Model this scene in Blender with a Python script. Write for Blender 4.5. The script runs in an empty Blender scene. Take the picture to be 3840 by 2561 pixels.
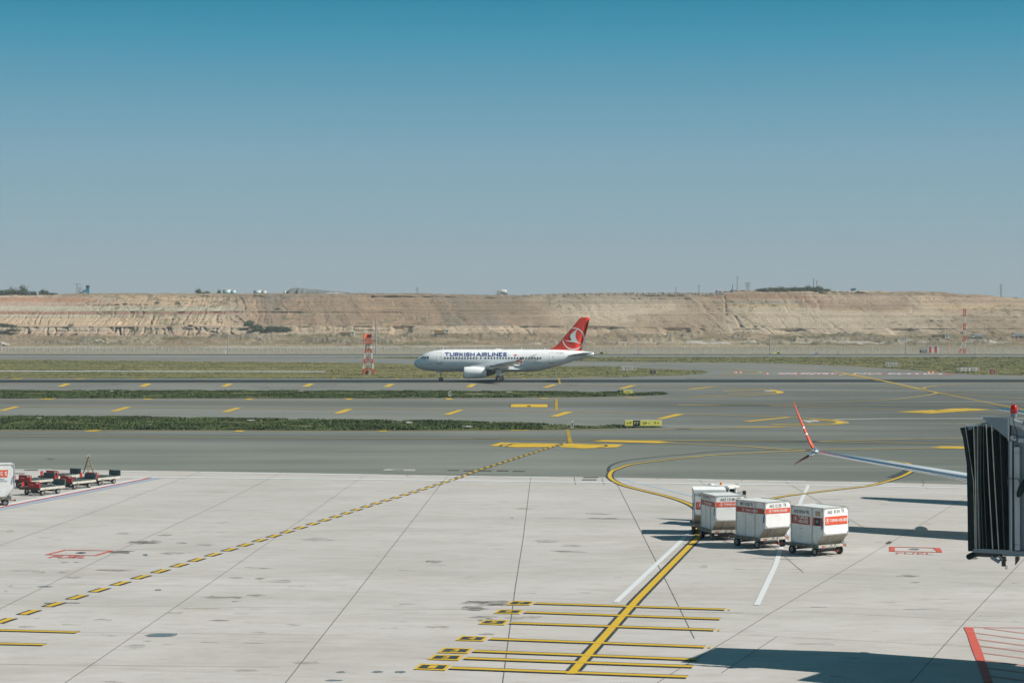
import bpy, bmesh, math, random
import numpy as np
from mathutils import Vector, Matrix
from mathutils.geometry import tessellate_polygon
random.seed(7); RNG = np.random.default_rng(7)
PI = math.pi
scene = bpy.context.scene
col = scene.collection
V = Vector
# ---------------------------------------------------------------- survey of the photograph: camera and ground points
FPX, HCAM, CX, CY, YH = 7467.0, 10.1, 1920.0, 1280.5, 1228.0
PITCH = math.atan((CY-YH)/FPX)
_f = V((0, math.cos(PITCH), -math.sin(PITCH))); _u = V((0, math.sin(PITCH), math.cos(PITCH)))
def ray(px, py):
    return V((1,0,0))*((px-CX)/FPX) + _u*(-(py-CY)/FPX) + _f
def G(px, py, z=0.0):
    d = ray(px, py); t = (z-HCAM)/d.z
    return V((d.x*t, d.y*t, z))
def AT(px, py, Y):
    d = ray(px, py); t = Y/d.y
    return V((d.x*t, Y, HCAM+d.z*t))
ZN = dict(A=(0,1400,1.808), B=(1300,1400,1.808), C=(2540,1400,1.808), D=(1400,2200,1.679), E=(0,1900,1.808),
          F=(2540,2100,1.808), G=(1300,1750,1.808), H=(3240,1480,2.307), K=(2540,1750,3.359), L=(0,1680,3.792),
          M=(0,1000,1.808), N=(1300,1000,1.808), P=(2540,1000,1.808), Q=(2700,1350,3.918), S=(0,0,1.0), T=(2300,1340,7.837))
def sp(k, x, y):
    a = ZN[k]; return (a[0]+x/a[2], a[1]+y/a[2])
def gz(k, x, y, z=0.0):
    return G(*sp(k, x, y), z)
# ---------------------------------------------------------------- materials
def lin(c):
    return tuple(((v/255)/12.92 if v/255 <= .04045 else (((v/255)+.055)/1.055)**2.4) for v in c)
def _new(name):
    m = bpy.data.materials.new(name); m.use_nodes = True
    nt = m.node_tree; b = nt.nodes['Principled BSDF']
    return m, nt, b
def link(nt, a, b): nt.links.new(a, b)
def noise_node(nt, scale, detail=4, rough=.55, vec=None, stretch=None, dist=0):
    n = nt.nodes.new('ShaderNodeTexNoise'); n.inputs['Scale'].default_value = scale
    n.inputs['Detail'].default_value = detail; n.inputs['Roughness'].default_value = rough
    n.inputs['Distortion'].default_value = dist
    if vec is not None:
        if stretch:
            mp = nt.nodes.new('ShaderNodeMapping'); mp.inputs['Scale'].default_value = stretch[:3]
            if len(stretch) > 3: mp.inputs['Rotation'].default_value = (0,0,stretch[3])
            link(nt, vec, mp.inputs['Vector']); vec = mp.outputs['Vector']
        link(nt, vec, n.inputs['Vector'])
    return n
def ramp(nt, fac, stops):
    r = nt.nodes.new('ShaderNodeValToRGB'); e = r.color_ramp.elements
    while len(e) < len(stops): e.new(.5)
    for i, (p, c) in enumerate(stops):
        e[i].position = p; e[i].color = (c, c, c, 1) if isinstance(c, (int, float)) else (*c[:3], 1)
    link(nt, fac, r.inputs['Fac']); return r
def mixc(nt, fac, a, b, mode='MIX'):
    m = nt.nodes.new('ShaderNodeMix'); m.data_type = 'RGBA'; m.blend_type = mode
    for s, i in ((fac, 0), (a, 6), (b, 7)):
        if isinstance(s, (int, float)): m.inputs[i].default_value = s
        elif isinstance(s, tuple): m.inputs[i].default_value = (*s[:3], 1)
        else: link(nt, s, m.inputs[i])
    return m.outputs[2]
def math_n(nt, op, a, b=None, c=None, clamp=False):
    m = nt.nodes.new('ShaderNodeMath'); m.operation = op; m.use_clamp = clamp
    for s, i in ((a, 0), (b, 1), (c, 2)):
        if s is None: continue
        if isinstance(s, (int, float)): m.inputs[i].default_value = s
        else: link(nt, s, m.inputs[i])
    return m.outputs[0]
def bump(nt, b, h, strength=.3, dist=.02):
    n = nt.nodes.new('ShaderNodeBump'); n.inputs['Strength'].default_value = strength; n.inputs['Distance'].default_value = dist
    link(nt, h, n.inputs['Height']); link(nt, n.outputs['Normal'], b.inputs['Normal'])
_mats = {}
def mat(name, rgb, rough=.6, metal=0.0, var=.12, scale=3.0, dirt=None, dirt_amt=0.0, spec=.5, emit=None, coat=0):
    """plain surface with procedural tonal variation and optional dirt"""
    if name in _mats: return _mats[name]
    m, nt, b = _new(name)
    tc = nt.nodes.new('ShaderNodeTexCoord')
    n = noise_node(nt, scale, 5, .6, tc.outputs['Object'])
    lo = tuple(v*(1-var) for v in rgb); hi = tuple(min(1, v*(1+var)) for v in rgb)
    r = ramp(nt, n.outputs['Fac'], [(.3, lo), (.7, hi)])
    c = r.outputs['Color']
    if dirt:
        n2 = noise_node(nt, scale*2.3, 6, .7, tc.outputs['Object'], (1,1,.35), 1.2)
        f = ramp(nt, n2.outputs['Fac'], [(.45, 0.0), (.75, dirt_amt)])
        c = mixc(nt, f.outputs['Color'], c, dirt)
    link(nt, c, b.inputs['Base Color'])
    rr = ramp(nt, n.outputs['Fac'], [(.3, max(.05, rough-.06)), (.7, min(1, rough+.06))])
    link(nt, rr.outputs['Color'], b.inputs['Roughness'])
    b.inputs['Metallic'].default_value = metal; b.inputs['Specular IOR Level'].default_value = spec
    b.inputs['Coat Weight'].default_value = coat
    if emit:
        b.inputs['Emission Color'].default_value = (*rgb, 1); b.inputs['Emission Strength'].default_value = emit
    _mats[name] = m; return m
W = (.78,.79,.79)
M_white = mat('aircraft_white_paint', (.86,.86,.86), .28, 0, .02, .6, (.5,.48,.44), .10, coat=.3)
M_grey = mat('aircraft_grey_paint', (.42,.44,.45), .4, 0, .08, 1.5, (.2,.19,.18), .3)
M_red = mat('signal_red_paint', (.74,.050,.025), .35, 0, .06, 1)
M_orange = mat('orange_red_vinyl', (.70,.075,.022), .45, 0, .08, 6, (.75,.7,.66), .10)
M_blue = mat('airline_blue_paint', (.0,.035,.20), .35, 0, .05, 1)
M_flour = mat('pale_grey_livery', (.50,.50,.48), .35, 0, .05, 1)
M_dark = mat('dark_rubber', (.018,.019,.02), .75, 0, .3, 8, (.12,.11,.10), .3)
M_metal = mat('bare_metal', (.55,.56,.57), .28, .9, .1, 3)
M_steel = mat('galvanised_steel', (.42,.43,.43), .5, .4, .15, 5, (.2,.15,.1), .3)
M_darkmetal = mat('dark_metal', (.05,.055,.06), .5, .3, .3, 5, (.2,.15,.1), .3)
M_glass = mat('cockpit_glass', (.012,.05,.055), .08, 0, .1, 1, spec=.9)
M_win = mat('cabin_window_glass', (.015,.04,.06), .15, 0, .1, 1, spec=.8)
M_panel = mat('container_aluminium', (.76,.76,.74), .5, .15, .06, 2.5, (.33,.30,.25), .35)
M_canvas = mat('container_white_cover', (.80,.80,.79), .7, 0, .05, 3, (.5,.47,.42), .25)
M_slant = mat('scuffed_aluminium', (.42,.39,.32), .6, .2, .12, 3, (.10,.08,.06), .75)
M_alu = mat('aluminium_edging', (.52,.52,.50), .4, .5, .1, 6, (.2,.17,.13), .4)
M_text = mat('black_lettering', (.012,.012,.014), .5, 0, .1, 6)
M_wtext = mat('white_lettering', (.82,.82,.80), .45, 0, .05, 6)
M_strap = mat('blue_strap', (.01,.12,.42), .7, 0, .1, 6)
M_dollyg = mat('dolly_grey_green', (.10,.14,.145), .6, .2, .2, 4, (.28,.22,.15), .5)
M_dollyw = mat('dolly_worn_white', (.48,.46,.40), .65, 0, .15, 5, (.14,.10,.07), .6)
M_dred = mat('dolly_red_panel', (.42,.018,.016), .5, 0, .12, 4, (.1,.06,.05), .3)
M_lred = mat('mast_red', (.70,.055,.02), .5, 0, .1, 3)
M_lwhite = mat('mast_white', (.75,.75,.73), .5, 0, .06, 3, (.4,.3,.2), .2)
M_yel = mat('sign_yellow_glow', (.74,.66,.13), .5, 0, .05, 2, emit=.14)  # slight glow added to brighten shaded sign faces; posts and boards share it
M_blk = mat('sign_black', (.012,.016,.018), .5, 0, .1, 2)
M_tulle = mat('tan_metal', (.30,.25,.17), .7, .1, .2, 5, (.1,.08,.05), .5)
M_conc = mat('weathered_concrete', (.40,.37,.31), .9, 0, .15, .8, (.2,.18,.15), .4)
M_rock = mat('pale_rock', (.42,.40,.36), .95, 0, .2, .6)
M_leaf = mat('dark_foliage', (.060,.092,.045), .8, 0, .5, .35)
M_leaf2 = mat('olive_foliage', (.085,.10,.045), .8, 0, .4, .35)
M_bark = mat('bark', (.10,.075,.05), .9, 0, .2, 3)
M_truckw = mat('truck_white', (.68,.68,.66), .5, 0, .1, 1, (.3,.25,.18), .5)
M_trucko = mat('tipper_ochre', (.42,.27,.09), .6, 0, .12, 1, (.2,.16,.1), .5)
M_cyan = mat('site_blue', (.03,.22,.36), .6, 0, .15, .5)
M_fabric = mat('bellows_fabric', (.012,.026,.030), .7, 0, .3, 1.2, spec=.15)
M_rib = mat('bellows_rib', (.60,.56,.48), .35, .3, .2, 4)
M_bridge = mat('bridge_grey_blue', (.20,.25,.29), .4, .2, .06, .8, (.1,.1,.1), .25)
M_bridgel = mat('bridge_pale_grey', (.45,.48,.51), .45, .2, .06, 1, (.2,.2,.2), .25)
M_beacon = mat('beacon_red', (.5,.01,.01), .2, 0, .05, 4)
M_amber = mat('beacon_amber', (.75,.22,.03), .25, 0, .05, 4)
# ---------------------------------------------------------------- mesh builder
class MB:
    def __init__(s): s.v=[]; s.f=[]; s.mi=[]; s.cur=0; s.sm=[]; s.smooth=False
    def add(s, vs, fs):
        o=len(s.v); s.v += [tuple(p) for p in vs]
        for f in fs: s.f.append(tuple(i+o for i in f)); s.mi.append(s.cur); s.sm.append(s.smooth)
    def poly(s, pts): s.add(pts, [tuple(range(len(pts)))])
    def tess(s, pts):
        pts=[V(p) for p in pts]
        s.add(pts, [tuple(t) for t in tessellate_polygon([pts])])
    def box(s, cx, cy, cz, sx, sy, sz, rot=0, M=None):
        c, n = math.cos(rot), math.sin(rot); vs=[]
        for dz in (-.5,.5):
            for dx,dy in ((-.5,-.5),(.5,-.5),(.5,.5),(-.5,.5)):
                x,y=dx*sx,dy*sy; p=V((cx+x*c-y*n, cy+x*n+y*c, cz+dz*sz)); vs.append(M@p if M else p)
        s.add(vs, [(3,2,1,0),(4,5,6,7),(0,1,5,4),(1,2,6,5),(2,3,7,6),(3,0,4,7)])
    def extr(s, pts, vec):
        pts=[V(p) for p in pts]; n=len(pts); vec=V(vec)
        nr=V((0,0,0))
        for i in range(n): nr += pts[i].cross(pts[(i+1)%n])
        if nr.dot(vec) > 0: pts = pts[::-1]
        vs=pts+[p+vec for p in pts]
        t=[tuple(q) for q in tessellate_polygon([pts])]
        fs=[]
        for q in t:
            a=(pts[q[1]]-pts[q[0]]).cross(pts[q[2]]-pts[q[0]])
            if a.dot(vec)>0: q=q[::-1]
            fs.append(q); fs.append(tuple(i+n for i in q[::-1]))
        for i in range(n): j=(i+1)%n; fs.append((j,i,i+n,j+n)[::1])
        s.add(vs, fs)
    def cyl(s, p0, p1, r0, r1=None, n=10, caps=True):
        p0,p1=V(p0),V(p1); r1=r0 if r1 is None else r1
        d=(p1-p0).normalized(); a=d.orthogonal().normalized(); b=d.cross(a); vs=[]
        for p,r in ((p0,r0),(p1,r1)):
            for i in range(n):
                t=2*PI*i/n; vs.append(p+a*(math.cos(t)*r)+b*(math.sin(t)*r))
        fs=[(i,(i+1)%n,n+(i+1)%n,n+i) for i in range(n)]
        if caps: fs += [tuple(range(n))[::-1], tuple(range(n,2*n))]
        s.add(vs, fs)
    def bar(s, p0, p1, w, h=None):
        """square bar between two points"""
        p0,p1=V(p0),V(p1); h=h or w; d=(p1-p0).normalized()
        up=V((0,0,1)) if abs(d.z)<.95 else V((0,1,0))
        a=d.cross(up).normalized()*(w/2); b=a.cross(d).normalized()*(h/2)
        vs=[p+x for p in (p0,p1) for x in (-a-b,a-b,a+b,-a+b)]
        s.add(vs, [(0,3,2,1)[::-1],(4,5,6,7),(0,4,5,1),(1,5,6,2),(2,6,7,3),(3,7,4,0)])
    def tube(s, pts, r, n=6):
        for a,b in zip(pts, pts[1:]): s.cyl(a,b,r,r,n)
    def loft(s, rings, closed=True, cap0=True, cap1=True):
        n=len(rings[0]); o=[]; vs=[p for r in rings for p in r]; fs=[]
        for k in range(len(rings)-1):
            for i in range(n if closed else n-1):
                j=(i+1)%n; fs.append((k*n+i, k*n+j, (k+1)*n+j, (k+1)*n+i))
        if closed and cap0: fs.append(tuple(range(n))[::-1])
        if closed and cap1: fs.append(tuple((len(rings)-1)*n+i for i in range(n)))
        s.add(vs, fs)
    def lathe(s, prof, c, axis, n=24):
        """prof: list of (t along axis, r)"""
        c=V(c); d=V(axis).normalized(); a=d.orthogonal().normalized(); b=d.cross(a)
        s.loft([[c+d*t+a*(math.cos(2*PI*i/n)*r)+b*(math.sin(2*PI*i/n)*r) for i in range(n)] for t,r in prof])
    def ball(s, c, r, n=10, m=6, sq=1):
        s.loft([[V(c)+V((math.cos(2*PI*i/n)*math.sin(PI*k/m)*r, math.sin(2*PI*i/n)*math.sin(PI*k/m)*r, -math.cos(PI*k/m)*r*sq)) for i in range(n)]
                for k in [.02]+list(range(1,m))+[m-.02]])
    def build(s, name, mats, parent=None, loc=None):
        me=bpy.data.meshes.new(name); me.from_pydata(s.v, [], s.f)
        if not isinstance(mats,(list,tuple)): mats=[mats]
        for m in mats: me.materials.append(m)
        me.polygons.foreach_set('material_index', s.mi); me.polygons.foreach_set('use_smooth', s.sm)
        bm=bmesh.new(); bm.from_mesh(me)
        if s.smooth_norm: bmesh.ops.recalc_face_normals(bm, faces=bm.faces)
        bm.to_mesh(me); bm.free(); me.update()
        o=bpy.data.objects.new(name, me); col.objects.link(o)
        if parent is not None: o.parent=parent
        if loc is not None: o.location=loc
        return o
    smooth_norm=True
def tag(o, label=None, cat=None, group=None, kind=None):
    if label: o['label']=label
    if cat: o['category']=cat
    if group: o['group']=group
    if kind: o['kind']=kind
    return o
def thing(name, label, cat, loc=(0,0,0), rotz=0, group=None):
    o=bpy.data.objects.new(name, None); col.objects.link(o); o.empty_display_size=.2
    o.location=loc; o.rotation_euler=(0,0,rotz); return tag(o,label,cat,group)
def children(o): return [c for c in KIDS.get(o.name, [])]
def copy_tree(o, parent=None):
    c=o.copy(); col.objects.link(c); c.parent=parent
    for ch in [x for x in list(o.children)]: copy_tree(ch, c)
    return c
def one(mb, name, m, parent, label=None):
    o=mb.build(name, m, parent)
    if label: o['label']=label
    return o
def B(name, m, parent, *a, **k):
    mb=MB(); mb.box(*a, **k); return mb.build(name, m, parent)
# text as flat meshes
def text2d(body, w, h, bold=.0):
    cu=bpy.data.curves.new('lettering','FONT'); cu.body=body; cu.size=1; cu.offset=bold; cu.resolution_u=3
    ob=bpy.data.objects.new('lettering',cu); col.objects.link(ob)
    dg=bpy.context.evaluated_depsgraph_get(); dg.update()
    me=bpy.data.meshes.new_from_object(ob.evaluated_get(dg))
    vs=[(v.co.x,v.co.y) for v in me.vertices]; fs=[tuple(p.vertices) for p in me.polygons]
    bpy.data.objects.remove(ob); bpy.data.meshes.remove(me); bpy.data.curves.remove(cu)
    x0=min(p[0] for p in vs); x1=max(p[0] for p in vs); y0=min(p[1] for p in vs); y1=max(p[1] for p in vs)
    return [((x-x0)/(x1-x0)*w,(y-y0)/(y1-y0)*h) for x,y in vs], fs
GLY={'T':(.85,[[(0,1),(1,1)]],[[(.5,.93),(.5,0)]]),'U':(.82,[[(0,1),(0,.38),(.06,.18),(.22,.04),(.5,0),(.78,.04),(.94,.18),(1,.38),(1,1)]],[]),
'R':(.74,[[(0,0),(0,1),(.62,1),(.9,.93),(1,.74),(.9,.55),(.62,.47),(.1,.47)]],[[(.48,.42),(1,0)]]),'K':(.80,[[(0,0),(0,1)]],[[(.95,1),(.1,.40)],[(.36,.50),(1,0)]]),
'I':(0,[[(0,0),(0,1)]],[]),'S':(.70,[[(.97,.84),(.8,.97),(.5,1),(.18,.96),(.03,.77),(.15,.6),(.5,.51),(.85,.42),(.98,.23),(.82,.04),(.5,0),(.2,.03),(.0,.17)]],[]),
'H':(.82,[[(0,0),(0,1)],[(1,0),(1,1)]],[[(.08,.5),(.92,.5)]]),'A':(.95,[[(0,0),(.5,1),(1,0)]],[[(.24,.33),(.76,.33)]]),'L':(.62,[[(0,1),(0,0),(1,0)]],[]),
'N':(.86,[[(0,0),(0,1),(1,0),(1,1)]],[]),'E':(.66,[[(1,1),(0,1),(0,0),(1,0)]],[[(.1,.5),(.88,.5)]]),' ':(.16,[],[])}
def block2d(body,w,h,st=.16,gap=.20):
    """geometric capitals drawn as mitred strokes; returns two layers of flat faces"""
    tot=sum(GLY[ch][0]+st+gap for ch in body)-gap; sx_=w/tot; L=[([],[]),([],[])]; x0=0; S_=st
    for ch in body:
        gw,a,b_=GLY[ch]
        for k,strokes in enumerate((a,b_)):
            for pl in strokes:
                P=[V((x0+st/2+x*gw, st/2+y*(1-st),0)) for x,y in pl]; vs,fs=L[k]; o=len(vs)
                for i,p in enumerate(P):
                    d0=(P[i]-P[i-1]).normalized() if i>0 else (P[1]-P[0]).normalized(); d1=(P[i+1]-P[i]).normalized() if i<len(P)-1 else d0
                    if i==0: d0=d1
                    t=(d0+d1); t=t.normalized() if t.length>.01 else d0; n=V((-t.y,t.x,0)); m=min(2.2,1/max(.35,n.dot(V((-d0.y,d0.x,0)))))
                    e=(-d0*st/2 if i==0 else d1*st/2 if i==len(P)-1 else V((0,0,0))) if k==0 else V((0,0,0))
                    for s in (1,-1): q=p+n*(s*st/2*m)+e; vs.append((q.x*sx_,q.y*h))
                for i in range(len(P)-1): fs.append((o+2*i+1,o+2*i+3,o+2*i+2,o+2*i))
        x0+=gw+st+gap
    return L
def put(mb, shape, fn):
    vs,fs=shape; mb.add([fn(x,y) for x,y in vs], fs)
def slice2d(shape,step=.12):
    bm=bmesh.new(); v_=[bm.verts.new((x,y,0)) for x,y in shape[0]]
    for f_ in shape[1]:
        try: bm.faces.new([v_[i] for i in f_])
        except ValueError: pass
    y0=min(p[1] for p in shape[0]); y1=max(p[1] for p in shape[0]); y=y0+step
    while y<y1-.01:
        bmesh.ops.bisect_plane(bm,geom=bm.verts[:]+bm.edges[:]+bm.faces[:],plane_co=(0,y,0),plane_no=(0,1,0)); y+=step
    bm.verts.index_update(); r_=[(v.co.x,v.co.y) for v in bm.verts],[tuple(v.index for v in f.verts) for f in bm.faces]; bm.free(); return r_
BIRD=[(.376,.816),(.16,.74),(.016,.616),(-.14,.5),(-.24,.376),(-.30,.22),(-.29,.08),(-.2,-.05),(-.184,-.15),(-.744,-.16),(-.384,-.27),(.1,-.32),(.75,-.48),(.536,-.37),(.3,-.144),(.2,.096),(.17,.25),(.19,.5),(.27,.7)]
def emblem2d(cx, cy, r, sx=1):
    vs=[];fs=[];n=36
    for i in range(n):
        t=2*PI*i/n
        vs += [(cx+math.cos(t)*r*sx, cy+math.sin(t)*r),(cx+math.cos(t)*r*.89*sx, cy+math.sin(t)*r*.89)]
    for i in range(n): j=(i+1)%n; fs.append((2*i,2*j,2*j+1,2*i+1))
    b=[V((x*r*sx+cx,y*r+cy,0)) for x,y in BIRD]; o=len(vs); vs += [(p.x,p.y) for p in b]
    fs += [tuple(i+o for i in t) for t in tessellate_polygon([b])]
    return vs,fs
def rect2d(x0,y0,x1,y1): return [(x0,y0),(x1,y0),(x1,y1),(x0,y1)],[(0,1,2,3)]
# ================================================================ WORLD, SUN, CAMERA
SUN_EL, SUN_AZ = 41.0, 101.0      # azimuth clockwise from +Y
w=bpy.data.worlds.new('World'); scene.world=w; w.use_nodes=True; nt=w.node_tree
bg=nt.nodes['Background']
sky=nt.nodes.new('ShaderNodeTexSky'); sky.sky_type='NISHITA'; sky.sun_disc=False
sky.sun_elevation=math.radians(SUN_EL); sky.sun_rotation=math.radians(SUN_AZ); sky.altitude=100; sky.air_density=1.3; sky.dust_density=1.0; sky.ozone_density=2.5
tc=nt.nodes.new('ShaderNodeTexCoord'); sx=nt.nodes.new('ShaderNodeSeparateXYZ'); link(nt, tc.outputs['Generated'], sx.inputs[0])
zz=sx.outputs['Z']
r=ramp(nt, zz, [(0.0, lin((152,166,172))), (.022, lin((150,167,176))), (.055, lin((138,168,180))), (.085, lin((126,165,183))), (.115, lin((100,156,180))), (.145, lin((64,145,174))), (.168, lin((34,130,162)))])
# the band of clear hazy air above the horizon, keyed to elevation; above it the Nishita dome takes over
f=ramp(nt, zz, [(.17, 0.0), (.45, 1.0)])
skys=mixc(nt, 1.0, sky.outputs['Color'], (.023,.048,.043), 'MULTIPLY')
low=mixc(nt, 1.0, r.outputs['Color'], (.841,.841,.841), 'MULTIPLY')
c=mixc(nt, f.outputs['Color'], low, skys)
link(nt, c, bg.inputs['Color']); bg.inputs['Strength'].default_value=1.0
sl=bpy.data.lights.new('sun','SUN'); sl.energy=5.0; sl.angle=math.radians(.5); sl.color=(1.0,.945,.87)
so=bpy.data.objects.new('sun',sl); col.objects.link(so)
el,az=math.radians(SUN_EL),math.radians(SUN_AZ)
sd=V((math.sin(az)*math.cos(el), math.cos(az)*math.cos(el), math.sin(el)))
so.rotation_euler=sd.to_track_quat('Z','Y').to_euler(); so.location=(60,0,60)
cam=bpy.data.cameras.new('camera'); co=bpy.data.objects.new('camera',cam); col.objects.link(co); scene.camera=co
cam.sensor_width=36; cam.lens=36*FPX/3840; cam.clip_end=6000; cam.clip_start=.5
co.location=(0,0,HCAM); co.rotation_euler=(PI/2-PITCH,0,0)
scene.view_settings.view_transform='Standard'; scene.view_settings.look='None'; scene.view_settings.exposure=.25; scene.view_settings.gamma=1
scene.render.resolution_x=1024; scene.render.resolution_y=682
scene.cycles.use_denoising=True; scene.cycles.max_bounces=6
# ================================================================ GROUND SURFACES
def line_c(k1,x1,y1,k2,x2,y2):
    """world line through two picture points -> (a,b,c) with a*x+b*y=c, unit normal"""
    p,q=gz(k1,x1,y1),gz(k2,x2,y2); d=(q-p).normalized(); n=V((-d.y,d.x)); return n.x,n.y,n.x*p.x+n.y*p.y
def signed_dist(nt, xyz, L):
    a=math_n(nt,'MULTIPLY',xyz.outputs['X'],L[0]); b=math_n(nt,'MULTIPLY_ADD',xyz.outputs['Y'],L[1],a); return math_n(nt,'SUBTRACT',b,L[2])
def geo(nt):
    g=nt.nodes.new('ShaderNodeNewGeometry'); s=nt.nodes.new('ShaderNodeSeparateXYZ'); link(nt,g.outputs['Position'],s.inputs[0]); return g.outputs['Position'],s
TW1=line_c('S',0,1429.3,'S',3840,1427.8); TW2=line_c('A',0,199,'C',0,213); TW3=line_c('A',0,426,'C',0,455)
m_asph,nt,b=_new('taxiway_asphalt'); P,xyz=geo(nt)
n1=noise_node(nt,.035,5,.55,P,(1,.35,1)); n2=noise_node(nt,.35,4,.6,P,(.25,1,1)); n3=noise_node(nt,9,3,.6,P)
base=ramp(nt,n1.outputs['Fac'],[(.3,(.165,.180,.165)),(.7,(.235,.242,.222))]).outputs['Color']
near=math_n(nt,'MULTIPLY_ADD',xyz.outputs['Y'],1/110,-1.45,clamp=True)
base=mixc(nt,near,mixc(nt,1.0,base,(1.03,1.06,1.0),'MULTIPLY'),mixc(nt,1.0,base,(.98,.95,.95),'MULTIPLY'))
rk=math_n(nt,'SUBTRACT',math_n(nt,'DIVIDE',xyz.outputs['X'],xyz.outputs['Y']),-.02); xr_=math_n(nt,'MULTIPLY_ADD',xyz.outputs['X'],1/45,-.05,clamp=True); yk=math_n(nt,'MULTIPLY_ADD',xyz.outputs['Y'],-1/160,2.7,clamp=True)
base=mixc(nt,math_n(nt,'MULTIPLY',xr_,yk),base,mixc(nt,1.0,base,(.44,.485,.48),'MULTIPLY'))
base=mixc(nt,ramp(nt,n2.outputs['Fac'],[(.35,.0),(.75,.45)]).outputs['Color'],base,(.105,.115,.110))
n5=noise_node(nt,.12,4,.6,P,(.10,1,1)); base=mixc(nt,ramp(nt,n5.outputs['Fac'],[(.50,.0),(.68,.5)]).outputs['Color'],base,(.28,.285,.265)); base=mixc(nt,ramp(nt,n5.outputs['Fac'],[(.32,.45),(.45,.0)]).outputs['Color'],base,(.11,.12,.115))
base=mixc(nt,ramp(nt,n3.outputs['Fac'],[(.35,.0),(.8,.25)]).outputs['Color'],base,(.30,.30,.28))
for L,r0,r1,amt,dk in ((TW1,9,11.5,1.1,(.022,.034,.036)),(TW2,4,13,.55,(.075,.088,.086)),(TW3,3,11,.55,(.075,.09,.088))):
    d=math_n(nt,'ABSOLUTE',signed_dist(nt,xyz,L)); wob=noise_node(nt,.05,3,.5,P,(1,.5,1)); d=math_n(nt,'ADD',d,math_n(nt,'MULTIPLY_ADD',wob.outputs['Fac'],2.0,-1.0))
    k=math_n(nt,'DIVIDE',math_n(nt,'SUBTRACT',r1,d),r1-r0,clamp=True); streak=noise_node(nt,1.1,3,.5,P,(.04,1,1)); k=math_n(nt,'MULTIPLY',k,math_n(nt,'MULTIPLY_ADD',streak.outputs['Fac'],.5,amt-.25),clamp=True)
    base=mixc(nt,k,base,dk)
base=mixc(nt,1.0,base,(.84,.83,.81),'MULTIPLY')
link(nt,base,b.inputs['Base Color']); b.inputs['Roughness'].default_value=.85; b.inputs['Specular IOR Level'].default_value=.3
bump(nt,b,n3.outputs['Fac'],.25,.01)

m_conc,nt,b=_new('apron_concrete'); P,xyz=geo(nt)
n1=noise_node(nt,.10,5,.55,P,(1,1,1,.25)); n2=noise_node(nt,.17,6,.62,P,(.55,1.3,1,.22)); n3=noise_node(nt,1.1,7,.72,P,(.6,1.3,1,.22)); n4=noise_node(nt,30,2,.5,P)
base=ramp(nt,n1.outputs['Fac'],[(.3,(.475,.448,.425)),(.7,(.560,.528,.508))]).outputs['Color']
base=mixc(nt,ramp(nt,n2.outputs['Fac'],[(.44,0.),(.68,.60)]).outputs['Color'],base,(.385,.355,.320))
base=mixc(nt,ramp(nt,n3.outputs['Fac'],[(.50,0.),(.66,.45)]).outputs['Color'],base,(.36,.33,.29))
base=mixc(nt,ramp(nt,n3.outputs['Fac'],[(.28,.5),(.46,.0)]).outputs['Color'],base,(.62,.60,.58))
# individual pours: each 6 m bay has its own tone
dd=signed_dist(nt,xyz,(math.sin(math.radians(13.2)),math.cos(math.radians(13.2)),66.6))
e=math_n(nt,'MULTIPLY',dd,1/5.95); cell=math_n(nt,'FLOOR',e)
wn=nt.nodes.new('ShaderNodeTexWhiteNoise'); wn.noise_dimensions='1D'; link(nt,cell,wn.inputs['W'])
base=mixc(nt,math_n(nt,'MULTIPLY',wn.outputs['Value'],.22),base,(.40,.395,.375))
fr=math_n(nt,'FRACT',e); j=math_n(nt,'LESS_THAN',fr,.006)
base=mixc(nt,math_n(nt,'MULTIPLY',j,.55),base,(.16,.15,.13))
bro=nt.nodes.new('ShaderNodeTexWave'); bro.wave_type='BANDS'; bro.bands_direction='X'; bro.inputs['Scale'].default_value=2.2; bro.inputs['Distortion'].default_value=1.2; bro.inputs['Detail'].default_value=2
mp=nt.nodes.new('ShaderNodeMapping'); mp.inputs['Rotation'].default_value=(0,0,-.2); link(nt,P,mp.inputs['Vector']); link(nt,mp.outputs[0],bro.inputs['Vector'])
base=mixc(nt,math_n(nt,'MULTIPLY',bro.outputs['Fac'],.06),base,(.38,.37,.35))
base=mixc(nt,ramp(nt,n4.outputs['Fac'],[(.6,0.),(.8,.2)]).outputs['Color'],base,(.36,.35,.33))
# oil and tyre spots
v=noise_node(nt,.55,7,.72,P,(.45,1.5,1,.1)); sp2=noise_node(nt,.07,3,.5,P)
k=math_n(nt,'MULTIPLY',ramp(nt,v.outputs['Fac'],[(.66,0.),(.72,.75)]).outputs['Color'],ramp(nt,sp2.outputs['Fac'],[(.5,0.),(.62,1.)]).outputs['Color'])
base=mixc(nt,k,base,(.13,.115,.085))
base=mixc(nt,1.0,base,(.905,.90,.885),'MULTIPLY')
link(nt,base,b.inputs['Base Color']); b.inputs['Roughness'].default_value=.82; b.inputs['Specular IOR Level'].default_value=.35
bump(nt,b,n4.outputs['Fac'],.15,.005)

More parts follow.
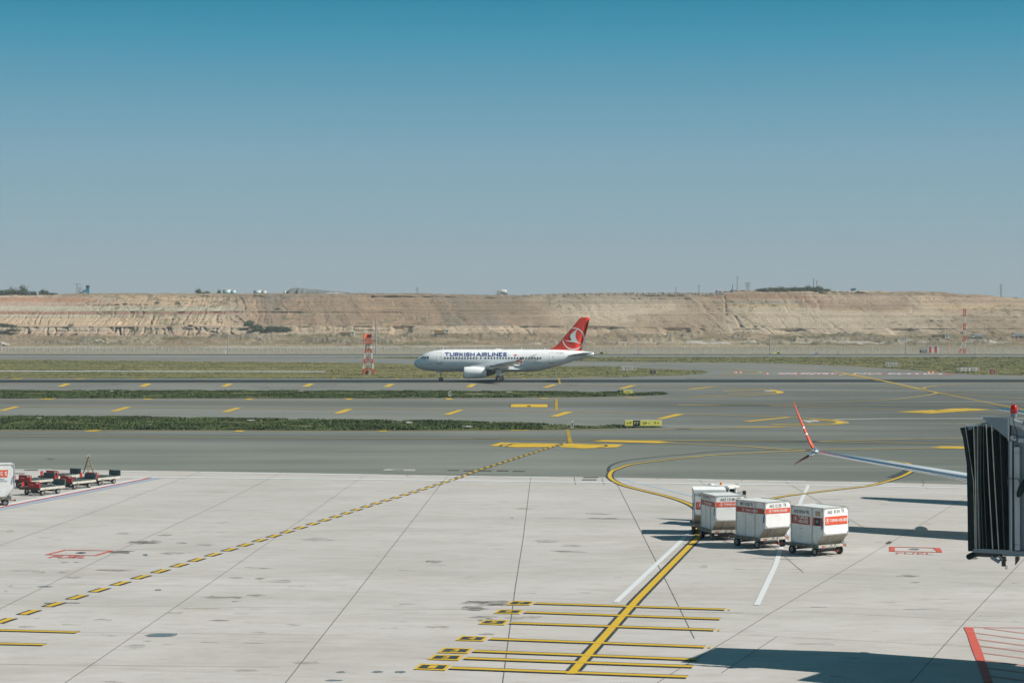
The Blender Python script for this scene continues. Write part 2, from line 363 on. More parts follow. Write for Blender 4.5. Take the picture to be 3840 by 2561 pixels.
def grass_mat(name,c0,c1,c2,s1=.12,rot=0):
    m,nt,b=_new(name); P,xyz=geo(nt)
    c0,c1,c2=[tuple(v*.88 for v in q) for q in (c0,c1,c2)]
    a=noise_node(nt,s1,5,.6,P,(.16,1,1)); d=noise_node(nt,1.3,5,.7,P,(.5,1,1)); e=noise_node(nt,.5,4,.6,P,(.12,1,1))
    c=mixc(nt,ramp(nt,a.outputs['Fac'],[(.38,0.),(.62,1.)]).outputs['Color'],c0,c1)
    c=mixc(nt,ramp(nt,d.outputs['Fac'],[(.40,.65),(.56,0.)]).outputs['Color'],c,tuple(x*.42 for x in c0))
    c=mixc(nt,ramp(nt,e.outputs['Fac'],[(.54,0.),(.68,.7)]).outputs['Color'],c,c2)
    link(nt,c,b.inputs['Base Color']); b.inputs['Roughness'].default_value=1; b.inputs['Specular IOR Level'].default_value=.1
    bump(nt,b,d.outputs['Fac'],.8,.25); return m
m_grassN=grass_mat('island_grass',(.055,.088,.030),(.12,.135,.052),(.26,.21,.13),.07)
m_grassF=grass_mat('dry_field_grass',(.115,.145,.052),(.27,.225,.100),(.34,.28,.16),.06)
m_dirt=grass_mat('dry_earth',(.29,.25,.17),(.33,.28,.20),(.38,.33,.25),.05)

def sheet(name, pts, z, m, parent=None):
    mb=MB(); mb.smooth_norm=False
    q=[V((p.x,p.y,z)) for p in pts]
    ar=sum(q[i].x*q[(i+1)%len(q)].y-q[(i+1)%len(q)].x*q[i].y for i in range(len(q)))
    if ar<0: q=q[::-1]
    for t in tessellate_polygon([q]):
        a=(q[t[1]]-q[t[0]]).cross(q[t[2]]-q[t[0]]); t=t if a.z>0 else t[::-1]
        mb.add([q[i] for i in t],[(0,1,2)])
    return tag(mb.build(name,m,parent),kind='structure')
sheet('ground',[V((-3000,-60,0)),V((3000,-60,0)),V((3000,985,0)),V((-3000,985,0))],-.06,m_dirt)
edge=[(-1500,1738),(-500,1751),(0,1759),(620,1765),(1300,1776),(1680,1783),(2130,1788),(2600,1795),(3240,1806.6),(3629,1817),(4200,1830),(5600,1862)]
E=[G(*p) for p in edge]
asph=[V((-330,100,0)),V((330,90,0)),V((330,720,0)),V((-330,720,0))]
asphalt=sheet('taxiway',asph,-.004,m_asph)
apron=sheet('apron',E+[V((120,-20,0)),V((-90,-20,0))],.004,m_conc)
def L_(k,pts): return [sp(k,*p) for p in pts]
GR1=[(-700,1562)]+L_('A',[(0,297),(600,293),(1200,303),(2351,318)])+L_('B',[(700,326),(1150,342),(1500,352),(1885,359),(2100,363),(2180,365.5),(1900,371),(1700,375),(1200,383),(0,386)])+L_('A',[(2300,386),(0,382)])+[(-700,1607)]
GR2=[(-700,1463)]+L_('A',[(0,116),(2351,119)])+L_('B',[(1000,122),(1800,128),(2100,131),(2165,135),(2180,139),(2150,145),(1950,152),(1700,160),(1000,165),(0,168)])+L_('A',[(0,170)])+[(-700,1495)]
GR3=[(-900,1348)]+[(0,1348.5),(1300,1360.6),(1820,1372),(2330,1375),(2406,1380.5),(2600,1388.9),(2640,1391.5),(2656,1396.6),(2630,1402),(2540,1407.6),(2326,1413.7),(1964,1417.6),(1300,1418.7),(0,1418.7),(-900,1419)]
GR4=[(1240,1339),(1570,1338.2),(3840,1338.2),(5200,1338),(5200,1425),(4300,1417),(3840,1408),(3646,1403.8),(3480,1391.6),(3203,1373),(2927,1362),(2540,1358.4),(2180,1355),(1570,1345.5)]
for nm,g_,m in (('grass_strip',GR1,m_grassN),('grass_strip',GR2,m_grassN),('grass_strip',GR3,m_grassF),('grass_strip',GR4,m_grassF)):
    sheet(nm,[G(*p) for p in g_],.03,m)
RWY=[V((-420,722,-.03)),V((420,722,0)),V((420,752,0)),V((-420,752,0))]
sheet('runway',[G(-1400,1331.6),G(5200,1330.2),G(5200,1338.0),G(-1400,1343)],.012,m_asph)
def pip(x,y,poly):
    c=np.zeros(len(x),bool); n=len(poly)
    for i in range(n):
        x0,y0=poly[i]; x1,y1=poly[(i+1)%n]
        if y0==y1: continue
        k=((y0>y)!=(y1>y))&(x<(x1-x0)*(y-y0)/(y1-y0)+x0); c^=k
    return c
def tufts(name,poly,n,h0,h1,wd,mat_,zb=.02):
    Wp=[(G(*p).x,G(*p).y) for p in poly]; xs=[p[0] for p in Wp]; ys=[p[1] for p in Wp]
    lim=1.12*(CX/FPX)
    x=RNG.uniform(min(xs),max(xs),n*4); y=RNG.uniform(min(ys),max(ys),n*4)
    k=pip(x,y,Wp)&(np.abs(x)<y*lim+4); x=x[k][:n]; y=y[k][:n]
    cl=fbm(x*.25,y*.25,3)
    keep=RNG.random(len(x))<np.clip((cl-.40)*6,0.04,1); x,y,cl=x[keep],y[keep],cl[keep]; N=len(x)
    vs=[];B_=4
    for j in range(B_):
        a=RNG.uniform(0,2*PI,N); hh=RNG.uniform(h0,h1,N)*(.55+cl); ww=RNG.uniform(.6,1.2,N)*wd
        ox=x+RNG.normal(0,wd*.8,N); oy=y+RNG.normal(0,wd*.8,N); ca,sa=np.cos(a),np.sin(a); le=RNG.uniform(-.4,.4,(2,N))*hh
        p0=np.stack([ox-ca*ww,oy-sa*ww,np.full(N,zb)],1); p1=np.stack([ox+ca*ww,oy+sa*ww,np.full(N,zb)],1)
        p2=np.stack([ox+le[0]+ca*ww*.3,oy+le[1],zb+hh],1)
        vs.append(np.stack([p0,p1,p2],1).reshape(-1,3))
    vs=np.concatenate(vs); nf=len(vs)//3
    me=bpy.data.meshes.new(name); me.vertices.add(len(vs)); me.vertices.foreach_set('co',vs.ravel())
    me.loops.add(nf*3); me.loops.foreach_set('vertex_index',np.arange(nf*3)); me.polygons.add(nf)
    me.polygons.foreach_set('loop_start',np.arange(nf)*3); me.polygons.foreach_set('loop_total',np.full(nf,3)); me.update(); me.validate()
    me.materials.append(mat_); o=bpy.data.objects.new(name,me); col.objects.link(o); return tag(o,kind='stuff')
def hash2(ix,iy,s=0):
    h=(ix.astype(np.int64)*374761393+iy.astype(np.int64)*668265263+s*974634777)&0xffffffff
    h=((h^(h>>13))*1274126177)&0xffffffff; h^=h>>16; return (h&0xffffff)/float(0xffffff)
def vn(x,y,s=0):
    ix,iy=np.floor(x),np.floor(y); fx,fy=x-ix,y-iy; fx=fx*fx*(3-2*fx); fy=fy*fy*(3-2*fy)
    a=hash2(ix,iy,s);b_=hash2(ix+1,iy,s);c_=hash2(ix,iy+1,s);d=hash2(ix+1,iy+1,s)
    return (a*(1-fx)+b_*fx)*(1-fy)+(c_*(1-fx)+d*fx)*fy
def fbm(x,y,o=4,s=0):
    r=0;a=.5;t=0
    for i in range(o): r=r+a*vn(x*2**i,y*2**i,s+i*17); t+=a; a*=.5
    return r/t
m_blade=mat('grass_blades',(.064,.095,.034),.9,0,.65,.16); m_blade2=mat('grass_blades_dry',(.165,.165,.072),.9,0,.45,.06)
tufts('grass',GR1,30000,.05,.20,.13,m_blade); tufts('grass',GR2,28000,.06,.20,.17,m_blade)
tufts('grass',GR3,14000,.04,.13,.30,m_blade2); tufts('grass',GR4,12000,.05,.14,.4,m_blade2)
# ---------------------------------------------------------------- painted markings
def paint(name,c,wear=.25,dark=(.2,.2,.19)):
    c=tuple(v*.88 for v in c); dark=tuple(v*.88 for v in dark)
    m,nt,b=_new(name); P,xyz=geo(nt); n=noise_node(nt,2.2,7,.7,P,(.5,1.4,1)); n2=noise_node(nt,.3,3,.5,P)
    k=math_n(nt,'MULTIPLY',ramp(nt,n.outputs['Fac'],[(.48,0.),(.72,1.)]).outputs['Color'],ramp(nt,n2.outputs['Fac'],[(.3,wear*.4),(.7,wear)]).outputs['Color'])
    link(nt,mixc(nt,k,c,dark),b.inputs['Base Color']); b.inputs['Roughness'].default_value=.7; b.inputs['Specular IOR Level'].default_value=.3; return m
PM=dict(yellow=paint('yellow_paint',(.66,.42,.025),.35),black=paint('black_paint',(.035,.045,.05),.4,(.25,.25,.24)),white=paint('white_paint',(.68,.70,.71),.3,(.42,.42,.40)),
        red=paint('red_paint',(.60,.10,.07),.35,(.45,.42,.4)),blue=paint('blue_paint',(.33,.38,.48),.9,(.45,.46,.46)),pale=paint('faded_blue_paint',(.42,.50,.60),.5,(.5,.5,.5)),
        fyellow=paint('faded_yellow_paint',(.42,.31,.09),.5,(.2,.2,.19)),joint=paint('joint_seal',(.14,.128,.105),.3),patch=paint('repair_concrete',(.42,.41,.38),.3,(.3,.3,.28)),
        grate=paint('drain_grate',(.10,.085,.07),.5),tar=paint('tar_stain',(.055,.065,.065),.3),bstain=paint('blue_grey_stain',(.13,.19,.215),.5,(.3,.33,.34)),oil=paint('oil_stain',(.19,.17,.135),.5,(.36,.35,.32)),
        oilf=paint('faint_stain',(.33,.32,.29),.6,(.42,.41,.39)), owhite=paint('old_white_paint',(.55,.54,.50),.5,(.3,.3,.28)), sand=paint('rust_stain',(.48,.42,.31),.5,(.5,.48,.44)))
for c_,lo,hi in (('oil',.42,.66),('oilf',.40,.66),('sand',.42,.66),('bstain',.36,.44)):
    m=PM[c_]; nt=m.node_tree; b=nt.nodes['Principled BSDF']; P,xyz=geo(nt); n=noise_node(nt,3.2,6,.7,P,(.35,1.5,1,.1)); link(nt,ramp(nt,n.outputs['Fac'],[(lo,0.),(hi,.9 if c_!='oilf' else .6)]).outputs['Color'],b.inputs['Alpha'])
MK={}
ZL=dict(patch=.0075,oilf=.0082,sand=.0087,oil=.0092,bstain=.010,joint=.0115,grate=.0125,tar=.0135,pale=.0145,blue=.0155,owhite=.0165,white=.0185,red=.0205,black=.0225,fyellow=.025,yellow=.027)
def mk(c):
    if c not in MK: MK[c]=MB(); MK[c].smooth_norm=False
    return MK[c]
def up(q):
    q=[V(p) for p in q]; ar=sum(q[i].x*q[(i+1)%len(q)].y-q[(i+1)%len(q)].x*q[i].y for i in range(len(q)))
    return q if ar>0 else q[::-1]
def mpoly(c,pts,dz=0):
    q=up([V((p.x,p.y,ZL[c]+dz)) for p in pts])
    if len(q)<=4: mk(c).poly(q)
    else:
        for t in tessellate_polygon([q]): mk(c).poly(up([q[i] for i in t]))
def zpoly(c,k,pts,dz=0): mpoly(c,[gz(k,*p) for p in pts],dz)
def cr(pts,n=6):
    if len(pts)<3 or n<2: return pts
    o=[]; P=[pts[0]*2-pts[1]]+pts+[pts[-1]*2-pts[-2]]
    for i in range(1,len(P)-2):
        for k in range(n):
            t=k/n; a,b_,c_,d=P[i-1],P[i],P[i+1],P[i+2]
            o.append(.5*((2*b_)+(c_-a)*t+(2*a-5*b_+4*c_-d)*t*t+(3*b_-a-3*c_+d)*t**3))
    return o+[pts[-1]]
def ribbon(c,pts,wd,off=0,dz=0,sm=0):
    if sm: pts=cr(pts,sm)
    z=ZL[c]+dz; L=[];R_=[]
    for i,p in enumerate(pts):
        a=pts[max(0,i-1)]; b_=pts[min(len(pts)-1,i+1)]; d=V((b_.x-a.x,b_.y-a.y,0)).normalized(); n=V((-d.y,d.x,0))
        q=V((p.x,p.y,z)); L.append(q+n*(off+wd/2)); R_.append(q+n*(off-wd/2))
    for i in range(len(pts)-1): mk(c).poly([R_[i],R_[i+1],L[i+1],L[i]])
def zrib(c,wd,path,off=0,sm=0,dz=0):
    """path: list of (zone,x,y)"""
    ribbon(c,[gz(*p) for p in path],wd,off,dz,sm)
_zrib=zrib
def zrib(c,wd,path,off=0,sm=0,dz=0):
    Ym=sum(gz(*p).y for p in path)/len(path)
    if c in('fyellow','owhite') and wd<1.5: wd*=2.0
    elif c=='yellow' and Ym>150: wd*=1.5
    _zrib(c,wd,path,off,sm,dz)
def blob(c,k,x,y,rx,ry,n=14,j=.35,dz=0,sd=0):
    rr=random.Random(int(x*13+y*7+sd)); zpoly(c,k,[(x+math.cos(2*PI*i/n)*rx*(1+rr.uniform(-j,j)), y+math.sin(2*PI*i/n)*ry*(1+rr.uniform(-j,j))) for i in range(n)],dz)
def zp(k,*pts): return [(k,x,y) for x,y in pts]
# taxiway edge and shoulder bars
for q in [[(386,90),(440,70),(483,70),(428,90)],[(940,90),(990,70),(1031,70),(985,90)],[(1495,90),(1545,70),(1580,70),(1540,90)],[(2047,90),(2095,70),(2128,70),(2095,90)],
          [(-10,254),(95,226),(138,226),(30,254)],[(746,258),(850,229),(893,229),(790,258)],[(1500,263),(1600,234),(1640,234),(1545,263)],[(2260,272),(2345,243),(2395,243),(2310,272)],
          [(270,176),(295,171),(378,171),(350,176)],[(970,177),(985,172),(1045,172),(1020,177)],[(1660,179),(1680,171),(1722,171),(1700,179)],
          [(565,394),(610,386),(695,385),(650,394)],[(1585,396),(1600,388),(1660,388),(1640,397)],
          [(60,39),(90,35),(160,34),(125,39)],[(495,39),(520,35),(585,34),(550,39)],[(925,38),(950,36),(1015,35),(990,38)],[(1365,38),(1385,36),(1410,36),(1400,38)],[(1810,38),(1825,35),(1848,35),(1835,38)],[(2245,38),(2260,35),(2282,35),(2270,38)]]: zpoly('yellow','A',q)
for q in [[(247,92),(290,72),(328,72),(290,92)],[(806,94),(845,73),(880,73),(848,94)],[(1326,96),(1395,76),(1428,77),(1362,97)],[(1842,104),(1925,82),(1965,83),(1880,104)],
          [(653,281),(760,248),(795,248),(700,281)],[(1375,294),(1480,262),(1540,261),(1430,294)],[(2095,310),(2230,277),(2290,278),(2145,310)],
          [(680,178),(665,169),(705,169),(722,178)],[(1330,172),(1290,167),(1345,168),(1390,174)],[(0,179),(-10,171),(42,171),(30,179)],[(1900,166),(1870,163),(1990,165),(2030,168)],
          [(225,394),(205,388),(265,388),(280,394)],[(1110,388),(1090,385),(1220,385),(1240,388)],[(330,37),(340,34),(362,34),(355,37)],[(765,35),(775,32),(795,32),(790,35)],[(1180,34),(1190,31),(1222,31),(1210,34)],
          [(968,492),(1045,470),(1445,477),(1380,500),(1150,502)],[(1440,500),(1478,478),(1530,476),(1878,483),(1830,502),(1600,510)],[(1665,462),(1740,454),(2120,460),(2195,471),(2110,474)],
          [(1110,230),(1117,210),(1362,211),(1363,230)]]: zpoly('yellow','B',q)
for q in [[(60,108),(200,94),(248,93),(105,108)],[(442,326),(740,298),(775,299),(495,328)],[(1478,262),(1720,272),(1860,263),(1740,249),(1600,256)],[(1742,252),(1860,264),(1900,260),(2130,246),(1960,238),(1860,240)],
          [(1712,505),(1790,495),(1975,497),(1975,512),(1800,510)]]: zpoly('yellow','C',q)
zpoly('black','B',[(1223,227),(1225,219),(1248,219),(1249,227)],.006); zpoly('black','B',[(1106,230),(1113,210),(1117,210),(1110,230)]); zpoly('black','B',[(1363,230),(1362,211),(1366,211),(1367,230)])
# scuffs over the big pads
for a,b_ in (((1075,497),(1130,477)),((1120,480),(1300,483)),((1310,480),(1425,485)),((1540,482),(1700,481)),((1600,487),(1780,486)),((1460,492),(1560,494))): zrib('tar',.22,zp('B',a,b_),dz=.018)
zrib('tar',.25,zp('B',(1040,495),(1060,484),(1140,477),(1250,474)),sm=4,dz=.018); zrib('tar',.25,zp('B',(1700,505),(1760,495),(1740,485),(1640,480)),sm=4,dz=.018)
for a,b_ in (((1500,262),(1720,262)),((1560,259),(1760,256)),((1640,267),(1800,261)),((1760,255),(2000,244)),((1850,259),(2030,250)),((1800,251),(1940,248)),((1740,503),(1960,505))): zrib('tar',.22,zp('C',a,b_),dz=.018)
# ladder markings
def ladder(k,q,n,c='yellow'):
    a,b_,c_,d=[gz(k,*p) for p in q]
    for i in range(n):
        t0=i/n; t1=(i+.62)/n; mpoly(c,[a.lerp(d,t0),b_.lerp(c_,t0),b_.lerp(c_,t1),a.lerp(d,t1)])
ladder('B',[(1413,174),(1430,174),(1431,256),(1412,256)],17); ladder('B',[(1487,387),(1507,387),(1531,475),(1504,475)],16); ladder('B',[(1432,33),(1443,33),(1454,76),(1440,76)],9)
# taxi lines
zrib('fyellow',.30,zp('A',(-600,198),(0,199),(2351,205))+zp('B',(1200,208),(2340,213))+zp('C',(600,212),(1200,190),(1450,178),(1650,155),(1735,141),(1757,131),(1730,124)),sm=4)
zrib('fyellow',.30,zp('C',(0,214),(600,219),(1600,217),(2351,219),(2700,220))); zrib('fyellow',.30,zp('C',(0,216),(600,219),(1000,232),(1600,249),(2351,277)),sm=3)
zrib('fyellow',.42,zp('A',(-600,221),(0,226),(2351,240))+zp('B',(800,250),(1500,262),(2351,278))+zp('C',(400,286),(850,302),(1050,316),(1120,326),(1135,335),(1110,343),(900,354),(430,366),(0,380)),sm=5)
zrib('yellow',.5,zp('C',(635,347),(900,344),(1060,342),(1098,337),(1098,331),(1060,324),(900,312)),sm=5); zrib('yellow',.5,zp('C',(405,366),(730,364)))
zrib('fyellow',.42,zp('A',(-600,66),(0,67),(2351,72))+zp('B',(1500,78),(2340,87))+zp('C',(300,96),(600,110),(680,119),(706,128),(690,136),(600,143),(340,156),(0,164)),sm=5)
zrib('yellow',.6,zp('C',(312,121),(600,111),(670,121),(690,128),(660,134),(345,139)),sm=4); zrib('yellow',.5,zp('C',(118,155),(340,156)))
zrib('fyellow',.3,zp('B',(-2351,180),(0,176),(1500,172),(2351,163)))
zrib('fyellow',.28,zp('A',(-600,423),(0,426),(2351,440))+zp('B',(870,444),(1440,452)));zrib('fyellow',.28,zp('B',(870,443),(1640,453),(2340,457))+zp('C',(930,463),(1950,480),(2600,489)))
zrib('fyellow',.28,zp('B',(1640,452),(2351,455))+zp('C',(930,463),(1600,445),(1935,440),(2400,434)))
zrib('fyellow',.32,zp('B',(2100,462),(2200,470))+zp('C',(0,474),(400,491),(700,514),(920,524)),sm=4)
zrib('fyellow',.28,zp('A',(-600,388),(0,390),(2351,392))+zp('B',(0,392),(1500,384),(2340,378)))
zrib('owhite',.45,zp('C',(690,112),(1500,117),(2351,113),(2700,111))); zrib('owhite',.5,zp('C',(1060,312),(1400,307),(2700,306)))
for x in range(745,2700,74): zrib('fyellow',.45,zp('C',(x,124),(x+40,124)))
for x,y in ((1780,338),(1890,338),(2000,338)): zrib('fyellow',.22,zp('C',(x,y),(x+55,y+.5))); zrib('fyellow',.22,zp('C',(x+20,y+7),(x+75,y+7.5)))
zrib('yellow',.2,zp('C',(1130,-2),(1350,44),(1690,116),(1757,130),(2351,247),(2700,330))); zrib('fyellow',.3,zp('C',(1180,2),(1330,34),(1690,114)))
zrib('fyellow',.3,zp('C',(720,62),(1400,86),(1690,112)),sm=3); zrib('fyellow',.35,zp('C',(1690,116),(1668,106),(1675,97),(1720,89),(1800,80),(2000,69),(2351,62),(2700,58)),sm=5); zrib('fyellow',.3,zp('C',(1757,130),(2000,148),(2351,170),(2700,190)))
# far turn-off markings
zrib('fyellow',.35,zp('Q',(-900,118),(0,120),(300,138),(480,160),(585,172),(596,183),(560,193),(420,208),(200,222),(0,235)),sm=5)
for a in (((0,151),(320,142)),((20,175),(560,171)),((10,198),(560,192)),((0,222),(300,214))): zrib('fyellow',.35,zp('Q',*a))
zrib('fyellow',.35,zp('Q',(700,90),(1200,120),(1600,150),(1750,175),(1830,200),(1790,222),(1600,240),(1200,262),(700,280)),sm=5)
zrib('yellow',.35,zp('Q',(1832,200),(2351,305)));zrib('fyellow',.3,zp('Q',(1000,80),(1400,86),(2000,118),(2500,150),(3400,195)),sm=3)
for a in (((470,66),(790,57)),((1030,80),(1390,71)),((1530,97),(1940,88)),((1960,117),(2420,112)),((2250,136),(3000,128)),((-300,60),(0,48))): zrib('fyellow',.35,zp('Q',*a))
zpoly('red','Q',[(835,205),(870,194),(1745,195),(1710,206)]); zpoly('red','Q',[(1890,203),(2000,196),(3400,203),(3500,210)])
def ground_text(c,body,k,q,bold=.02,dz=.004):
    a,b_,c_,d=[gz(k,*p) for p in q]  # bottom-left, bottom-right, top-right, top-left
    vs,fs=text2d(body,1,1,bold); z=ZL[c]+dz; P=[]
    for x,y in vs:
        p=a.lerp(b_,x).lerp(d.lerp(c_,x),y); P.append(V((p.x,p.y,z)))
    for f_ in fs: mk(c).poly(up([P[i] for i in f_]))
ground_text('white','NO ENTRY','Q',[(845,206),(1705,208),(1742,193),(885,191)],.03,.006)
ground_text('white','NO ENTRY','Q',[(1930,205),(3350,212),(3300,199),(1990,192)],.03,.006)
for k,lst in (('M',[((130,628),(230,624)),((395,630),(490,626)),((675,631),(750,627)),((915,634),(1005,629)),((1165,635),(1265,630)),((1420,640),(1520,634)),((1670,643),(1790,637)),((1925,647),(2045,639)),((2200,651),(2300,644))]),
              ('N',[((1000,634),(1040,631)),((1280,668),(1400,662)),((1560,664),(1660,659)),((1860,655),(1950,650)),((1960,668),(2060,662)),((2180,655),(2260,652)),((-40,660),(40,655))])):
    for a in lst: zrib('fyellow',.5,zp(k,*a))
zrib('fyellow',.3,zp('M',(-600,617),(2351,622))+zp('N',(1000,640),(2340,660)));
RB=MB()
zrib('white',3.2,[('S',-900,1334.4),('S',5200,1332.9)]) if False else None
zrib('tar',34,[('S',-1300,1332.0),('S',5200,1330.6)]); _zrib('owhite',6.5,[('S',-1300,1335.4),('S',5200,1333.7)]); zrib('white',1.2,[('S',1400,1334.6),('S',2400,1334.2)],dz=.004)
_zrib('white',5.5,[('S',-700,1393.0),('S',0,1393.8),('S',620,1395.0),('S',1217,1395.6)],dz=.12)
# apron joints
for a in (('A',757,126,16,2.2),('A',2040,128,22,2.2),('A',268,311,22,3),('A',1700,328,30,3.2),('B',525,132,22,2.2),('B',1102,133,22,2.2),('B',425,343,28,6),('B',820,371,34,4),('M',1085,670,14,1.6)): blob('patch',*a,dz=.16,j=.25)
for a in (('B',860,141,70,5),('A',990,360,30,12),('B',960,356,90,7),('A',1330,124,30,3),('B',1250,138,60,3),('B',300,140,40,3),('A',2080,365,50,5),('B',1560,352,60,3)): blob('sand',*a,dz=.10,j=.5)
for pth in ([(0,2045),(406,1900),(758,1766)],[(0,2282),(453,2060),(802,1900),(1056,1772)],[(243,2561),(658,2276),(877,2124),(1200,1900),(1372,1778)],
            [(1070,2561),(1317,2248),(1657,1811),(1682,1783)],[(1885,2561),(1933,2200),(1961,2026),(1991,1786)],[(2290,1790),(2313,1814),(2520,2222),(2604,2394)],
            [(2619,1797),(2643,1820),(2897,2048),(3013,2147)],[(2939,1802),(3086,1890),(3187,1948),(3258,1990)],[(2463,2561),(2540,2512),(2767,2376),(2880,2305),(3240,2093),(3429,1981),(3629,1861),(3790,1775)],
            [(3414,2561),(3624,2327),(3837,2100),(4100,1850)],[(2913,2387),(2706,2523)]):
    ribbon('joint',[G(*p) for p in pth],.028)
for pth in ([(243,2640),(243,2561)],[(1010,2620),(1070,2561)],[(1880,2620),(1885,2561)]): ribbon('joint',[G(*p) for p in pth],.028)
for pth in ([(1524,1779),(1530,1786)],[(2153,1789),(2158,1817)],[(2257,1794),(2265,1818)],[(2465,1793),(2467,1798)],[(2781,1799),(2782,1804)],[(3301,1800),(3292,1818)],[(3457,1800),(3465,1810),(3460,1822),(3478,1832)]): ribbon('joint',[G(*p) for p in pth],.04)
for k,a,b_ in (('E',(320,668),(2351,688)),('E',(530,850),(2351,871)),('E',(0,1068),(1900,1086)),('D',(0,141),(900,143)),('D',(900,143),(2330,163)),('F',(150,350),(620,370)),('F',(780,345),(2351,425)),('F',(410,503),(2351,605)),('F',(780,85),(1500,110)),('E',(0,525),(2351,536)),('E',(0,280),(1800,293))):
    zrib('joint',.02,zp(k,a,b_))
# white service lines
zrib('white',.62,zp('A',(-500,738),(150,741))+zp('G',(-1500,70),(0,85),(2351,115))+zp('K',(2351,240))+zp('H',(897,808),(1500,828)))
for q in ([('A',0,653),('A',350,653)],[('A',790,664),('A',1000,666)],[('G',-990,40),('G',225,57)],[('G',575,62),('G',975,69)],[('G',1050,70),('G',1370,73)],[('K',130,163),('K',470,172)],[('K',1140,183),('K',1610,190)],[('H',-100,766),('H',260,773)]): zrib('white',.55,q)
WL=[gz('S',2309,2259),gz('S',2540,2042),gz('S',2668,1913),gz('S',2762,1815)]
ribbon('white',WL,.22); ribbon('white',[gz('S',2838,2269),gz('S',2908,2120),gz('S',2927,2060),gz('S',3004,1878),gz('S',3031,1820)],.22)
zrib('pale',.25,[('G',1830,75),('G',2000,115),('G',2351,200),('K',185,385)],sm=2)
# nose-wheel lead-in line and the turning curve, yellow with black edges
lead=[G(2140,2528),G(2153,2514),G(2389,2250),G(2613,2020),G(2655,1980)]
def edged(path,wy=.26,wb=.115,sm=0):
    ribbon('yellow',path,wy,sm=sm)
    for s in (-1,1): ribbon('black',path,wb,off=s*(wy+wb)/2,sm=sm)
edged(lead)
curve=[G(3629,1730+13),G(3500,1727)] if False else None
curveL=[gz('K',225,820),gz('K',285,700),gz('K',280,590),gz('K',185,490),gz('G',2200,210),gz('G',2000,160),gz('G',1880,128),gz('G',1805,92),gz('G',1783,62),gz('G',1800,30),gz('B',1830,650),gz('B',1920,620),gz('B',2060,600),gz('B',2200,584),gz('B',2351,568)]
edged(curveL,sm=6)
zrib('fyellow',.30,zp('B',(2345,568))+zp('C',(170,560),(400,545),(930,521),(1690,507),(2200,500)))
edged([gz('H',200,573),gz('H',300,583),gz('H',370,592),gz('H',418,612),gz('H',432,637),gz('H',408,665),gz('H',340,702),gz('H',250,735),gz('H',120,772),gz('K',2351,250),gz('K',1600,340),gz('K',1190,405),gz('K',700,560),gz('K',400,700),gz('K',250,860)],sm=6)
ribbon('tar',cr([gz('H',150,568),gz('H',260,583),gz('H',350,610),gz('H',375,640),gz('H',340,670),gz('H',230,715)],6),.5)
ribbon('tar',cr([gz('B',1785,672),gz('B',1775,650),gz('B',1800,620),gz('B',1900,590),gz('B',2100,566),gz('B',2351,545),gz('C',300,528),gz('C',900,510)],6),.22)
# dashed lead-out line
dash=[(2119,1661.6),(2019,1692),(1886,1734.6),(1798,1762),(1709,1795.5),(1659.5,1811),(1521,1855),(1411,1888)]
dash=[G(*p) for p in dash]+[gz('E',x,y) for x,y in ((2310,57),(2100,124),(1935,175),(1757,231),(1565,290),(1348,357),(1115,430),(850,511),(558,603),(400,655),(225,708),(50,768),(-200,850))]
dash=cr(dash,4); acc=0; seg=[]
tot=[0]
for a,b_ in zip(dash,dash[1:]): tot.append(tot[-1]+(b_-a).length)
def along(s):
    for i in range(len(tot)-1):
        if tot[i+1]>=s: return dash[i].lerp(dash[i+1],(s-tot[i])/(tot[i+1]-tot[i]))
    return dash[-1]
s_=0; k=0
while s_<tot[-1]-1:
    q=[along(s_),along(s_+1.15)]
    ribbon('yellow',q,.27)
    for sd_ in (-1,1): ribbon('black',[along(s_),along(s_+1.15)],.12,off=sd_*.195)
    if q[0].y>133: ribbon('black',[along(s_+1.15),along(s_+2.0)],.12)
    s_+=2.0+ .0004*s_
# stop bars with numbers
bars=[('7',(1018,106),(2215,145),[(835,117),(873,90),(1018,95),(985,118)]),('6',(955,162),(2185,205),[(757,170),(795,145),(948,148),(920,173)]),('5',(862,230),(2148,274),[(660,237),(697,211),(855,213),(825,243)]),
      ('4',(735,330),(2088,381),[(517,340),(555,311),(723,317),(692,345)]),('3',(632,407),(2040,461),[(403,417),(443,386),(626,391),(595,423)]),('2',(577,452),(2013,505),[(343,460),(382,430),(567,433),(540,467)]),('1',(485,513),(1977,570),[(253,522),(295,487),(488,493),(455,530)])]
for i,(t,a,b_,q) in enumerate(bars):
    p0,p1=gz('D',*a),gz('D',*b_); dz=.0012*i
    ribbon('yellow',[p0,p1],.30,dz=.004)
    for s in (-1,1): ribbon('black',[p0,p1],.12,off=s*.21,dz=.002)
    if t in '754':
        d=(p1-p0).normalized(); ribbon('yellow',[p1+d*.12,p1+d*.2],.34)
    Q=[gz('D',*p) for p in q]; mpoly('yellow',Q,-.0005)
    cen=sum(Q,V((0,0,0)))/4; In=[cen+(p-cen)*.0+V(((p-cen).x*.80,(p-cen).y*.62,0)) for p in Q]; 
    z=ZL['yellow']+.003; mk('black').poly(up([V((p.x,p.y,z)) for p in In]))
    vs,fs=text2d(t,.24,.62,.03); bl,tl,tr,br=In; U=(br-bl).normalized(); Wv=(tl-bl).normalized()
    for f_ in fs:
        pts=[cen+U*((vs[j][0]-.12)*1.0)+Wv*((vs[j][1]-.31)*.72) for j in f_]; mk('yellow').poly(up([V((p.x,p.y,z+.003)) for p in pts]))
edged([gz('E',-300,830),gz('E',528,853)],.26,.10); edged([gz('E',-300,923),gz('E',303,937)],.26,.10)
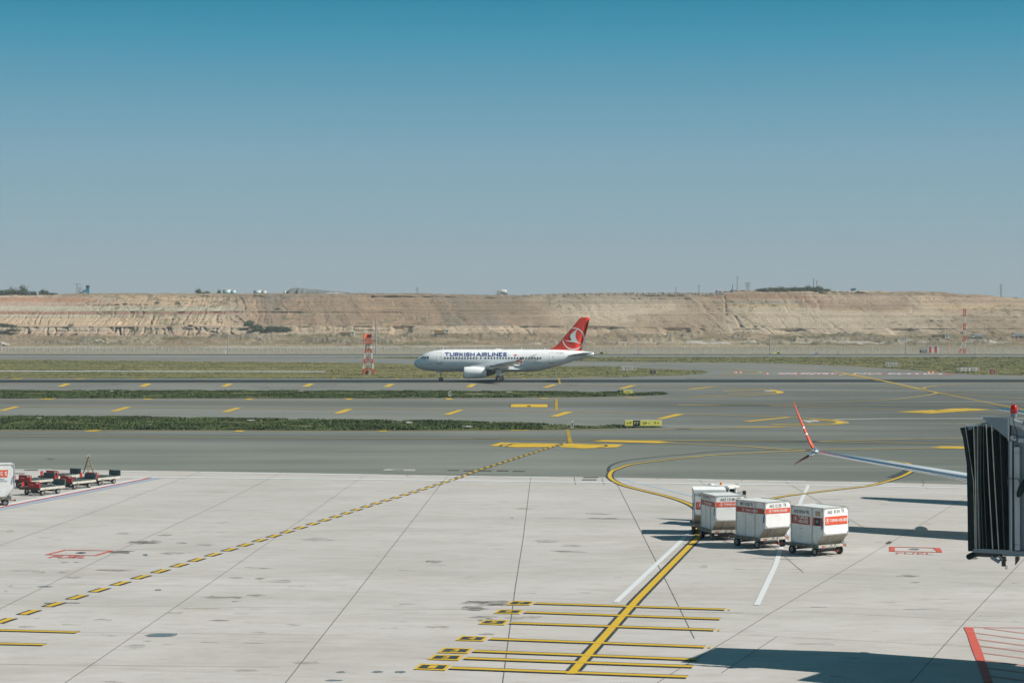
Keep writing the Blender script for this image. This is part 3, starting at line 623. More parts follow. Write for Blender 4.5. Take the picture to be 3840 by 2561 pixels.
# boundary line at the left: white, red, blue
for c,o_,w_ in (('white',.46,.45),('red',.10,.22),('blue',-.40,.70)): zrib(c,w_,[('L',-700,985),('L',0,850),('L',1100,632),('L',2150,428)],off=o_)
zrib('red',.10,[('L',1500,455),('L',2000,440),('L',2150,415)])
for x,y in ((640,700),(1115,600),(1580,512),(60,812)): zpoly('white','L',[(x,y-8),(x+6,y+14),(x+165,y-20)],.001)
# fuel hydrant frames
def frame(c,k,outer,t=.10,tt=.16):
    Q=[gz(k,*p) for p in outer]; cen=sum(Q,V((0,0,0)))/4
    I=[cen+(p-cen)*(1-2*t)+V((0,0,0)) for p in Q]
    for i in range(4): j=(i+1)%4; mpoly(c,[Q[i],Q[j],I[j],I[i]])
frame('red','E',[(300,327),(440,292),(775,298),(655,333)],.07); ground_text('red','FUEL','E',[(325,347),(570,350),(610,336),(365,333)],.02)
frame('red','H',[(220,1357),(218,1315),(625,1325),(680,1366)],.08); zpoly('red','H',[(222,1354),(221,1318),(266,1318),(268,1352)],.001); zpoly('red','H',[(632,1361),(615,1326),(660,1327),(678,1363)],.001)
zpoly('bstain','H',[(378,1337),(410,1330),(460,1330),(488,1337),(460,1343),(410,1343)]); ground_text('red','FUEL','H',[(280,1378),(603,1384),(600,1371),(276,1367)],0)
zpoly('patch','H',[(180,1290),(210,1267),(250,1268),(225,1292)]); zpoly('grate','H',[(180,1290),(210,1267),(250,1268),(225,1292)])
zpoly('bstain','E',[(510,316),(530,308),(590,307),(575,318)])
# red hatched box, lower right
zpoly('red','F',[(1940,455),(2005,460),(2030,530),(2060,600),(2100,720),(2140,834),(2080,834),(2050,740),(1995,600),(1965,505)]); zpoly('red','F',[(2078,830),(2138,830),(2180,960),(2120,960)])
for a,b_ in (((1945,457),(2500,462)),((2080,463),(2500,516)),((2018,495),(2500,560)),((2035,538),(2500,600)),((2050,583),(2500,641)),((2065,630),(2500,686)),((2088,682),(2500,734)),((2105,733),(2500,784)),((2130,788),(2500,840)),((2150,850),(2500,900))): zrib('red',.07,zp('F',a,b_),dz=.001)
# drains, patches, stains
for q in ([(683,660),(686,655),(766,655),(765,660)],[(792,663),(795,657),(876,657),(874,663)],[(880,664),(885,657),(986,657),(984,664)],[(1017,664),(1020,657),(1098,657),(1097,664)],[(1127,666),(1130,659),(1209,660),(1208,666)],[(1603,709),(1610,702),(1707,702),(1705,709)],[(1595,725),(1598,718),(1697,718),(1695,725)]): zpoly('grate','B',q)
zpoly('patch','B',[(246,658),(262,647),(469,650),(460,662)]); zpoly('grate','B',[(308,655),(315,652),(388,653),(385,657)],.004)
zpoly('patch','C',[(585,118),(590,114),(665,117),(645,124),(615,124)]); zpoly('patch','C',[(845,318),(870,313),(945,315),(970,331),(890,335)]); zpoly('grate','C',[(862,316),(868,313),(925,314),(920,317)],.004); zpoly('grate','C',[(905,332),(912,328),(968,329),(960,332)],.004)
zpoly('grate','L',[(335,318),(350,308),(545,308),(530,320)],.006); zpoly('grate','L',[(200,368),(205,357),(362,358),(340,370)],.006); zpoly('tar','L',[(640,155),(700,150),(790,152),(740,157)])
zpoly('bstain','E',[(980,872),(1020,862),(1060,858),(1205,859),(1198,870),(1170,878),(1110,883),(1010,882)])
for a in (('E',1072,564,26,5),('D',168,536,34,7),('D',30,535,38,6),('E',2310,1120,30,6),('E',2260,1176,60,6),('E',330,655,40,5),('E',500,652,45,3),('E',305,541,52,4),('E',985,327,20,6),('E',545,312,25,5)): blob('bstain',*a)
def blob2(c,k,x,y,rx,ry,**kw): blob(c,k,x,y,rx*1.45,ry*1.6,**kw)
for a in (('E',985,240,95,7),('E',820,307,60,10),('E',1170,314,50,5),('E',1610,614,36,4),('E',1600,639,20,3),('E',1500,612,70,5),('E',1750,600,40,4),('E',1990,800,32,3),('E',265,443,32,4),('E',430,447,30,3),('G',590,642,32,6),('G',1122,348,8,2),('F',1565,107,42,5),('F',1605,151,24,3),('D',760,105,70,7),('D',640,135,55,8),('D',720,212,40,6),('D',420,253,45,4),('D',720,299,30,3),('D',137,260,14,2),('E',1120,192,40,4),('E',1230,245,28,3),('E',1590,481,30,3),('E',1765,486,30,3),('E',530,377,25,2),('E',440,378,20,2)): blob2('oil',*a,j=.5)
for a in (('D',800,98,95,9),('D',650,100,110,7),('D',640,140,80,9),('D',750,115,120,6),('D',700,190,90,8),('D',620,95,60,6),('E',975,242,110,9),('E',830,305,80,10),('G',1750,350,150,5)): blob('oil',*a,j=.6,sd=5)
for a in (('E',1190,718,55,6),('E',1755,852,50,7),('E',930,945,95,16),('E',700,768,60,8),('E',500,480,50,7),('E',840,180,50,6),('E',2150,222,110,10),('E',1400,258,60,6),('E',1900,505,110,10),('G',1750,352,120,6),('G',1350,505,80,9),('G',1530,535,70,8),('F',180,45,40,8),('E',2090,1056,80,10),('E',1650,1110,90,10),('D',1000,190,60,7),('D',900,195,60,10),('E',1000,910,30,5)): blob('oilf',*a,j=.5)
for a in (('E',70,538,18,6),('E',45,570,18,5),('E',1400,690,160,8),('E',60,165,60,6),('G',1200,285,60,5)): blob('sand',*a,j=.5)
# small scattered scuffs and oil spots over the apron, seen all across it
rr=random.Random(5)
for i in range(240):
    X=rr.uniform(-24,22); Y=rr.uniform(56,126); L=rr.uniform(.08,.5)*(1 if rr.random()<.85 else 2.4); wd=L*rr.uniform(.12,.35)
    c=rr.choice(['oilf','oilf','oil']) ; n=9; a0=rr.uniform(-.35,.15)
    mpoly(c,[V((X+math.cos(a0)*math.cos(2*PI*k/n)*L*rr.uniform(.6,1.2)-math.sin(a0)*math.sin(2*PI*k/n)*wd, Y+math.sin(a0)*math.cos(2*PI*k/n)*L+math.cos(a0)*math.sin(2*PI*k/n)*wd*rr.uniform(.5,1.3),0)) for k in range(n)],i*2e-6)
# tyre tracks curving on the taxiways
for k,pts in (('A',[(250,95),(350,97),(450,92),(620,78),(780,70),(760,73)]),('A',[(380,97),(550,92),(750,80),(850,70)]),('A',[(2100,95),(2200,85),(2280,75),(2150,78),(2220,72)]),('A',[(1700,85),(1820,95),(1760,103)]),('B',[(1300,96),(1450,90),(1560,80),(1480,74)]),('C',[(0,40),(120,42),(60,30),(180,38)]),('C',[(1700,130),(1900,136),(2050,142)]),('C',[(2200,215),(2351,205)])):
    zrib('tar',.16,zp(k,*pts),sm=5)
zpoly('tar','C',[(1690,132),(1780,129),(1910,134),(1880,140),(1760,140)])
names=dict(joint='slab_joint',grate='drain_grate',patch='repair_patch')
for c,mb in MK.items():
    if mb.f: tag(mb.build(names.get(c,PM[c].name.replace('.','_')),PM[c],apron),kind='structure')
# ================================================================ THE EXCAVATED HILLSIDE
SKY=[(-1500,1112),(-300,1110),(0,1108),(200,1106.5),(250,1103.5),(330,1099.6),(550,1100),(1050,1100.6),(1300,1101),(1577,1101),(1853,1106.7),(1960,1105.5),(2130,1101),(2350,1098),(2600,1098),(2678,1099.5),(2816,1092),(3093,1091.5),(3200,1090.5),(3370,1095),(3452,1090.5),(3591,1102),(3679,1106),(3840,1121.7),(4100,1135),(5400,1150)]
skx=np.array([p[0] for p in SKY],float); sky_y=np.array([p[1] for p in SKY],float)
def sk(px): return np.interp(px,skx,sky_y)
def lat(px,l,m,r_): return np.interp(px,[900,1300,2250,2650],[l,m,m,r_])
def yz(py,Y): return HCAM-(py-YH)*Y/FPX
PXC=np.linspace(-900,4740,1900)
def zone_rows():
    K=[(985,lambda p:YH+HCAM*FPX/985+0*p,'p',18),(1035,lambda p:1291+0*p,'p',10),(1100,lambda p:1275+2*np.sin(p/260)+0*p,'p',12),
       (1134,lambda p:lat(p,1259,1251,1251)+1.5*np.sin(p/170),'c',26),(1146,lambda p:lat(p,1226,1222.5,1232)+0*p,'b',5),(1153,lambda p:lat(p,1218,1221,1229)+0*p,'c',26),
       (1180,lambda p:lat(p,1168,1169,1176),'b',4),(1188,lambda p:lat(p,1166,1166.5,1173),'c',30),(1218,lambda p:sk(p)+9,'t',7),(1230,lambda p:sk(p),'f',4),(1290,None,'f',3),(2100,None,'f',0)]
    return K
K=zone_rows(); rows=[]
for i,(Y,fn,kind,n) in enumerate(K):
    if fn is None: break
    nx=K[i+1]
    if nx[1] is None: rows.append((Y,fn(PXC),kind,0)); continue
    for j in range(n):
        t=j/n; rows.append((Y+(nx[0]-Y)*t, fn(PXC)*(1-t)+nx[1](PXC)*t, kind, t))
Yg=np.array([np.full_like(PXC,r_[0]) for r_ in rows]); PY=np.array([r_[1] for r_ in rows]); KD=np.array([r_[2] for r_ in rows])
PXg=np.tile(PXC,(len(rows),1))
Zg=yz(PY,Yg)
for Ye in (1290,1500,2100):
    Yg=np.vstack([Yg,np.full((1,len(PXC)),Ye)]); Zg=np.vstack([Zg,yz(sk(PXC),1230)[None]-.5]); PY=np.vstack([PY,sk(PXC)[None]]); PXg=np.vstack([PXg,PXC[None]]); KD=np.append(KD,'f')
Xg=(PXg-CX)/FPX*Yg
cl=np.isin(KD,['c'])[:,None]*1.0; pl=np.isin(KD,['p'])[:,None]*1.0; tp=np.isin(KD,['t'])[:,None]*1.0
midw=np.interp(PXg,[850,1050,2000,2300],[0,1,1,.25])
sl=Zg*np.interp(PXg,[0,700,1300,2200,2700,3840],[-.08,-.18,-.75,-.7,-.45,-.7])
xs=Xg-sl+(fbm(Xg*.04,Zg*.12,3,96)-.5)*11
def groove(x,z,lam,wid,s):
    r_=np.abs(vn(x/lam,z/22+s,s)-.5)*2; return np.clip(1-r_/wid,0,1)
gl=groove(xs+fbm(Xg*.1,Zg*.3,3)*4,Zg,7.0,.20,3)*1.3+groove(xs+fbm(Xg*.3,Zg*.5,2)*2,Zg,2.4,.35,9)*.8
gl+=groove(xs+fbm(Xg*.15,Zg*.4,3)*3,Zg*1.5,4.2,.13,55)*2.6*(PY>1169)*(PY<1258)*np.interp(PXg,[700,1000],[1,.25])
cx_=np.interp(Zg,[5,20,31],[2730,2723,2714])+(fbm(Zg*.5,Zg*0,3)-.5)*10; gl+=np.clip(1-np.abs(PXg-cx_)/5.5,0,1)*3.2*(PY<1185)
gl+=np.clip(1-np.abs(PXg-(2760+(PY-1190)*.55))/9,0,1)*4*(PY>1185)*(PY<1228)
big=(fbm(xs*.05,Zg*.06,4,5)-.5)*9*midw+(fbm(xs*.12,Zg*.14,3,6)-.5)*3
lowc=((Yg>1133)&(Yg<1150))*np.interp(PXg,[1000,1250,4000],[0,1,1])
pits=np.clip((vn(Xg/16,Zg*0+3,31)-.64)*6,0,1)*lowc
gl=gl*np.interp(PXg,[850,1050,2000,2200],[1.05,.50,.50,.95])*np.clip(2.6*fbm(Xg*.018,Zg*.05,3,91)-.35,0.1,1.6)
gl=gl*(cl+.5*tp)*(1+.45*lowc); big=big*(cl)+pits*4.0
nz=(fbm(Xg*.22,Yg*.10,4,8)-.5)
Yd=Yg+gl+big*.9+(fbm(Xg*.012,Zg*1.1,4,93)-.5)*3.2*cl
Zd=Zg+pl*(nz*2.4+(fbm(Xg*.05,Yg*.06,3,9)-.5)*2.5*(Yg>1040)*(Yg<1120))*np.clip((Yg-990)/60,0,1)+tp*nz*1.6+(np.isin(KD,['f'])[:,None])*(fbm(Xg*.15,Yg*.01,4,12)-.5)*1.3-pits*1.2
Zd[0]=-.06
# rubble heaps on the flat in front of the cliff
rub=np.clip((fbm(Xg*.09,Yg*.05,4,40)-.55)*8,0,1)*pl*((Yg>1030))
Zd=Zd+rub*(fbm(Xg*.6,Yg*.5,3,41))*2.2
def S(c): return np.array(lin(c))
ny,nx_=Xg.shape
def mixa(a,b_,k): return a*(1-k[...,None])+b_*k[...,None]
def band(c0,c1,soft=2.0):
    yy=PY+(fbm(Xg*.02,Zg*.0,3,50)-.5)*7
    return np.clip((yy-c0)/soft,0,1)*np.clip((c1-yy)/soft,0,1)
def xr(a,b_,soft=60): 
    x=PXg+(fbm(Zg*.15,Xg*.01,3,60)-.5)*120; return np.clip((x-a)/soft,0,1)*np.clip((b_-x)/soft,0,1)
n_lo=fbm(Xg*.03,Zg*.08,4,70); n_hi=fbm(Xg*.35,Zg*.6+Yg*.1,4,71); n_st=fbm(Xg*.01,Zg*1.6,3,72); n_dg=fbm((Xg-sl*1.2)*.09,Zg*.03,4,73)
C_=np.zeros((ny,nx_,3))+S((196,178,150))
C_=mixa(C_,S((178,158,130)),np.clip((n_lo-.42)*5,0,1)*.7)
# left cliff strata
Lw=xr(-1600,950,120)
for c0,c1,cc,a in ((1116,1133,(186,135,104),.8),(1133,1149,(186,158,136),.7),(1149,1166,(190,186,160),.9),(1168,1181,(160,122,102),.85),(1181,1190,(182,180,156),.6),(1190,1224,(202,178,144),.8),(1224,1229,(160,130,110),.6),(1229,1238,(188,182,158),.7),(1238,1242,(165,132,112),.6),(1242,1250,(192,176,150),.6),(1250,1257,(180,140,118),.6)):
    w_=band(c0,c1,1.5)*Lw*a
    if c0==1116: w_=w_*xr(-1600,380,90)
    C_=mixa(C_,S(cc),w_)
C_=mixa(C_,S((200,176,142)),band(1106,1150,6)*xr(400,830,80)*.9)
C_=mixa(C_,S((165,158,138)),band(1149,1153,1)*xr(400,830,60)*.8); C_=mixa(C_,S((165,140,120)),band(1139,1142,1)*xr(400,830,60)*.6)
# middle tip slopes, brown with grey slides
Mw=xr(830,2080,140)*(PY<1222)
C_=mixa(C_,S((160,138,114)),Mw*1.0); C_=mixa(C_,S((124,122,112)),Mw*np.clip((n_dg-.49)*7,0,1)*.62); C_=mixa(C_,S((178,152,122)),Mw*np.clip((.43-n_dg)*9,0,1)*.8); C_=mixa(C_,S((128,126,118)),Mw*band(1095,1122,8)*.45)
C_=mixa(C_,S((150,142,126)),band(1100,1145,10)*xr(1950,2700,150)*.6)
C_=mixa(C_,S((196,180,152)),band(1140,1222,6)*xr(2080,2650,80)*.85)
for c0,c1,cc,a in ((1104,1124,(168,132,110),.85),(1124,1126,(186,170,146),.6),(1128,1143,(162,156,138),.8),(1143,1151,(196,168,118),.8),(1151,1175,(192,178,150),.9)):
    C_=mixa(C_,S(cc),band(c0,c1,1.5)*xr(2650,3080,60)*a)
C_=mixa(C_,S((158,128,106)),xr(2990,3170,50)*band(1105,1160,8)*.7)
C_=mixa(C_,S((160,140,116)),xr(3100,3480,60)*band(1090,1165,8)*.8); C_=mixa(C_,S((112,112,84)),xr(3080,3480,80)*band(1095,1168,8)*np.clip((n_lo-.5)*9,0,1)*.8)
C_=mixa(C_,S((172,150,124)),xr(3440,5000,60)*band(1100,1142,5)*.7); C_=mixa(C_,S((204,180,136)),xr(3480,3780,40)*band(1144,1160,3)*.7)
C_=mixa(C_,S((186,172,146)),xr(2600,5000,80)*band(1176,1250,5)*.7)
# bench lines, ground in front, top
C_=mixa(C_,S((140,134,104)),((PY>1164.8)&(PY<1168)&(PXg<2000))*.55)
C_=mixa(C_,S((150,136,112)),band(1095,1108,2)*.6+0*PXg)
g=np.clip((PY-lat(PXg,1257,1249,1250))/3,0,1)
gc=mixa(np.zeros((ny,nx_,3))+S((156,140,110)),S((118,114,80)),np.clip((fbm(Xg*.03,Yg*.05,4,80)-.42)*6,0,1)*.85)
gc=mixa(gc,S((186,168,136)),np.clip((fbm(Xg*.05,Yg*.09,4,81)-.56)*9,0,1)*.8)
gc=mixa(gc,S((164,158,142)),rub*.5); gc=mixa(gc,S((184,170,140)),np.clip((PY-1291)/5,0,1)*.65)
tk=np.interp(PXg,[-1500,700,1300,1900,2100,2600,4000,5400],[1303,1303,1303,1297,1288,1284.5,1283,1283]); trk=np.clip(2.3-np.abs(PY-tk),0,1)
gc=mixa(gc,S((196,192,180)),trk*.9)
gc=gc*.88; gc=mixa(gc,S((204,200,186)),trk*.6*np.interp(PXg,[1900,2100],[1,.25])); C_=mixa(C_,gc,g)
# vegetation specks
C_=mixa(C_,S((112,110,82)),np.clip((n_hi-.55)*8,0,1)*np.clip((n_lo-.42)*6,0,1)*.8); C_=mixa(C_,S((150,130,104)),np.clip((fbm(Xg*.018,Zg*.09,4,98)-.50)*7,0,1)*.55)
C_*= (0.86+.28*n_hi)[...,None]; C_*= (0.76+.48*n_st)[...,None]
C_=C_*np.array([.70,.685,.72]); C_=np.clip(C_/.80,0,.72)
vs=np.stack([Xg,Yd,Zd],-1).reshape(-1,3)
idx=np.arange(ny*nx_).reshape(ny,nx_); q=np.stack([idx[:-1,:-1],idx[:-1,1:],idx[1:,1:],idx[1:,:-1]],-1).reshape(-1,4)
me=bpy.data.meshes.new('hillside'); me.vertices.add(len(vs)); me.vertices.foreach_set('co',vs.ravel()); me.loops.add(len(q)*4); me.loops.foreach_set('vertex_index',q.ravel())
me.polygons.add(len(q)); me.polygons.foreach_set('loop_start',np.arange(len(q))*4); me.polygons.foreach_set('loop_total',np.full(len(q),4)); me.update(); me.validate()
ca=me.color_attributes.new('soil','FLOAT_COLOR','POINT'); ca.data.foreach_set('color',np.concatenate([C_.reshape(-1,3),np.ones((len(vs),1))],1).ravel())
m,nt,b=_new('hillside_soil'); P,xyz=geo(nt); at=nt.nodes.new('ShaderNodeAttribute'); at.attribute_name='soil'
n1=noise_node(nt,.9,6,.7,P,(1,1,1.5)); n2=noise_node(nt,.25,6,.7,P)
c=mixc(nt,1.0,at.outputs['Color'],ramp(nt,n1.outputs['Fac'],[(.30,.62),(.65,1.18)]).outputs['Color'],'MULTIPLY')
c=mixc(nt,ramp(nt,n2.outputs['Fac'],[(.55,0.),(.7,.35)]).outputs['Color'],c,lin((120,112,90)))
link(nt,c,b.inputs['Base Color']); b.inputs['Roughness'].default_value=1; b.inputs['Specular IOR Level'].default_value=.05; bump(nt,b,n1.outputs['Fac'],1.0,1.0)
me.materials.append(m); hill=bpy.data.objects.new('hillside',me); col.objects.link(hill); tag(hill,kind='structure')
# grey spoil heap standing behind the brow
mb=MB(); mb.smooth=True; Yh=1330
top=[(1060,1100),(1073,1096),(1093,1080),(1115,1079.5),(1130,1081),(1140,1080.5),(1160,1085),(1180,1084),(1200,1087),(1225,1089),(1245,1093),(1280,1094.5),(1318,1098),(1345,1102)]
tx=np.interp(np.linspace(1060,1345,60),[p[0] for p in top],[p[0] for p in top]); ty=np.interp(tx,[p[0] for p in top],[p[1] for p in top])
rings=[]
for i,(x,y) in enumerate(zip(tx,ty)):
    p=AT(x,y,Yh); b0=AT(x,1106,Yh).z; h=max(.3,p.z-b0); n_=float(fbm(np.array([x*.08]),np.array([1.]),3)[0])*2.2-.4
    rings.append([V((p.x,Yh+h*2.0,b0)),V((p.x+.6*n_,Yh+h*.6,b0+h*.82)),V((p.x,Yh,b0+h)),V((p.x-n_,Yh-h*.9*(.7+n_),b0+h*.5)),V((p.x,Yh-h*1.9,b0))])
mb.loft(rings,closed=False); M_spoil=mat('grey_gravel',lin((104,110,110)),.95,0,.55,.03)
tag(mb.build('hill',M_spoil),kind='structure')
mb=MB(); mb.smooth=True; rings=[]
for i in range(24):
    x=1195+i*5; h=(1.6+random.uniform(-.25,.25))*math.sin(PI*i/23)**.8+.2; p=AT(x,1101,1300); rings.append([V((p.x,1300+h*2,p.z-1)),V((p.x,1300,p.z-1+h)),V((p.x,1300-h*2,p.z-1))])
mb.loft(rings,closed=False); tag(mb.build('hill',mat('pale_gravel',lin((165,165,160)),.95,0,.2,.2)),kind='structure')
# ================================================================ AIRCRAFT
def pch(x,xs,ys):
    """monotone cubic interpolation"""
    i=max(0,min(len(xs)-2,int(np.searchsorted(xs,x))-1)); h=[xs[k+1]-xs[k] for k in range(len(xs)-1)]; d=[(ys[k+1]-ys[k])/h[k] for k in range(len(h))]
    def sl_(k):
        if k==0: return d[0]
        if k==len(xs)-1: return d[-1]
        return 0 if d[k-1]*d[k]<=0 else 2*d[k-1]*d[k]/(d[k-1]+d[k])
    t=(x-xs[i])/h[i]; m0,m1=sl_(i)*h[i],sl_(i+1)*h[i]
    return (2*t**3-3*t*t+1)*ys[i]+(t**3-2*t*t+t)*m0+(-2*t**3+3*t*t)*ys[i+1]+(t**3-t*t)*m1
class Fus:
    def __init__(s,sec): s.x=[a[0] for a in sec]; s.t=[a[1] for a in sec]; s.b=[a[2] for a in sec]; s.w=[a[3] if len(a)>3 else (a[1]-a[2])/2*.955 for a in sec]
    def at(s,x):
        x=max(s.x[0],min(s.x[-1],x)); t=pch(x,s.x,s.t); b_=pch(x,s.x,s.b); return (t+b_)/2,(t-b_)/2,pch(x,s.x,s.w)
    def y(s,x,z,off=.0):
        c,h,w_=s.at(x); k=max(0.0,1-((z-c)/h)**2); return w_*math.sqrt(k)+off
    def ring(s,x,n=40):
        c,h,w_=s.at(x); return [V((x,math.cos(2*PI*i/n)*w_,c+math.sin(2*PI*i/n)*h)) for i in range(n)]
    def p(s,x,z,side=-1,off=.02): return V((x,side*s.y(x,z,off),z))
TH=[(0,0),(.015,.022),(.07,.045),(.25,.062),(.5,.056),(.8,.025),(1,.002)]
def wing_ring(y,xle,ch,z,tk=1.0):
    r_=[V((xle+c*ch,y,z+t*ch*tk)) for c,t in TH]; r_+=[V((xle+c*ch,y,z-t*ch*tk*.75)) for c,t in TH[-2:0:-1]]; return r_
def make_wing(st,side,name,root,mats,le=True,cap=True):
    mb=MB(); mb.smooth=True; R_=[wing_ring(side*s[0],*s[1:]) for s in st]; n=len(R_[0]); mb.loft(R_)
    if le:
        for k in range(len(R_)-1):
            for i in (0,1,n-1,n-2): mb.mi[k*n+i]=1
    return mb.build(name,mats,root)
M_wing=mat('wing_grey_paint',(.60,.63,.65),.32,.1,.05,.8,(.3,.3,.3),.2)
M_le=mat('polished_leading_edge',(.75,.80,.86),.16,.85,.03,1)
def wheel(root,name,c,axis,r_,w_,rim=.58,n=20):
    mb=MB(); mb.smooth=True; mb.lathe([(-w_/2,r_*rim*.9),(-w_/2,r_*.80),(-w_*.46,r_*.93),(-w_*.3,r_),(w_*.3,r_),(w_*.46,r_*.93),(w_/2,r_*.80),(w_/2,r_*rim*.9)],c,axis,n); t=mb.build(name,M_dark,root)
    mb=MB(); mb.lathe([(-w_*.51,r_*rim),(-w_*.38,r_*rim*.72),(-w_*.52,r_*.26),(-w_*.56,r_*.05),(w_*.56,r_*.05),(w_*.52,r_*.26),(w_*.38,r_*rim*.72),(w_*.51,r_*rim)],c,axis,n); mb.build('rim',M_rimw,t); return t
M_hitch=mat('dull_red_hitch',(.20,.03,.02),.6,0,.2,5,(.05,.04,.03),.5)
M_rimw=mat('wheel_rim',(.26,.27,.27),.5,.2,.1,6,(.1,.08,.06),.4)
def engine(root,x,y,z,L,r_,side):
    """nacelle with lip, fan, core, pylon"""
    mb=MB(); mb.smooth=True; c=(x,y,z)
    mb.lathe([(.9,.55),(.9,r_*.80),(.45,r_*.80),(.12,r_*.84),(.0,r_*.90),(.03,r_*.95),(.18,r_*.99),(.7,r_*1.03),(1.6,r_*1.03),(L*.62,r_*1.0),(L*.84,r_*.90),(L,r_*.77),(L-.05,r_*.66),(L-.9,r_*.60)],c,(1,0,0),36)
    n=36
    e=mb.build('engine_cowl',[M_white,M_metal],root)
    for p_ in e.data.polygons:
        cx_=sum((e.data.vertices[i].co.x for i in p_.vertices))/len(p_.vertices)
        if cx_<x+.13: p_.material_index=1
    mb=MB(); mb.smooth=True; mb.lathe([(.5,.02),(.62,.16),(.9,.27)],c,(1,0,0),16); mb.build('spinner',M_grey,e)
    mb=MB()
    for k in range(22):
        a=2*PI*k/22; u=V((0,math.cos(a),math.sin(a))); v_=V((0,-math.sin(a),math.cos(a))); o=V(c)
        mb.poly([o+V((.80,0,0))+u*.25-v_*.04,o+V((.80,0,0))+u*r_*.80-v_*.10,o+V((.95,0,0))+u*r_*.80+v_*.10,o+V((.95,0,0))+u*.25+v_*.04])
    mb.build('fan',M_darkmetal,e)
    mb=MB(); mb.smooth=True; mb.lathe([(L-.9,r_*.62),(L+.02,r_*.66),(L+.55,r_*.58),(L+1.0,r_*.50),(L+1.02,r_*.40),(L+.7,r_*.36)],c,(1,0,0),28); mb.build('exhaust_nozzle',M_darkmetal,root)
    mb=MB(); mb.smooth=True; mb.lathe([(L+.6,r_*.30),(L+1.0,r_*.28),(L+1.45,.03)],c,(1,0,0),18); mb.build('exhaust_cone',M_darkmetal,root)
    return e
def fin_pts(st,z):
    zs=[s[0] for s in st]; return np.interp(z,zs,[s[1] for s in st]),np.interp(z,zs,[s[2] for s in st])
FT=[(0,0),(.02,.025),(.10,.045),(.35,.055),(.7,.032),(1,.003)]
def fin_y(st,x,z,k=.9):
    l,t=fin_pts(st,z); ch=t-l; c=min(1,max(0,(x-l)/ch)); return min(.38,float(np.interp(c,[a[0] for a in FT],[a[1] for a in FT]))*ch*k)
def make_fin(st,root,m,name='tail_fin'):
    mb=MB(); mb.smooth=True; R_=[]
    for z,l,t in st:
        ch=t-l; r_=[V((l+c*ch,-fin_y(st,l+c*ch,z),z)) for c,_ in FT]+[V((l+c*ch,fin_y(st,l+c*ch,z),z)) for c,_ in FT[-2:0:-1]]; R_.append(r_)
    mb.loft(R_); return mb.build(name,m,root)
def gear(root,x,y,z_att,r_,w_,track,name,r_strut=.09,n_w=2):
    mb=MB(); mb.cyl((x,y,r_),(x,y,z_att),r_strut,r_strut*1.25,12); mb.cyl((x,y-track,r_),(x,y+track,r_),r_strut*.8,None,10)
    mb.bar((x+.08,y,z_att*.62),(x-.55,y,z_att),.07); mb.bar((x+.05,y,r_+.15),(x+.3,y,r_+.38),.05); mb.bar((x+.3,y,r_+.38),(x+.08,y,r_+.65),.05)
    g=mb.build(name,M_steel,root)
    for s in (-1,1): wheel(g,'wheel',(x,y+s*track,r_),(0,1,0),r_,w_,.56)
    return g
SEC=[(0,3.44,3.38,.03),(.04,3.60,3.18,.22),(.15,3.80,2.98,.42),(.4,4.05,2.72,.68),(.8,4.36,2.48,.97),(1.36,4.74,2.27,1.28),(2.0,5.20,2.12,1.52),(2.6,5.47,2.02,1.68),(3.4,5.70,1.93,1.83),(4.6,5.88,1.87,1.94),(6.2,5.98,1.84,1.975),(10,6.0,1.84,1.975),(22,6.0,1.84,1.975),(23.5,6.0,2.0,1.95),(25.4,6.0,2.42,1.84),(27.5,5.96,3.02,1.58),(30,5.82,3.82,1.10),(32,5.66,4.42,.68),(33.2,5.46,4.80,.40),(33.8,5.32,4.98,.22)]
def surf_rect(F,x0,z0,x1,z1,n=6,off=.02,side=-1):
    mb=MB()
    zs=[z0+(z1-z0)*i/n for i in range(n+1)]
    for a,b_ in zip(zs,zs[1:]): mb.poly([F.p(x0,a,side,off),F.p(x1,a,side,off),F.p(x1,b_,side,off),F.p(x0,b_,side,off)])
    return mb
def surf_outline(mb,F,x0,z0,x1,z1,t=.05,r_=.18,off=.018,side=-1):
    pts=[]
    for cx_,cz,a0 in ((x1-r_,z1-r_,0),(x0+r_,z1-r_,90),(x0+r_,z0+r_,180),(x1-r_,z0+r_,270)):
        for k in range(4):
            a=math.radians(a0+k*30); pts.append((cx_+math.cos(a)*r_,cz+math.sin(a)*r_))
    full=[]
    for i,(x,z) in enumerate(pts):
        x2,z2=pts[(i+1)%len(pts)]; n=max(1,int(abs(z2-z)/.35))
        for k in range(n): full.append((x+(x2-x)*k/n,z+(z2-z)*k/n))
    cx_,cz=(x0+x1)/2,(z0+z1)/2; W_,H_=(x1-x0)/2,(z1-z0)/2
    ins=[(cx_+(x-cx_)*(1-t/W_),cz+(z-cz)*(1-t/H_)) for x,z in full]
    n=len(full)
    for i in range(n):
        j=(i+1)%n; mb.poly([F.p(*full[i],side,off),F.p(*full[j],side,off),F.p(*ins[j],side,off),F.p(*ins[i],side,off)])
M_line=mat('panel_line_grey',(.33,.35,.37),.5,0,.05,2)
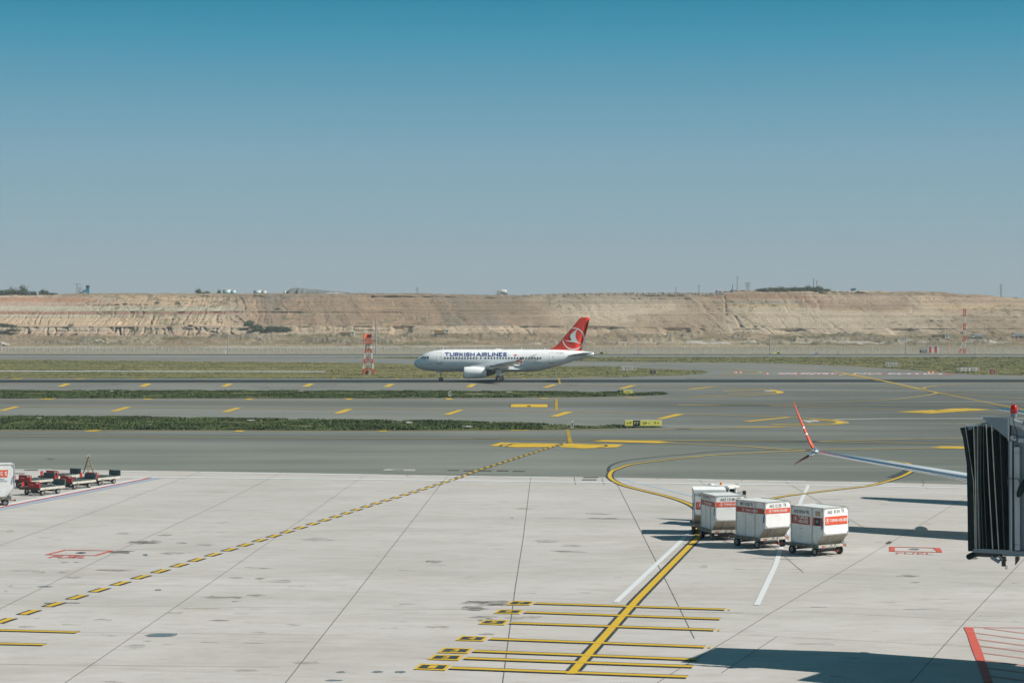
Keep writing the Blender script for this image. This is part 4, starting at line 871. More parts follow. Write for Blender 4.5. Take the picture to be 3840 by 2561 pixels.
def airliner_a():
    mw=V(G(1878,1431.2)); yaw=math.radians(-2.6)
    # nose point from the main-gear position: wheels stand on the centreline of the taxiway
    base=V((G(1552,1430).x*0,0,0)); Yc=372.6
    X0=(1551.7-CX)/FPX*(Yc+.8); root=thing('airliner','white twin-engine airliner with red tail fin taxiing left on the dark taxiway','airliner',(X0,Yc+.9,0),yaw)
    F=Fus(SEC); xs_=[0,.02,.05,.1,.18,.3,.45,.65,.9,1.2,1.6,2.1,2.7,3.4,4.2,5.2,6.2]+[6.2+.8*i for i in range(1,20)]+[22+.6*i for i in range(1,19)]+[33.2,33.5,33.8]
    mb=MB(); mb.smooth=True; mb.loft([F.ring(x) for x in xs_]); fus=mb.build('fuselage',M_white,root)
    mb=MB(); mb.smooth=True; mb.lathe([(0,.21),(.12,.20),(.16,.15),(.05,.10)],(33.78,0,5.15),(1,0,-.05),16); mb.build('exhaust_outlet',M_darkmetal,fus)
    # belly fairing
    mb=MB(); mb.smooth=True; R_=[]
    for i in range(25):
        t=i/24; x=9.3+t*11.6; k=(math.sin(PI*min(1,max(.0,t*1.0)))**.42 if 0<t<1 else .05); wd=1.2+1.0*k; top=2.35+1.0*k*(1-.75*max(0,t-.25)); bot=2.35-.62*k
        R_.append([V((x,math.cos(a)*wd,(top+bot)/2+math.sin(a)*(top-bot)/2)) for a in [2*PI*j/28 for j in range(28)]])
    mb.loft(R_); mb.build('belly_fairing',M_white,root)
    mb=MB(); mb.smooth=True   # grey underside panel line
    st=[(1.2,11.6,6.6,2.62,1.1),(6.3,14.25,4.0,3.05,1.0),(11.8,17.15,2.7,3.60,.95),(16.5,19.65,1.75,4.08,.9),(16.95,19.95,1.5,4.12,.7)]
    for s in (-1,1):
        wg=make_wing(st,s,'wing',root,[M_wing,M_le])
        for yy,xx,z,L in ((6.6,15.3,2.78,3.9),(10.3,17.2,3.22,3.1),(13.6,18.6,3.62,2.4)):
            mb=MB(); mb.smooth=True; mb.lathe([(0,.02),(.25*L,.17),(.6*L,.2),(.85*L,.13),(L,.02)],(xx,s*yy,z),(1,0,.0),12); mb.build('flap_track_fairing',M_white,wg)
        mb=MB(); mb.extr([(9.75+6.5*0+.0+10.05,s*16.98,4.13),(20.75,s*17.12,4.55),(21.15,s*17.2,4.98),(20.98,s*17.1,4.35),(21.0,s*16.98,3.66),(20.72,s*16.98,3.70),(20.35,s*16.98,3.98)],(0,s*.07,0)); wl=mb.build('wingtip_fence',M_red,root)
        mb=MB(); mb.smooth_norm=False
        put(mb,emblem2d(20.68,4.16,.26),lambda x,z:V((x,s*17.24,z))); mb.build('emblem',M_wtext,wl)
        e=engine(root,9.75,s*5.75,1.80,4.25,1.06,s)
        mb=MB(); mb.smooth=True; mb.loft([wing_ring(0,10.9,4.2,2.75,.9),wing_ring(0,11.3,5.2,3.0,.7)],cap0=True); 
        mb=MB(); mb.extr([(10.5,s*5.6,2.72),(11.4,s*5.6,3.08),(14.2,s*5.6,3.2),(16.0,s*5.6,2.75),(14.9,s*5.6,2.3),(13.9,s*5.6,2.4)],(0,s*.3,0)); mb.build('pylon',M_white,root)
        make_wing([(.3,28.3,4.0,4.78,.8),(1.4,29.1,3.5,4.92,.8),(6.15,32.0,1.6,5.45,.8)],s,'tailplane',root,[M_wing,M_le])
        g=gear(root,16.15,s*3.8,2.7,.585,.42,.46,'main_gear',.15); B('gear_door',M_white,g,16.2,s*4.15,1.75,1.0,.06,1.1)
    g=gear(root,5.1,0,2.1,.38,.22,.25,'nose_gear',.07); B('gear_door',M_white,g,4.7,-.28,1.75,.9,.04,.38); B('taxi_light',M_metal,g,5.02,-.05,1.55,.12,.4,.16)
    fst=[(5.55,25.1,31.4),(6.0,25.35,31.5),(6.2,25.75,31.55),(6.45,26.4,31.62),(6.9,27.0,31.72),(9.3,29.0,32.33),(11.85,31.12,32.97),(12.0,31.4,33.0)]
    fin=make_fin(fst,root,M_red)
    mb=MB(); mb.smooth_norm=False; n=48; cx_,cz,R=29.95,8.0,2.10
    def fp(x,z):
        l,t=fin_pts(fst,z); x=min(t,max(l,x)); return V((x,-fin_y(fst,x,z)-.012,z))
    for i in range(n):
        a,b_=2*PI*i/n,2*PI*(i+1)/n; mb.poly([fp(cx_+math.cos(a)*R,cz+math.sin(a)*R),fp(cx_+math.cos(b_)*R,cz+math.sin(b_)*R),fp(cx_+math.cos(b_)*R*.9,cz+math.sin(b_)*R*.9),fp(cx_+math.cos(a)*R*.9,cz+math.sin(a)*R*.9)])
    bp=[V((cx_+x*R,cz+y*R,0)) for x,y in BIRD]
    for t in tessellate_polygon([bp]): mb.poly([V((bp[i].x,-max(fin_y(fst,bp[i].x,bp[i].y),.24)-.02,bp[i].y)) for i in t])
    mb.build('bird_emblem',M_wtext,fin)
    mb=MB(); mb.bar((31.75,-.02,6.2),(32.9,-.0,11.6),.05,.34); mb.build('rudder_edge',M_red,fin)
    # glazing
    for q in ([(1.30,4.33),(1.86,4.72),(2.04,4.72),(1.80,4.30)],[(1.87,4.26),(2.26,4.72),(2.46,4.72),(2.46,4.25)],[(2.60,4.75),(2.93,4.72),(2.99,4.25),(2.64,4.22)]):
        mb=MB(); mb.smooth_norm=False; cxq=sum(p[0] for p in q)/4; czq=sum(p[1] for p in q)/4
        for k in range(4):
            a,b_=q[k],q[(k+1)%4]; mb.poly([F.p(a[0],a[1],-1,.03),F.p(b_[0],b_[1],-1,.03),F.p(cxq,czq,-1,.05)])
        mb.build('cockpit_window',M_glass,root)
    for x in [6.0+.537*k for k in range(12)]+[12.71,13.57]+[14.18+.537*k for k in range(19)]:
        mb=MB(); mb.smooth_norm=False; pts=[(x+math.cos(a)*.14*(1.12 if abs(math.cos(a))>.6 else 1),4.40+math.sin(a)*.20*(1.0)) for a in [2*PI*k/10 for k in range(10)]]
        mb.poly([F.p(*p,-1,.02) for p in pts]); mb.build('cabin_window',M_win,root)
    for x0,z0,x1,z1 in ((4.42,3.38,5.36,5.42),(25.42,3.46,26.36,5.48)):
        d=surf_rect(F,x0,z0,x1,z1,6,.010); d.smooth_norm=False; surf_outline(d,F,x0,z0,x1,z1,.045); dd=d.build('door',[M_white,M_line],root)
        for i,p_ in enumerate(dd.data.polygons): p_.material_index=0 if i<6 else 1
        B('sill',M_darkmetal,dd,(x0+x1)/2,F.p(x0,z0)[1]-.02,z0-.03,1.1,.08,.08)
        mb=MB(); mb.smooth_norm=False; mb.poly([F.p(x1-.28+math.cos(a)*.07,4.55+math.sin(a)*.09,-1,.03) for a in [2*PI*k/8 for k in range(8)]]); mb.build('window',M_win,dd)
    mb=MB(); mb.smooth_norm=False; surf_outline(mb,F,13.30,3.75,13.86,4.86,.03,.12); mb.build('emergency_exit',M_line,root)
    def onf(shape,x0,z0,m,name,off=.045,slant=0):
        mb=MB(); mb.smooth_norm=False; put(mb,slice2d(shape,.06),lambda u,v:F.p(x0+u+v*slant,z0+v,-1,off)); return mb.build(name,m,fus)
    for wd_,x_,bw in (('TURKISH',5.95,5.60),('AIRLINES',11.85,5.7)):
        mb=MB(); mb.smooth_norm=False
        for k_,lay in enumerate(block2d(wd_,bw,.74,.235,.15)): put(mb,slice2d(lay),lambda u,v:F.p(x_+u,4.71+v,-1,.03+.006*k_))
        mb.build('lettering',M_blue,fus)
    onf(text2d('TC-JLS',1.45,.25,.0),26.65,5.22,M_text,'lettering'); onf(text2d('AIRBUS A319',1.45,.15,.03),22.5,3.50,M_text,'lettering',.03,.2); onf(text2d('SALİHLİ',.75,.17,.01),2.66,3.22,M_text,'lettering',.03)
    onf(rect2d(0,0,.46,.30),18.9,4.80,M_red,'flag',.03)
    cr_=[];
    mb=MB(); mb.smooth_norm=False
    for k in range(12):
        a,b_=math.radians(40+k*23.3),math.radians(40+(k+1)*23.3); c0=(19.09,4.95)
        mb.poly([F.p(c0[0]+math.cos(a)*.09,c0[1]+math.sin(a)*.09,-1,.05),F.p(c0[0]+math.cos(b_)*.09,c0[1]+math.sin(b_)*.09,-1,.05),F.p(c0[0]+.025+math.cos(b_)*.06,c0[1]+math.sin(b_)*.06,-1,.05),F.p(c0[0]+.025+math.cos(a)*.06,c0[1]+math.sin(a)*.06,-1,.05)])
    mb.poly([F.p(19.2+math.cos(2*PI*k/5)*.04,4.95+math.sin(2*PI*k/5)*.04,-1,.05) for k in range(5)]); mb.build('crescent',M_wtext,fus)
    def zq(x,y): return ((x-152)/59,(822-y)/58.7)
    for pts in ([(1366,588),(1385,572),(1420,562),(1470,545),(1520,520),(1550,505),(1500,560),(1470,585),(1440,600),(1400,604),(1375,600)],[(1440,604),(1475,588),(1530,560),(1583,515),(1560,560),(1530,590),(1490,603)],[(1445,540),(1480,530),(1520,512),(1500,535),(1450,560),(1400,572)]):
        pp=[V((*zq(*p),0)) for p in pts]; mb=MB(); mb.smooth_norm=False
        for t in tessellate_polygon([pp]): mb.poly([F.p(pp[i].x,pp[i].y,-1,.014) for i in t])
        mb.build('livery_flourish',M_flour,fus)
    mb=MB(); mb.smooth_norm=False; pth=[zq(*p) for p in ((1215,530),(1190,545),(1182,565),(1188,585),(1205,600),(1230,607),(1300,610),(1365,606))]
    for a,b_ in zip(pth,pth[1:]): mb.poly([F.p(a[0],a[1]-.03,-1,.02),F.p(b_[0],b_[1]-.03,-1,.02),F.p(b_[0],b_[1]+.03,-1,.02),F.p(a[0],a[1]+.03,-1,.02)])
    mb.build('livery_flourish',M_flour,fus)
    mb=MB(); mb.smooth_norm=False
    for k in range(5):
        a=2*PI*k/5+.3; c0=(3.72,4.50); mb.poly([F.p(c0[0]+math.cos(a)*.22,c0[1]+math.sin(a)*.22,-1,.02),F.p(c0[0]+math.cos(a+.5)*.12,c0[1]+math.sin(a+.5)*.12,-1,.02),F.p(c0[0]+math.cos(a+.1)*.1,c0[1]+math.sin(a+.1)*.1,-1,.02)])
    mb.build('star_emblem',M_grey,fus)
    mb=MB(); mb.smooth_norm=False; mb.poly([F.p(1.50,2.97,-1,.02),F.p(1.66,2.97,-1,.02),F.p(1.66,3.25,-1,.02),F.p(1.50,3.25,-1,.02)]); mb.build('static_port',M_grey,fus)
    for x,h in ((5.45,.32),(20.15,.34),(24.5,.18)):
        mb=MB(); mb.extr([(x-.12,-.02,5.95),(x+.14,-.02,5.95),(x+.24,-.02,6.0+h+.08),(x+.12,-.02,6.0+h+.08)],(0,.04,0)); mb.build('antenna',M_white,root)
    mb=MB(); mb.smooth=True; mb.lathe([(0,.02),(.2,.12),(.9,.14),(1.5,.02)],(15.0,0,6.0),(1,0,0),10); mb.build('antenna_dome',M_white,root)
    mb=MB(); mb.extr([(28.3,-.03,6.0-.05),(30.9,-.03,5.8),(31.0,-.03,5.9),(28.2,-.03,6.05)],(0,.06,0))
    # small belly details
    mb=MB(); mb.extr([(18.8,-.02,1.85),(19.1,-.02,1.85),(19.25,-.02,1.45),(19.12,-.02,1.45)],(0,.04,0)); mb.build('drain_mast',M_grey,root)
    mb=MB(); mb.extr([(31.0,-.03,4.25),(31.5,-.03,4.35),(31.9,-.03,4.0),(31.6,-.03,3.95)],(0,.06,0)); mb.build('drain_mast',M_grey,root)
    return root
airliner_a()
SEC7=[(0,2.55,2.45,.05),(.1,2.85,2.1,.35),(.5,3.25,1.8,.75),(1.2,3.7,1.55,1.15),(2.2,4.45,1.38,1.5),(3.4,4.95,1.3,1.75),(5.5,5.3,1.28,1.88),(10,5.35,1.28,1.88),(26,5.35,1.28,1.88),(29,5.35,1.7,1.78),(33,5.25,2.9,1.3),(36.5,5.05,3.8,.75),(38.8,4.75,4.25,.3)]
def airliner_b():
    a=math.radians(79); root=thing('airliner','parked airliner at the stand with only its red-tipped silver wing and tailplane edge in view','airliner',(28.0,77.0,0),a); root.scale=(1,1,1.04)
    F=Fus(SEC7); mb=MB(); mb.smooth=True; mb.loft([F.ring(x,32) for x in [0,.03,.1,.25,.5,.8,1.2,1.7,2.2,2.8,3.4,4.4,5.5]+[6+i for i in range(0,33)]+[38.8]]); mb.build('fuselage',M_white,root)
    st=[(1.2,12.4,7.6,1.75,1.1),(5.2,14.9,4.6,2.15,1.0),(11,18.35,3.0,2.85,1.0),(16.9,21.80,1.62,3.58,.95)]
    for s in (-1,1):
        make_wing(st,s,'wing',root,[M_wing,M_le])
        # split tip: tall upper blade and short drooping lower blade
        R_=[];
        for t,(dy,dz,dx,ch) in enumerate(((0,0,0,1.62),(.22,.16,.22,1.35),(.45,.55,.55,1.05),(.72,1.1,.95,.85),(1.0,1.7,1.4,.62),(1.22,2.2,1.85,.38),(1.30,2.42,2.2,.12))):
            n_=V((0,-s*.90,.40)) if t>1 else V((0,-s*(.3+.3*t),.8)); n_.normalize(); c0=V((21.80+dx,s*(16.9+dy),3.60+dz)); r_=[c0+V((c*ch,0,0))+n_*(k_*ch*1.12) for c,k_ in TH]+[c0+V((c*ch,0,0))-n_*(k_*ch*1.12) for c,k_ in TH[-2:0:-1]]; R_.append(r_)
        mb=MB(); mb.smooth=True; mb.loft(R_[1:]); up_=mb.build('winglet',M_orange,root,); up_['label']='tall orange-red winglet blade rising from the wing tip'
        mb=MB(); mb.smooth=True; mb.loft(R_[:2]); mb.build('winglet_root',M_le,root)
        mb=MB(); mb.smooth_norm=False
        for A,B_ in (((.80,1.25),(.93,1.55)),((.70,1.02),(.86,.55)),((.55,.72),(.86,1.1))):
            pass
        q=[V((23.0,s*(16.9+.70),4.72)),V((23.45,s*(16.9+.76),4.80)),V((23.7,s*(16.9+1.0),5.30)),V((23.15,s*(16.9+.95),5.30))]
        mb.extr(q,(0,-s*.10,.02)); 
        R2=[]
        for dy,dz,dx,ch in ((.10,.0,.1,1.3),(.42,-.20,.4,1.0),(.85,-.45,.85,.7),(1.25,-.70,1.35,.2)):
            n_=V((0,s*.5,.87)); c0=V((21.80+dx,s*(16.9+dy),3.58+dz)); R2.append([c0+V((c*ch,0,0))+n_*(k_*ch*1.1) for c,k_ in TH]+[c0+V((c*ch,0,0))-n_*(k_*ch*1.1) for c,k_ in TH[-2:0:-1]])
        mb=MB(); mb.smooth=True; mb.loft(R2[:2]); mb.build('winglet_root',M_le,root)
        mb=MB(); mb.smooth=True; mb.loft(R2[1:]); lw=mb.build('lower_winglet',mat('shaded_red_paint',(.22,.02,.022),.35,0,.05,1),root)  # blade red darkened in the colour for the shade on its downward side
        B('position_light',M_glass,root,22.02,s*16.85,3.56,.14,.34,.09)
        B('position_light',M_glass,root,22.28,s*17.27,3.40,.14,.2,.09)
        # white ring emblem wrapping the upper blade
        mb=MB(); mb.smooth=True; mb.smooth_norm=True
        for k0,k1,w0 in ((3,3.42,1.0),(2.45,2.72,1)):
            def lerp_ring(k):
                i=int(k); t=k-i; c_=None; A=R_[i]; B__=R_[min(i+1,len(R_)-1)]; Q=[a_.lerp(b2,t) for a_,b2 in zip(A,B__)]; cen=sum(Q,V((0,0,0)))/len(Q); return [cen+(q_-cen)*1.03+V((-.02,0,0)) for q_ in Q]
            mb.loft([lerp_ring(k0),lerp_ring(k0+.13)]);
        mb.build('emblem',M_wtext,up_)
        engine(root,9.6,s*4.85,1.55,4.0,1.03,s)
        mb=MB(); mb.extr([(10.4,s*4.7,2.4),(11.4,s*4.7,2.7),(15,s*4.7,2.6),(13.5,s*4.7,2.0)],(0,s*.3,0)); mb.build('pylon',M_white,root)
        for yy,xx,z,L in ((5.8,18.2,1.75,3.6),(9.0,19.4,2.25,3.0)):
            mb=MB(); mb.smooth=True; mb.lathe([(0,.02),(.25*L,.19),(.6*L,.2),(.85*L,.13),(L,.02)],(xx,s*yy,z),(1,0,0),12); mb.build('flap_track_fairing',M_white,root)
        make_wing([(.3,32.6,4.4,4.35,.8),(1.0,33.2,4.0,4.42,.8),(7.15,36.9,1.7,5.18,.8)],s,'tailplane',root,[M_wing,M_le])
        gear(root,19.8,s*2.86,1.6,.56,.42,.43,'main_gear',.14)
    gear(root,4.2,0,1.6,.34,.2,.22,'nose_gear',.07)
    make_fin([(5.0,30.5,37.3),(5.6,32.0,37.4),(6.4,33.8,37.6),(12.3,38.1,39.6),(12.5,38.4,39.6)],root,M_red)
airliner_b()
# ================================================================ CONTAINERS AND DOLLIES
def dolly(label,loc,rot,group,white_front=True):
    root=thing('container_dolly',label,'dolly',loc,rot,group)
    mb=MB()
    for s in (-1,1): mb.box(0,s*.86,.43,2.05,.07,.14)
    for x in (-1.0,-.4,.25,.98): mb.box(x,0,.43,.07,1.65,.12)
    mb.box(0,0,.33,1.5,.5,.08); mb.box(1.035,0,.44,.02,.3,.10); mb.build('frame',M_dollyg,root)
    mb=MB(); mb.box(1.06,0,.455,.03,1.78,.12); mb.box(1.075,-.25,.45,.02,.55,.10); f_=mb.build('end_plate',M_dollyw,root)
    mb=MB(); 
    for y in (-.62,.72): mb.box(1.078,y,.45,.006,.2,.05)
    mb.build('reflector',M_dred,f_)
    mb=MB()
    for x in (-.75,-.3,.15,.62): mb.box(x,-.90,.44,.16,.006,.05)
    mb.build('reflector',mat('amber_reflector',(.5,.2,.03),.4,0,.2,5),root)
    mb=MB()
    for k in range(9): mb.cyl((-.86+k*.2,-.8,.475),(-.86+k*.2,.8,.475),.032,None,6)
    mb.build('roller_deck',M_steel,root)
    mb=MB()
    for s in (-.12,.14): mb.cyl((1.0,s,.50),(1.13,s,.50),.03,None,8)
    mb.box(1.04,.72,.53,.1,.2,.06); mb.bar((1.0,.74,.5),(1.02,.72,.68),.035); mb.build('container_stop',M_steel,root)
    for x in (-.72,.72):
        mb=MB(); mb.cyl((x,-.66,.2),(x,.66,.2),.035,None,8); mb.box(x,0,.27,.1,.9,.08); ax=mb.build('axle',M_darkmetal,root)
        for s in (-1,1): wheel(root,'wheel',(x,s*.74,.195),(0,1,0),.195,.14,.55,18)
    mb=MB(); mb.bar((.9,0,.24),(1.30,0,.24),.05); mb.box(1.30,0,.24,.08,.10,.10); mb.build('hitch',M_hitch,root)
    mb=MB(); mb.bar((-1.0,-.22,.30),(-1.85,0,.26),.05); mb.bar((-1.0,.22,.30),(-1.85,0,.26),.05); mb.bar((-1.8,0,.26),(-2.12,0,.25),.06); mb.build('drawbar',M_darkmetal,root)
    return root
PROF=[(-.78,0),(.78,0),(1.227,.46),(1.227,1.626),(-.78,1.626)]
def container(label,code,loc,rot,style,group,zs=1.0,name='cargo_container',logo=True):
    root=thing(name,label,'container',loc,rot,group); d=.767; z0=.512
    def Z(z): return z0+z*zs
    mb=MB(); mb.extr([(x,-d+.01,Z(z)) for x,z in PROF],(0,2*d-.02,0)); sh=mb.build('shell',M_panel,root)
    mb=MB(); # aluminium edge profile
    for s in (-1,1):
        P_=[V((x,s*(d-.012),Z(z))) for x,z in PROF]
        for a,b_ in zip(P_,P_[1:]+P_[:1]): mb.bar(a,b_,.045)
    for x,z in PROF: mb.bar((x,-d,Z(z)),(x,d,Z(z)),.05)
    mb.build('edge_frame',M_alu,root)
    # slanted scuffed panel under the overhang
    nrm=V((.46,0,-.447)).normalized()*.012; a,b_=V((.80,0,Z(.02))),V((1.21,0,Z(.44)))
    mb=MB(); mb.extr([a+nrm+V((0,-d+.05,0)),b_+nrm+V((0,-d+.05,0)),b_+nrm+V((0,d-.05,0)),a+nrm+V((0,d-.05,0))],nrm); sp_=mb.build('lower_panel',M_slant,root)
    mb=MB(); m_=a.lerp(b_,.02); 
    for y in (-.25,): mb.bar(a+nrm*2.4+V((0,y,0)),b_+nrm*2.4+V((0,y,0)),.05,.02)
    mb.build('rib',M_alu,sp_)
    # front cover panel with clipped corners
    xf=1.227+.012; c=.10
    q=[(-d+.04+c,.49),(d-.04-c,.49),(d-.04,.49+c),(d-.04,1.59-c),(d-.04-c,1.59),(-d+.04+c,1.59),(-d+.04,1.59-c),(-d+.04,.49+c)]
    mb=MB(); mb.extr([(xf,y,Z(z)) for y,z in q],(.016,0,0)); fc=mb.build('front_cover',M_canvas,root); xf+=.020
    ys=-d-.004
    def side(shape,m,nm,dy=0): mb=MB(); mb.smooth_norm=False; put(mb,shape,lambda u,v:V((-.78+u,ys-dy,Z(v)))); return mb.build(nm,m,root)
    def front(shape,m,nm,dx=0): mb=MB(); mb.smooth_norm=False; put(mb,shape,lambda u,v:V((xf+dx,-d+u,Z(v)))); return mb.build(nm,m,root)
    def shift(sh,x,z): return [(u+x,v+z) for u,v in sh[0]],sh[1]
    def blk(word,w_,h_,x,z,face,off):
        mb=MB(); mb.smooth_norm=False
        for k_,lay in enumerate(block2d(word,w_,h_,.20,.16)):
            o_=off+.003*k_; put(mb,shift(lay,x,z),(lambda u,v:V((-.78+u,ys-o_,Z(v)))) if face=='s' else (lambda u,v:V((xf+o_,-d+u,Z(v)))))
        return mb.build('lettering',M_wtext,root)
    # gusset plates and posts
    mb=MB()
    for x,z,sx_,sz in ((-.76,1.60,1,-1),(1.2,1.60,-1,-1),(-.76,.03,1,1)): mb.extr([(x,ys-.002,Z(z)),(x+.13*sx_,ys-.002,Z(z)),(x,ys-.002,Z(z+.15*sz))],(0,-.008,0))
    for s,t in ((1.60,-1),(.03,1)) if style!='tgs' else (): mb.extr([(.45,ys-.006,Z(s)),(.62,ys-.006,Z(s)),(.555,ys-.006,Z(s+.16*t)),(.515,ys-.006,Z(s+.16*t))],(0,-.006,0))
    mb.build('gusset',M_alu,root)
    if style not in ('soft','tgs'): 
        mb=MB()
        mb.box(.535,ys-.003,Z(.813),.055,.014,1.58*zs)
        if style!='band8': mb.box(-.1,ys-.002,Z(.55),.018,.008,1.05*zs)
        mb.build('door_post',M_alu,root)
    if logo:
        if style=='band8':
            side(shift(text2d(code,.98,.155,.012),.16,1.315),M_text,'lettering',.002)
            side(([(.03,1.25),(.12,1.23),(.22,1.24),(.4,1.225),(1.18,1.215),(1.18,.845),(.8,.835),(.03,.855)],[(0,7,6,5,4,3,2,1)[::-1]]),M_rband,'red_band',.001)
            side(rect2d(1.37,.84,1.95,1.20),M_rband,'red_band',.001)
            side(emblem2d(.28,1.06,.125),M_wtext,'emblem',.006); blk('TURKISH',.60,.14,.46,1.075,'s',.006); blk('AIRLINES',.62,.14,.46,.905,'s',.006)
            side(rect2d(1.50,.86,1.80,1.18),M_text,'star_sign',.008); mb=MB(); mb.smooth_norm=False
            for k in range(5):
                a_=2*PI*k/5+.3; cx_,cz=1.65,1.04; mb.poly([V((-.78+cx_,ys-.0135,Z(cz))),V((-.78+cx_+math.cos(a_+.55)*.07,ys-.014,Z(cz+math.sin(a_+.55)*.07))),V((-.78+cx_+math.cos(a_+.15)*.04,ys-.014,Z(cz+math.sin(a_+.15)*.04)))]); mb.poly([V((-.78+cx_+math.cos(a_)*.11,ys-.014,Z(cz+math.sin(a_)*.11))),V((-.78+cx_+math.cos(a_+.55)*.07,ys-.014,Z(cz+math.sin(a_+.55)*.07))),V((-.78+cx_+math.cos(a_+.15)*.04,ys-.014,Z(cz+math.sin(a_+.15)*.04)))])
            mb.build('star_emblem',mat('star_teal',(.35,.60,.60),.4,0,.1,5),root)
            side(rect2d(1.53,1.28,1.81,1.48),M_orange,'document_holder',.004); side(rect2d(1.55,1.30,1.79,1.46),mat('paper_tan',(.45,.38,.28),.8,0,.1,9),'document',.008)
            front(shift(text2d('AKE',.30,.15,.008),.23,1.375),M_text,'lettering'); front(shift(text2d('8134',.34,.15,.008),.64,1.39),M_text,'lettering'); front(shift(text2d('TK',.19,.15,.008),1.08,1.40),M_text,'lettering')
            front(rect2d(.08,.90,1.46,1.26),M_orange,'red_band'); front(rect2d(.08,.885,1.46,.900),M_text,'trim'); front(emblem2d(.23,1.08,.115),M_wtext,'emblem',.006); blk('TURKISH AIRLINES',1.04,.13,.38,1.02,'f',.006)
            front(shift(text2d('MAX LOAD AND TARE WEIGHT',.40,.022,.0),.55,.78),M_line,'fine_print'); side(shift(text2d('REV 1588 kg',.30,.035,.0),.45,.64),M_text,'fine_print')
        elif style=='band':
            side(shift(text2d(code,.92,.15,.010),.26,1.40),M_text,'lettering',.002); side(rect2d(.02,1.09,1.985,1.33),M_rband,'red_band',.001)
            side(emblem2d(.52,1.21,.085),M_wtext,'emblem',.016); blk('TURKISH AIRLINES',.86,.10,.66,1.155,'s',.016)
            p_=code.split(' '); front(shift(text2d(p_[0]+' '+p_[1],.72 if len(p_[1])>4 else .7,.145,.006),.24,1.385),M_text,'lettering'); front(shift(text2d('TK',.20,.145,.006),1.08,1.40),M_text,'lettering')
            front(rect2d(.04,1.115,1.50,1.345),M_orange,'red_band'); front(rect2d(.04,1.103,1.50,1.115),M_text,'trim'); front(emblem2d(.28,1.23,.09),M_wtext,'emblem',.006); blk('TURKISH AIRLINES',.90,.11,.41,1.175,'f',.006)
            front(shift(text2d('MAX LOAD AND TARE WEIGHT',.30,.02,.0),.55,1.00),M_line,'fine_print'); side(shift(text2d('REV 1588 kg',.28,.035,.0),.9,1.02),M_text,'fine_print')
            side(([(1.70,.52),(1.86,.66),(1.86,.44),(1.74,.42)],[(0,1,2,3)]),M_canvas,'paper_label',.01)
        elif style=='soft':
            front(shift(text2d('AKE',.26,.14,.006),.26,1.36),M_text,'lettering'); front(shift(text2d('6198',.32,.14,.006),.62,1.36),M_text,'lettering'); front(shift(text2d('TK',.18,.14,.006),1.05,1.36),M_text,'lettering')
            front(rect2d(.10,.76,1.42,1.10),M_red,'red_band'); front(rect2d(.10,.745,1.42,.76),M_text,'trim'); front(emblem2d(.27,.93,.125),M_wtext,'emblem',.006); blk('TURKISH AIRLINES',.9,.14,.45,.86,'f',.006)
            mb=MB(); mb.box(.2,0,Z(1.626)+.035,2.1,1.58,.07); mb.bar((1.25,-.78,Z(1.58)),(1.25,.78,Z(1.58)),.05,.14); mb.build('rolled_cover',M_canvas,root)
    if style=='tgs':
        for k,(ch,x) in enumerate((('T',.92),('G',1.16),('S',1.40))):
            side(([(x,1.00),(x+.22,1.00),(x+.26,1.36),(x+.04,1.36)],[(0,1,2,3)]),M_orange,'emblem',.002); side(shift(text2d(ch,.12,.20,.02),x+.07,1.08),M_wtext,'lettering',.010)
        side(shift(text2d('TURKISH',.36,.055,.01),1.08,.86),M_blue,'lettering',.004); side(shift(text2d('GROUND SERVICES',.76,.055,.01),.86,.77),M_blue,'lettering',.004)
    for y,x,z in ((-d-.03,1.16,1.06),(d+.02,1.20,1.02)):
        mb=MB(); mb.tube([V((x+.05,y,Z(z))),V((x+.02,y-.02,Z(z-.2))),V((x-.01,y-.01,Z(z-.36)))],.022,6); mb.build('strap',M_strap if style!='band' or y<0 else M_text,root)
    return root
M_rband=mat('red_band_vinyl',(.40,.045,.025),.5,0,.08,4,(.5,.4,.36),.15)
GC='cargo containers towed in a train across the apron'; GD='dollies carrying the train of cargo containers'
def place(px,py,rot,zc=.5+1.626):
    P_=G(px,py,zc); c,s=math.cos(rot),math.sin(rot); ox,oy=1.227,-.767
    return (P_.x-(ox*c-oy*s), P_.y-(ox*s+oy*c), 0)
for px,py,deg,code,style,lb,ld in ((3087,1908,-54,'AKE 8134 TK','band8','silver cargo container AKE 8134 TK with wide orange-red band, last and nearest of the train','dolly under the container AKE 8134 TK, nearest end of the train'),
        (2868.4,1885.5,-56,'AKE 12128 TK','band','silver cargo container AKE 12128 TK with narrow red band, second from the near end','dolly under the container AKE 12128 TK'),
        (2682.3,1861.3,-76,'AKE 13148 TK','band','silver cargo container AKE 13148 TK with pink line above its red band','dolly under the container AKE 13148 TK'),
        (2602.9,1842,-93,'AKE 6198 TK','soft','cargo container AKE 6198 TK with loose white cover, next to the tractor','dolly under the soft-covered container AKE 6198 TK')):
    a=math.radians(deg); loc=place(px,py,a)
    container(lb,code,loc,a,style,GC); dolly(ld,loc,a,GD)
    if '13148' in code:
        root=[o for o in col.objects if o.get('label')==lb][0]
        mb=MB(); mb.smooth_norm=False; mb.box(.22,-.775,.512+1.545,2.0,.008,.03); mb.box(1.252,0,.512+1.475,.006,1.45,.03); mb.build('pink_line',mat('faded_pink_tape',(.60,.22,.20),.6,0,.1,5),root)
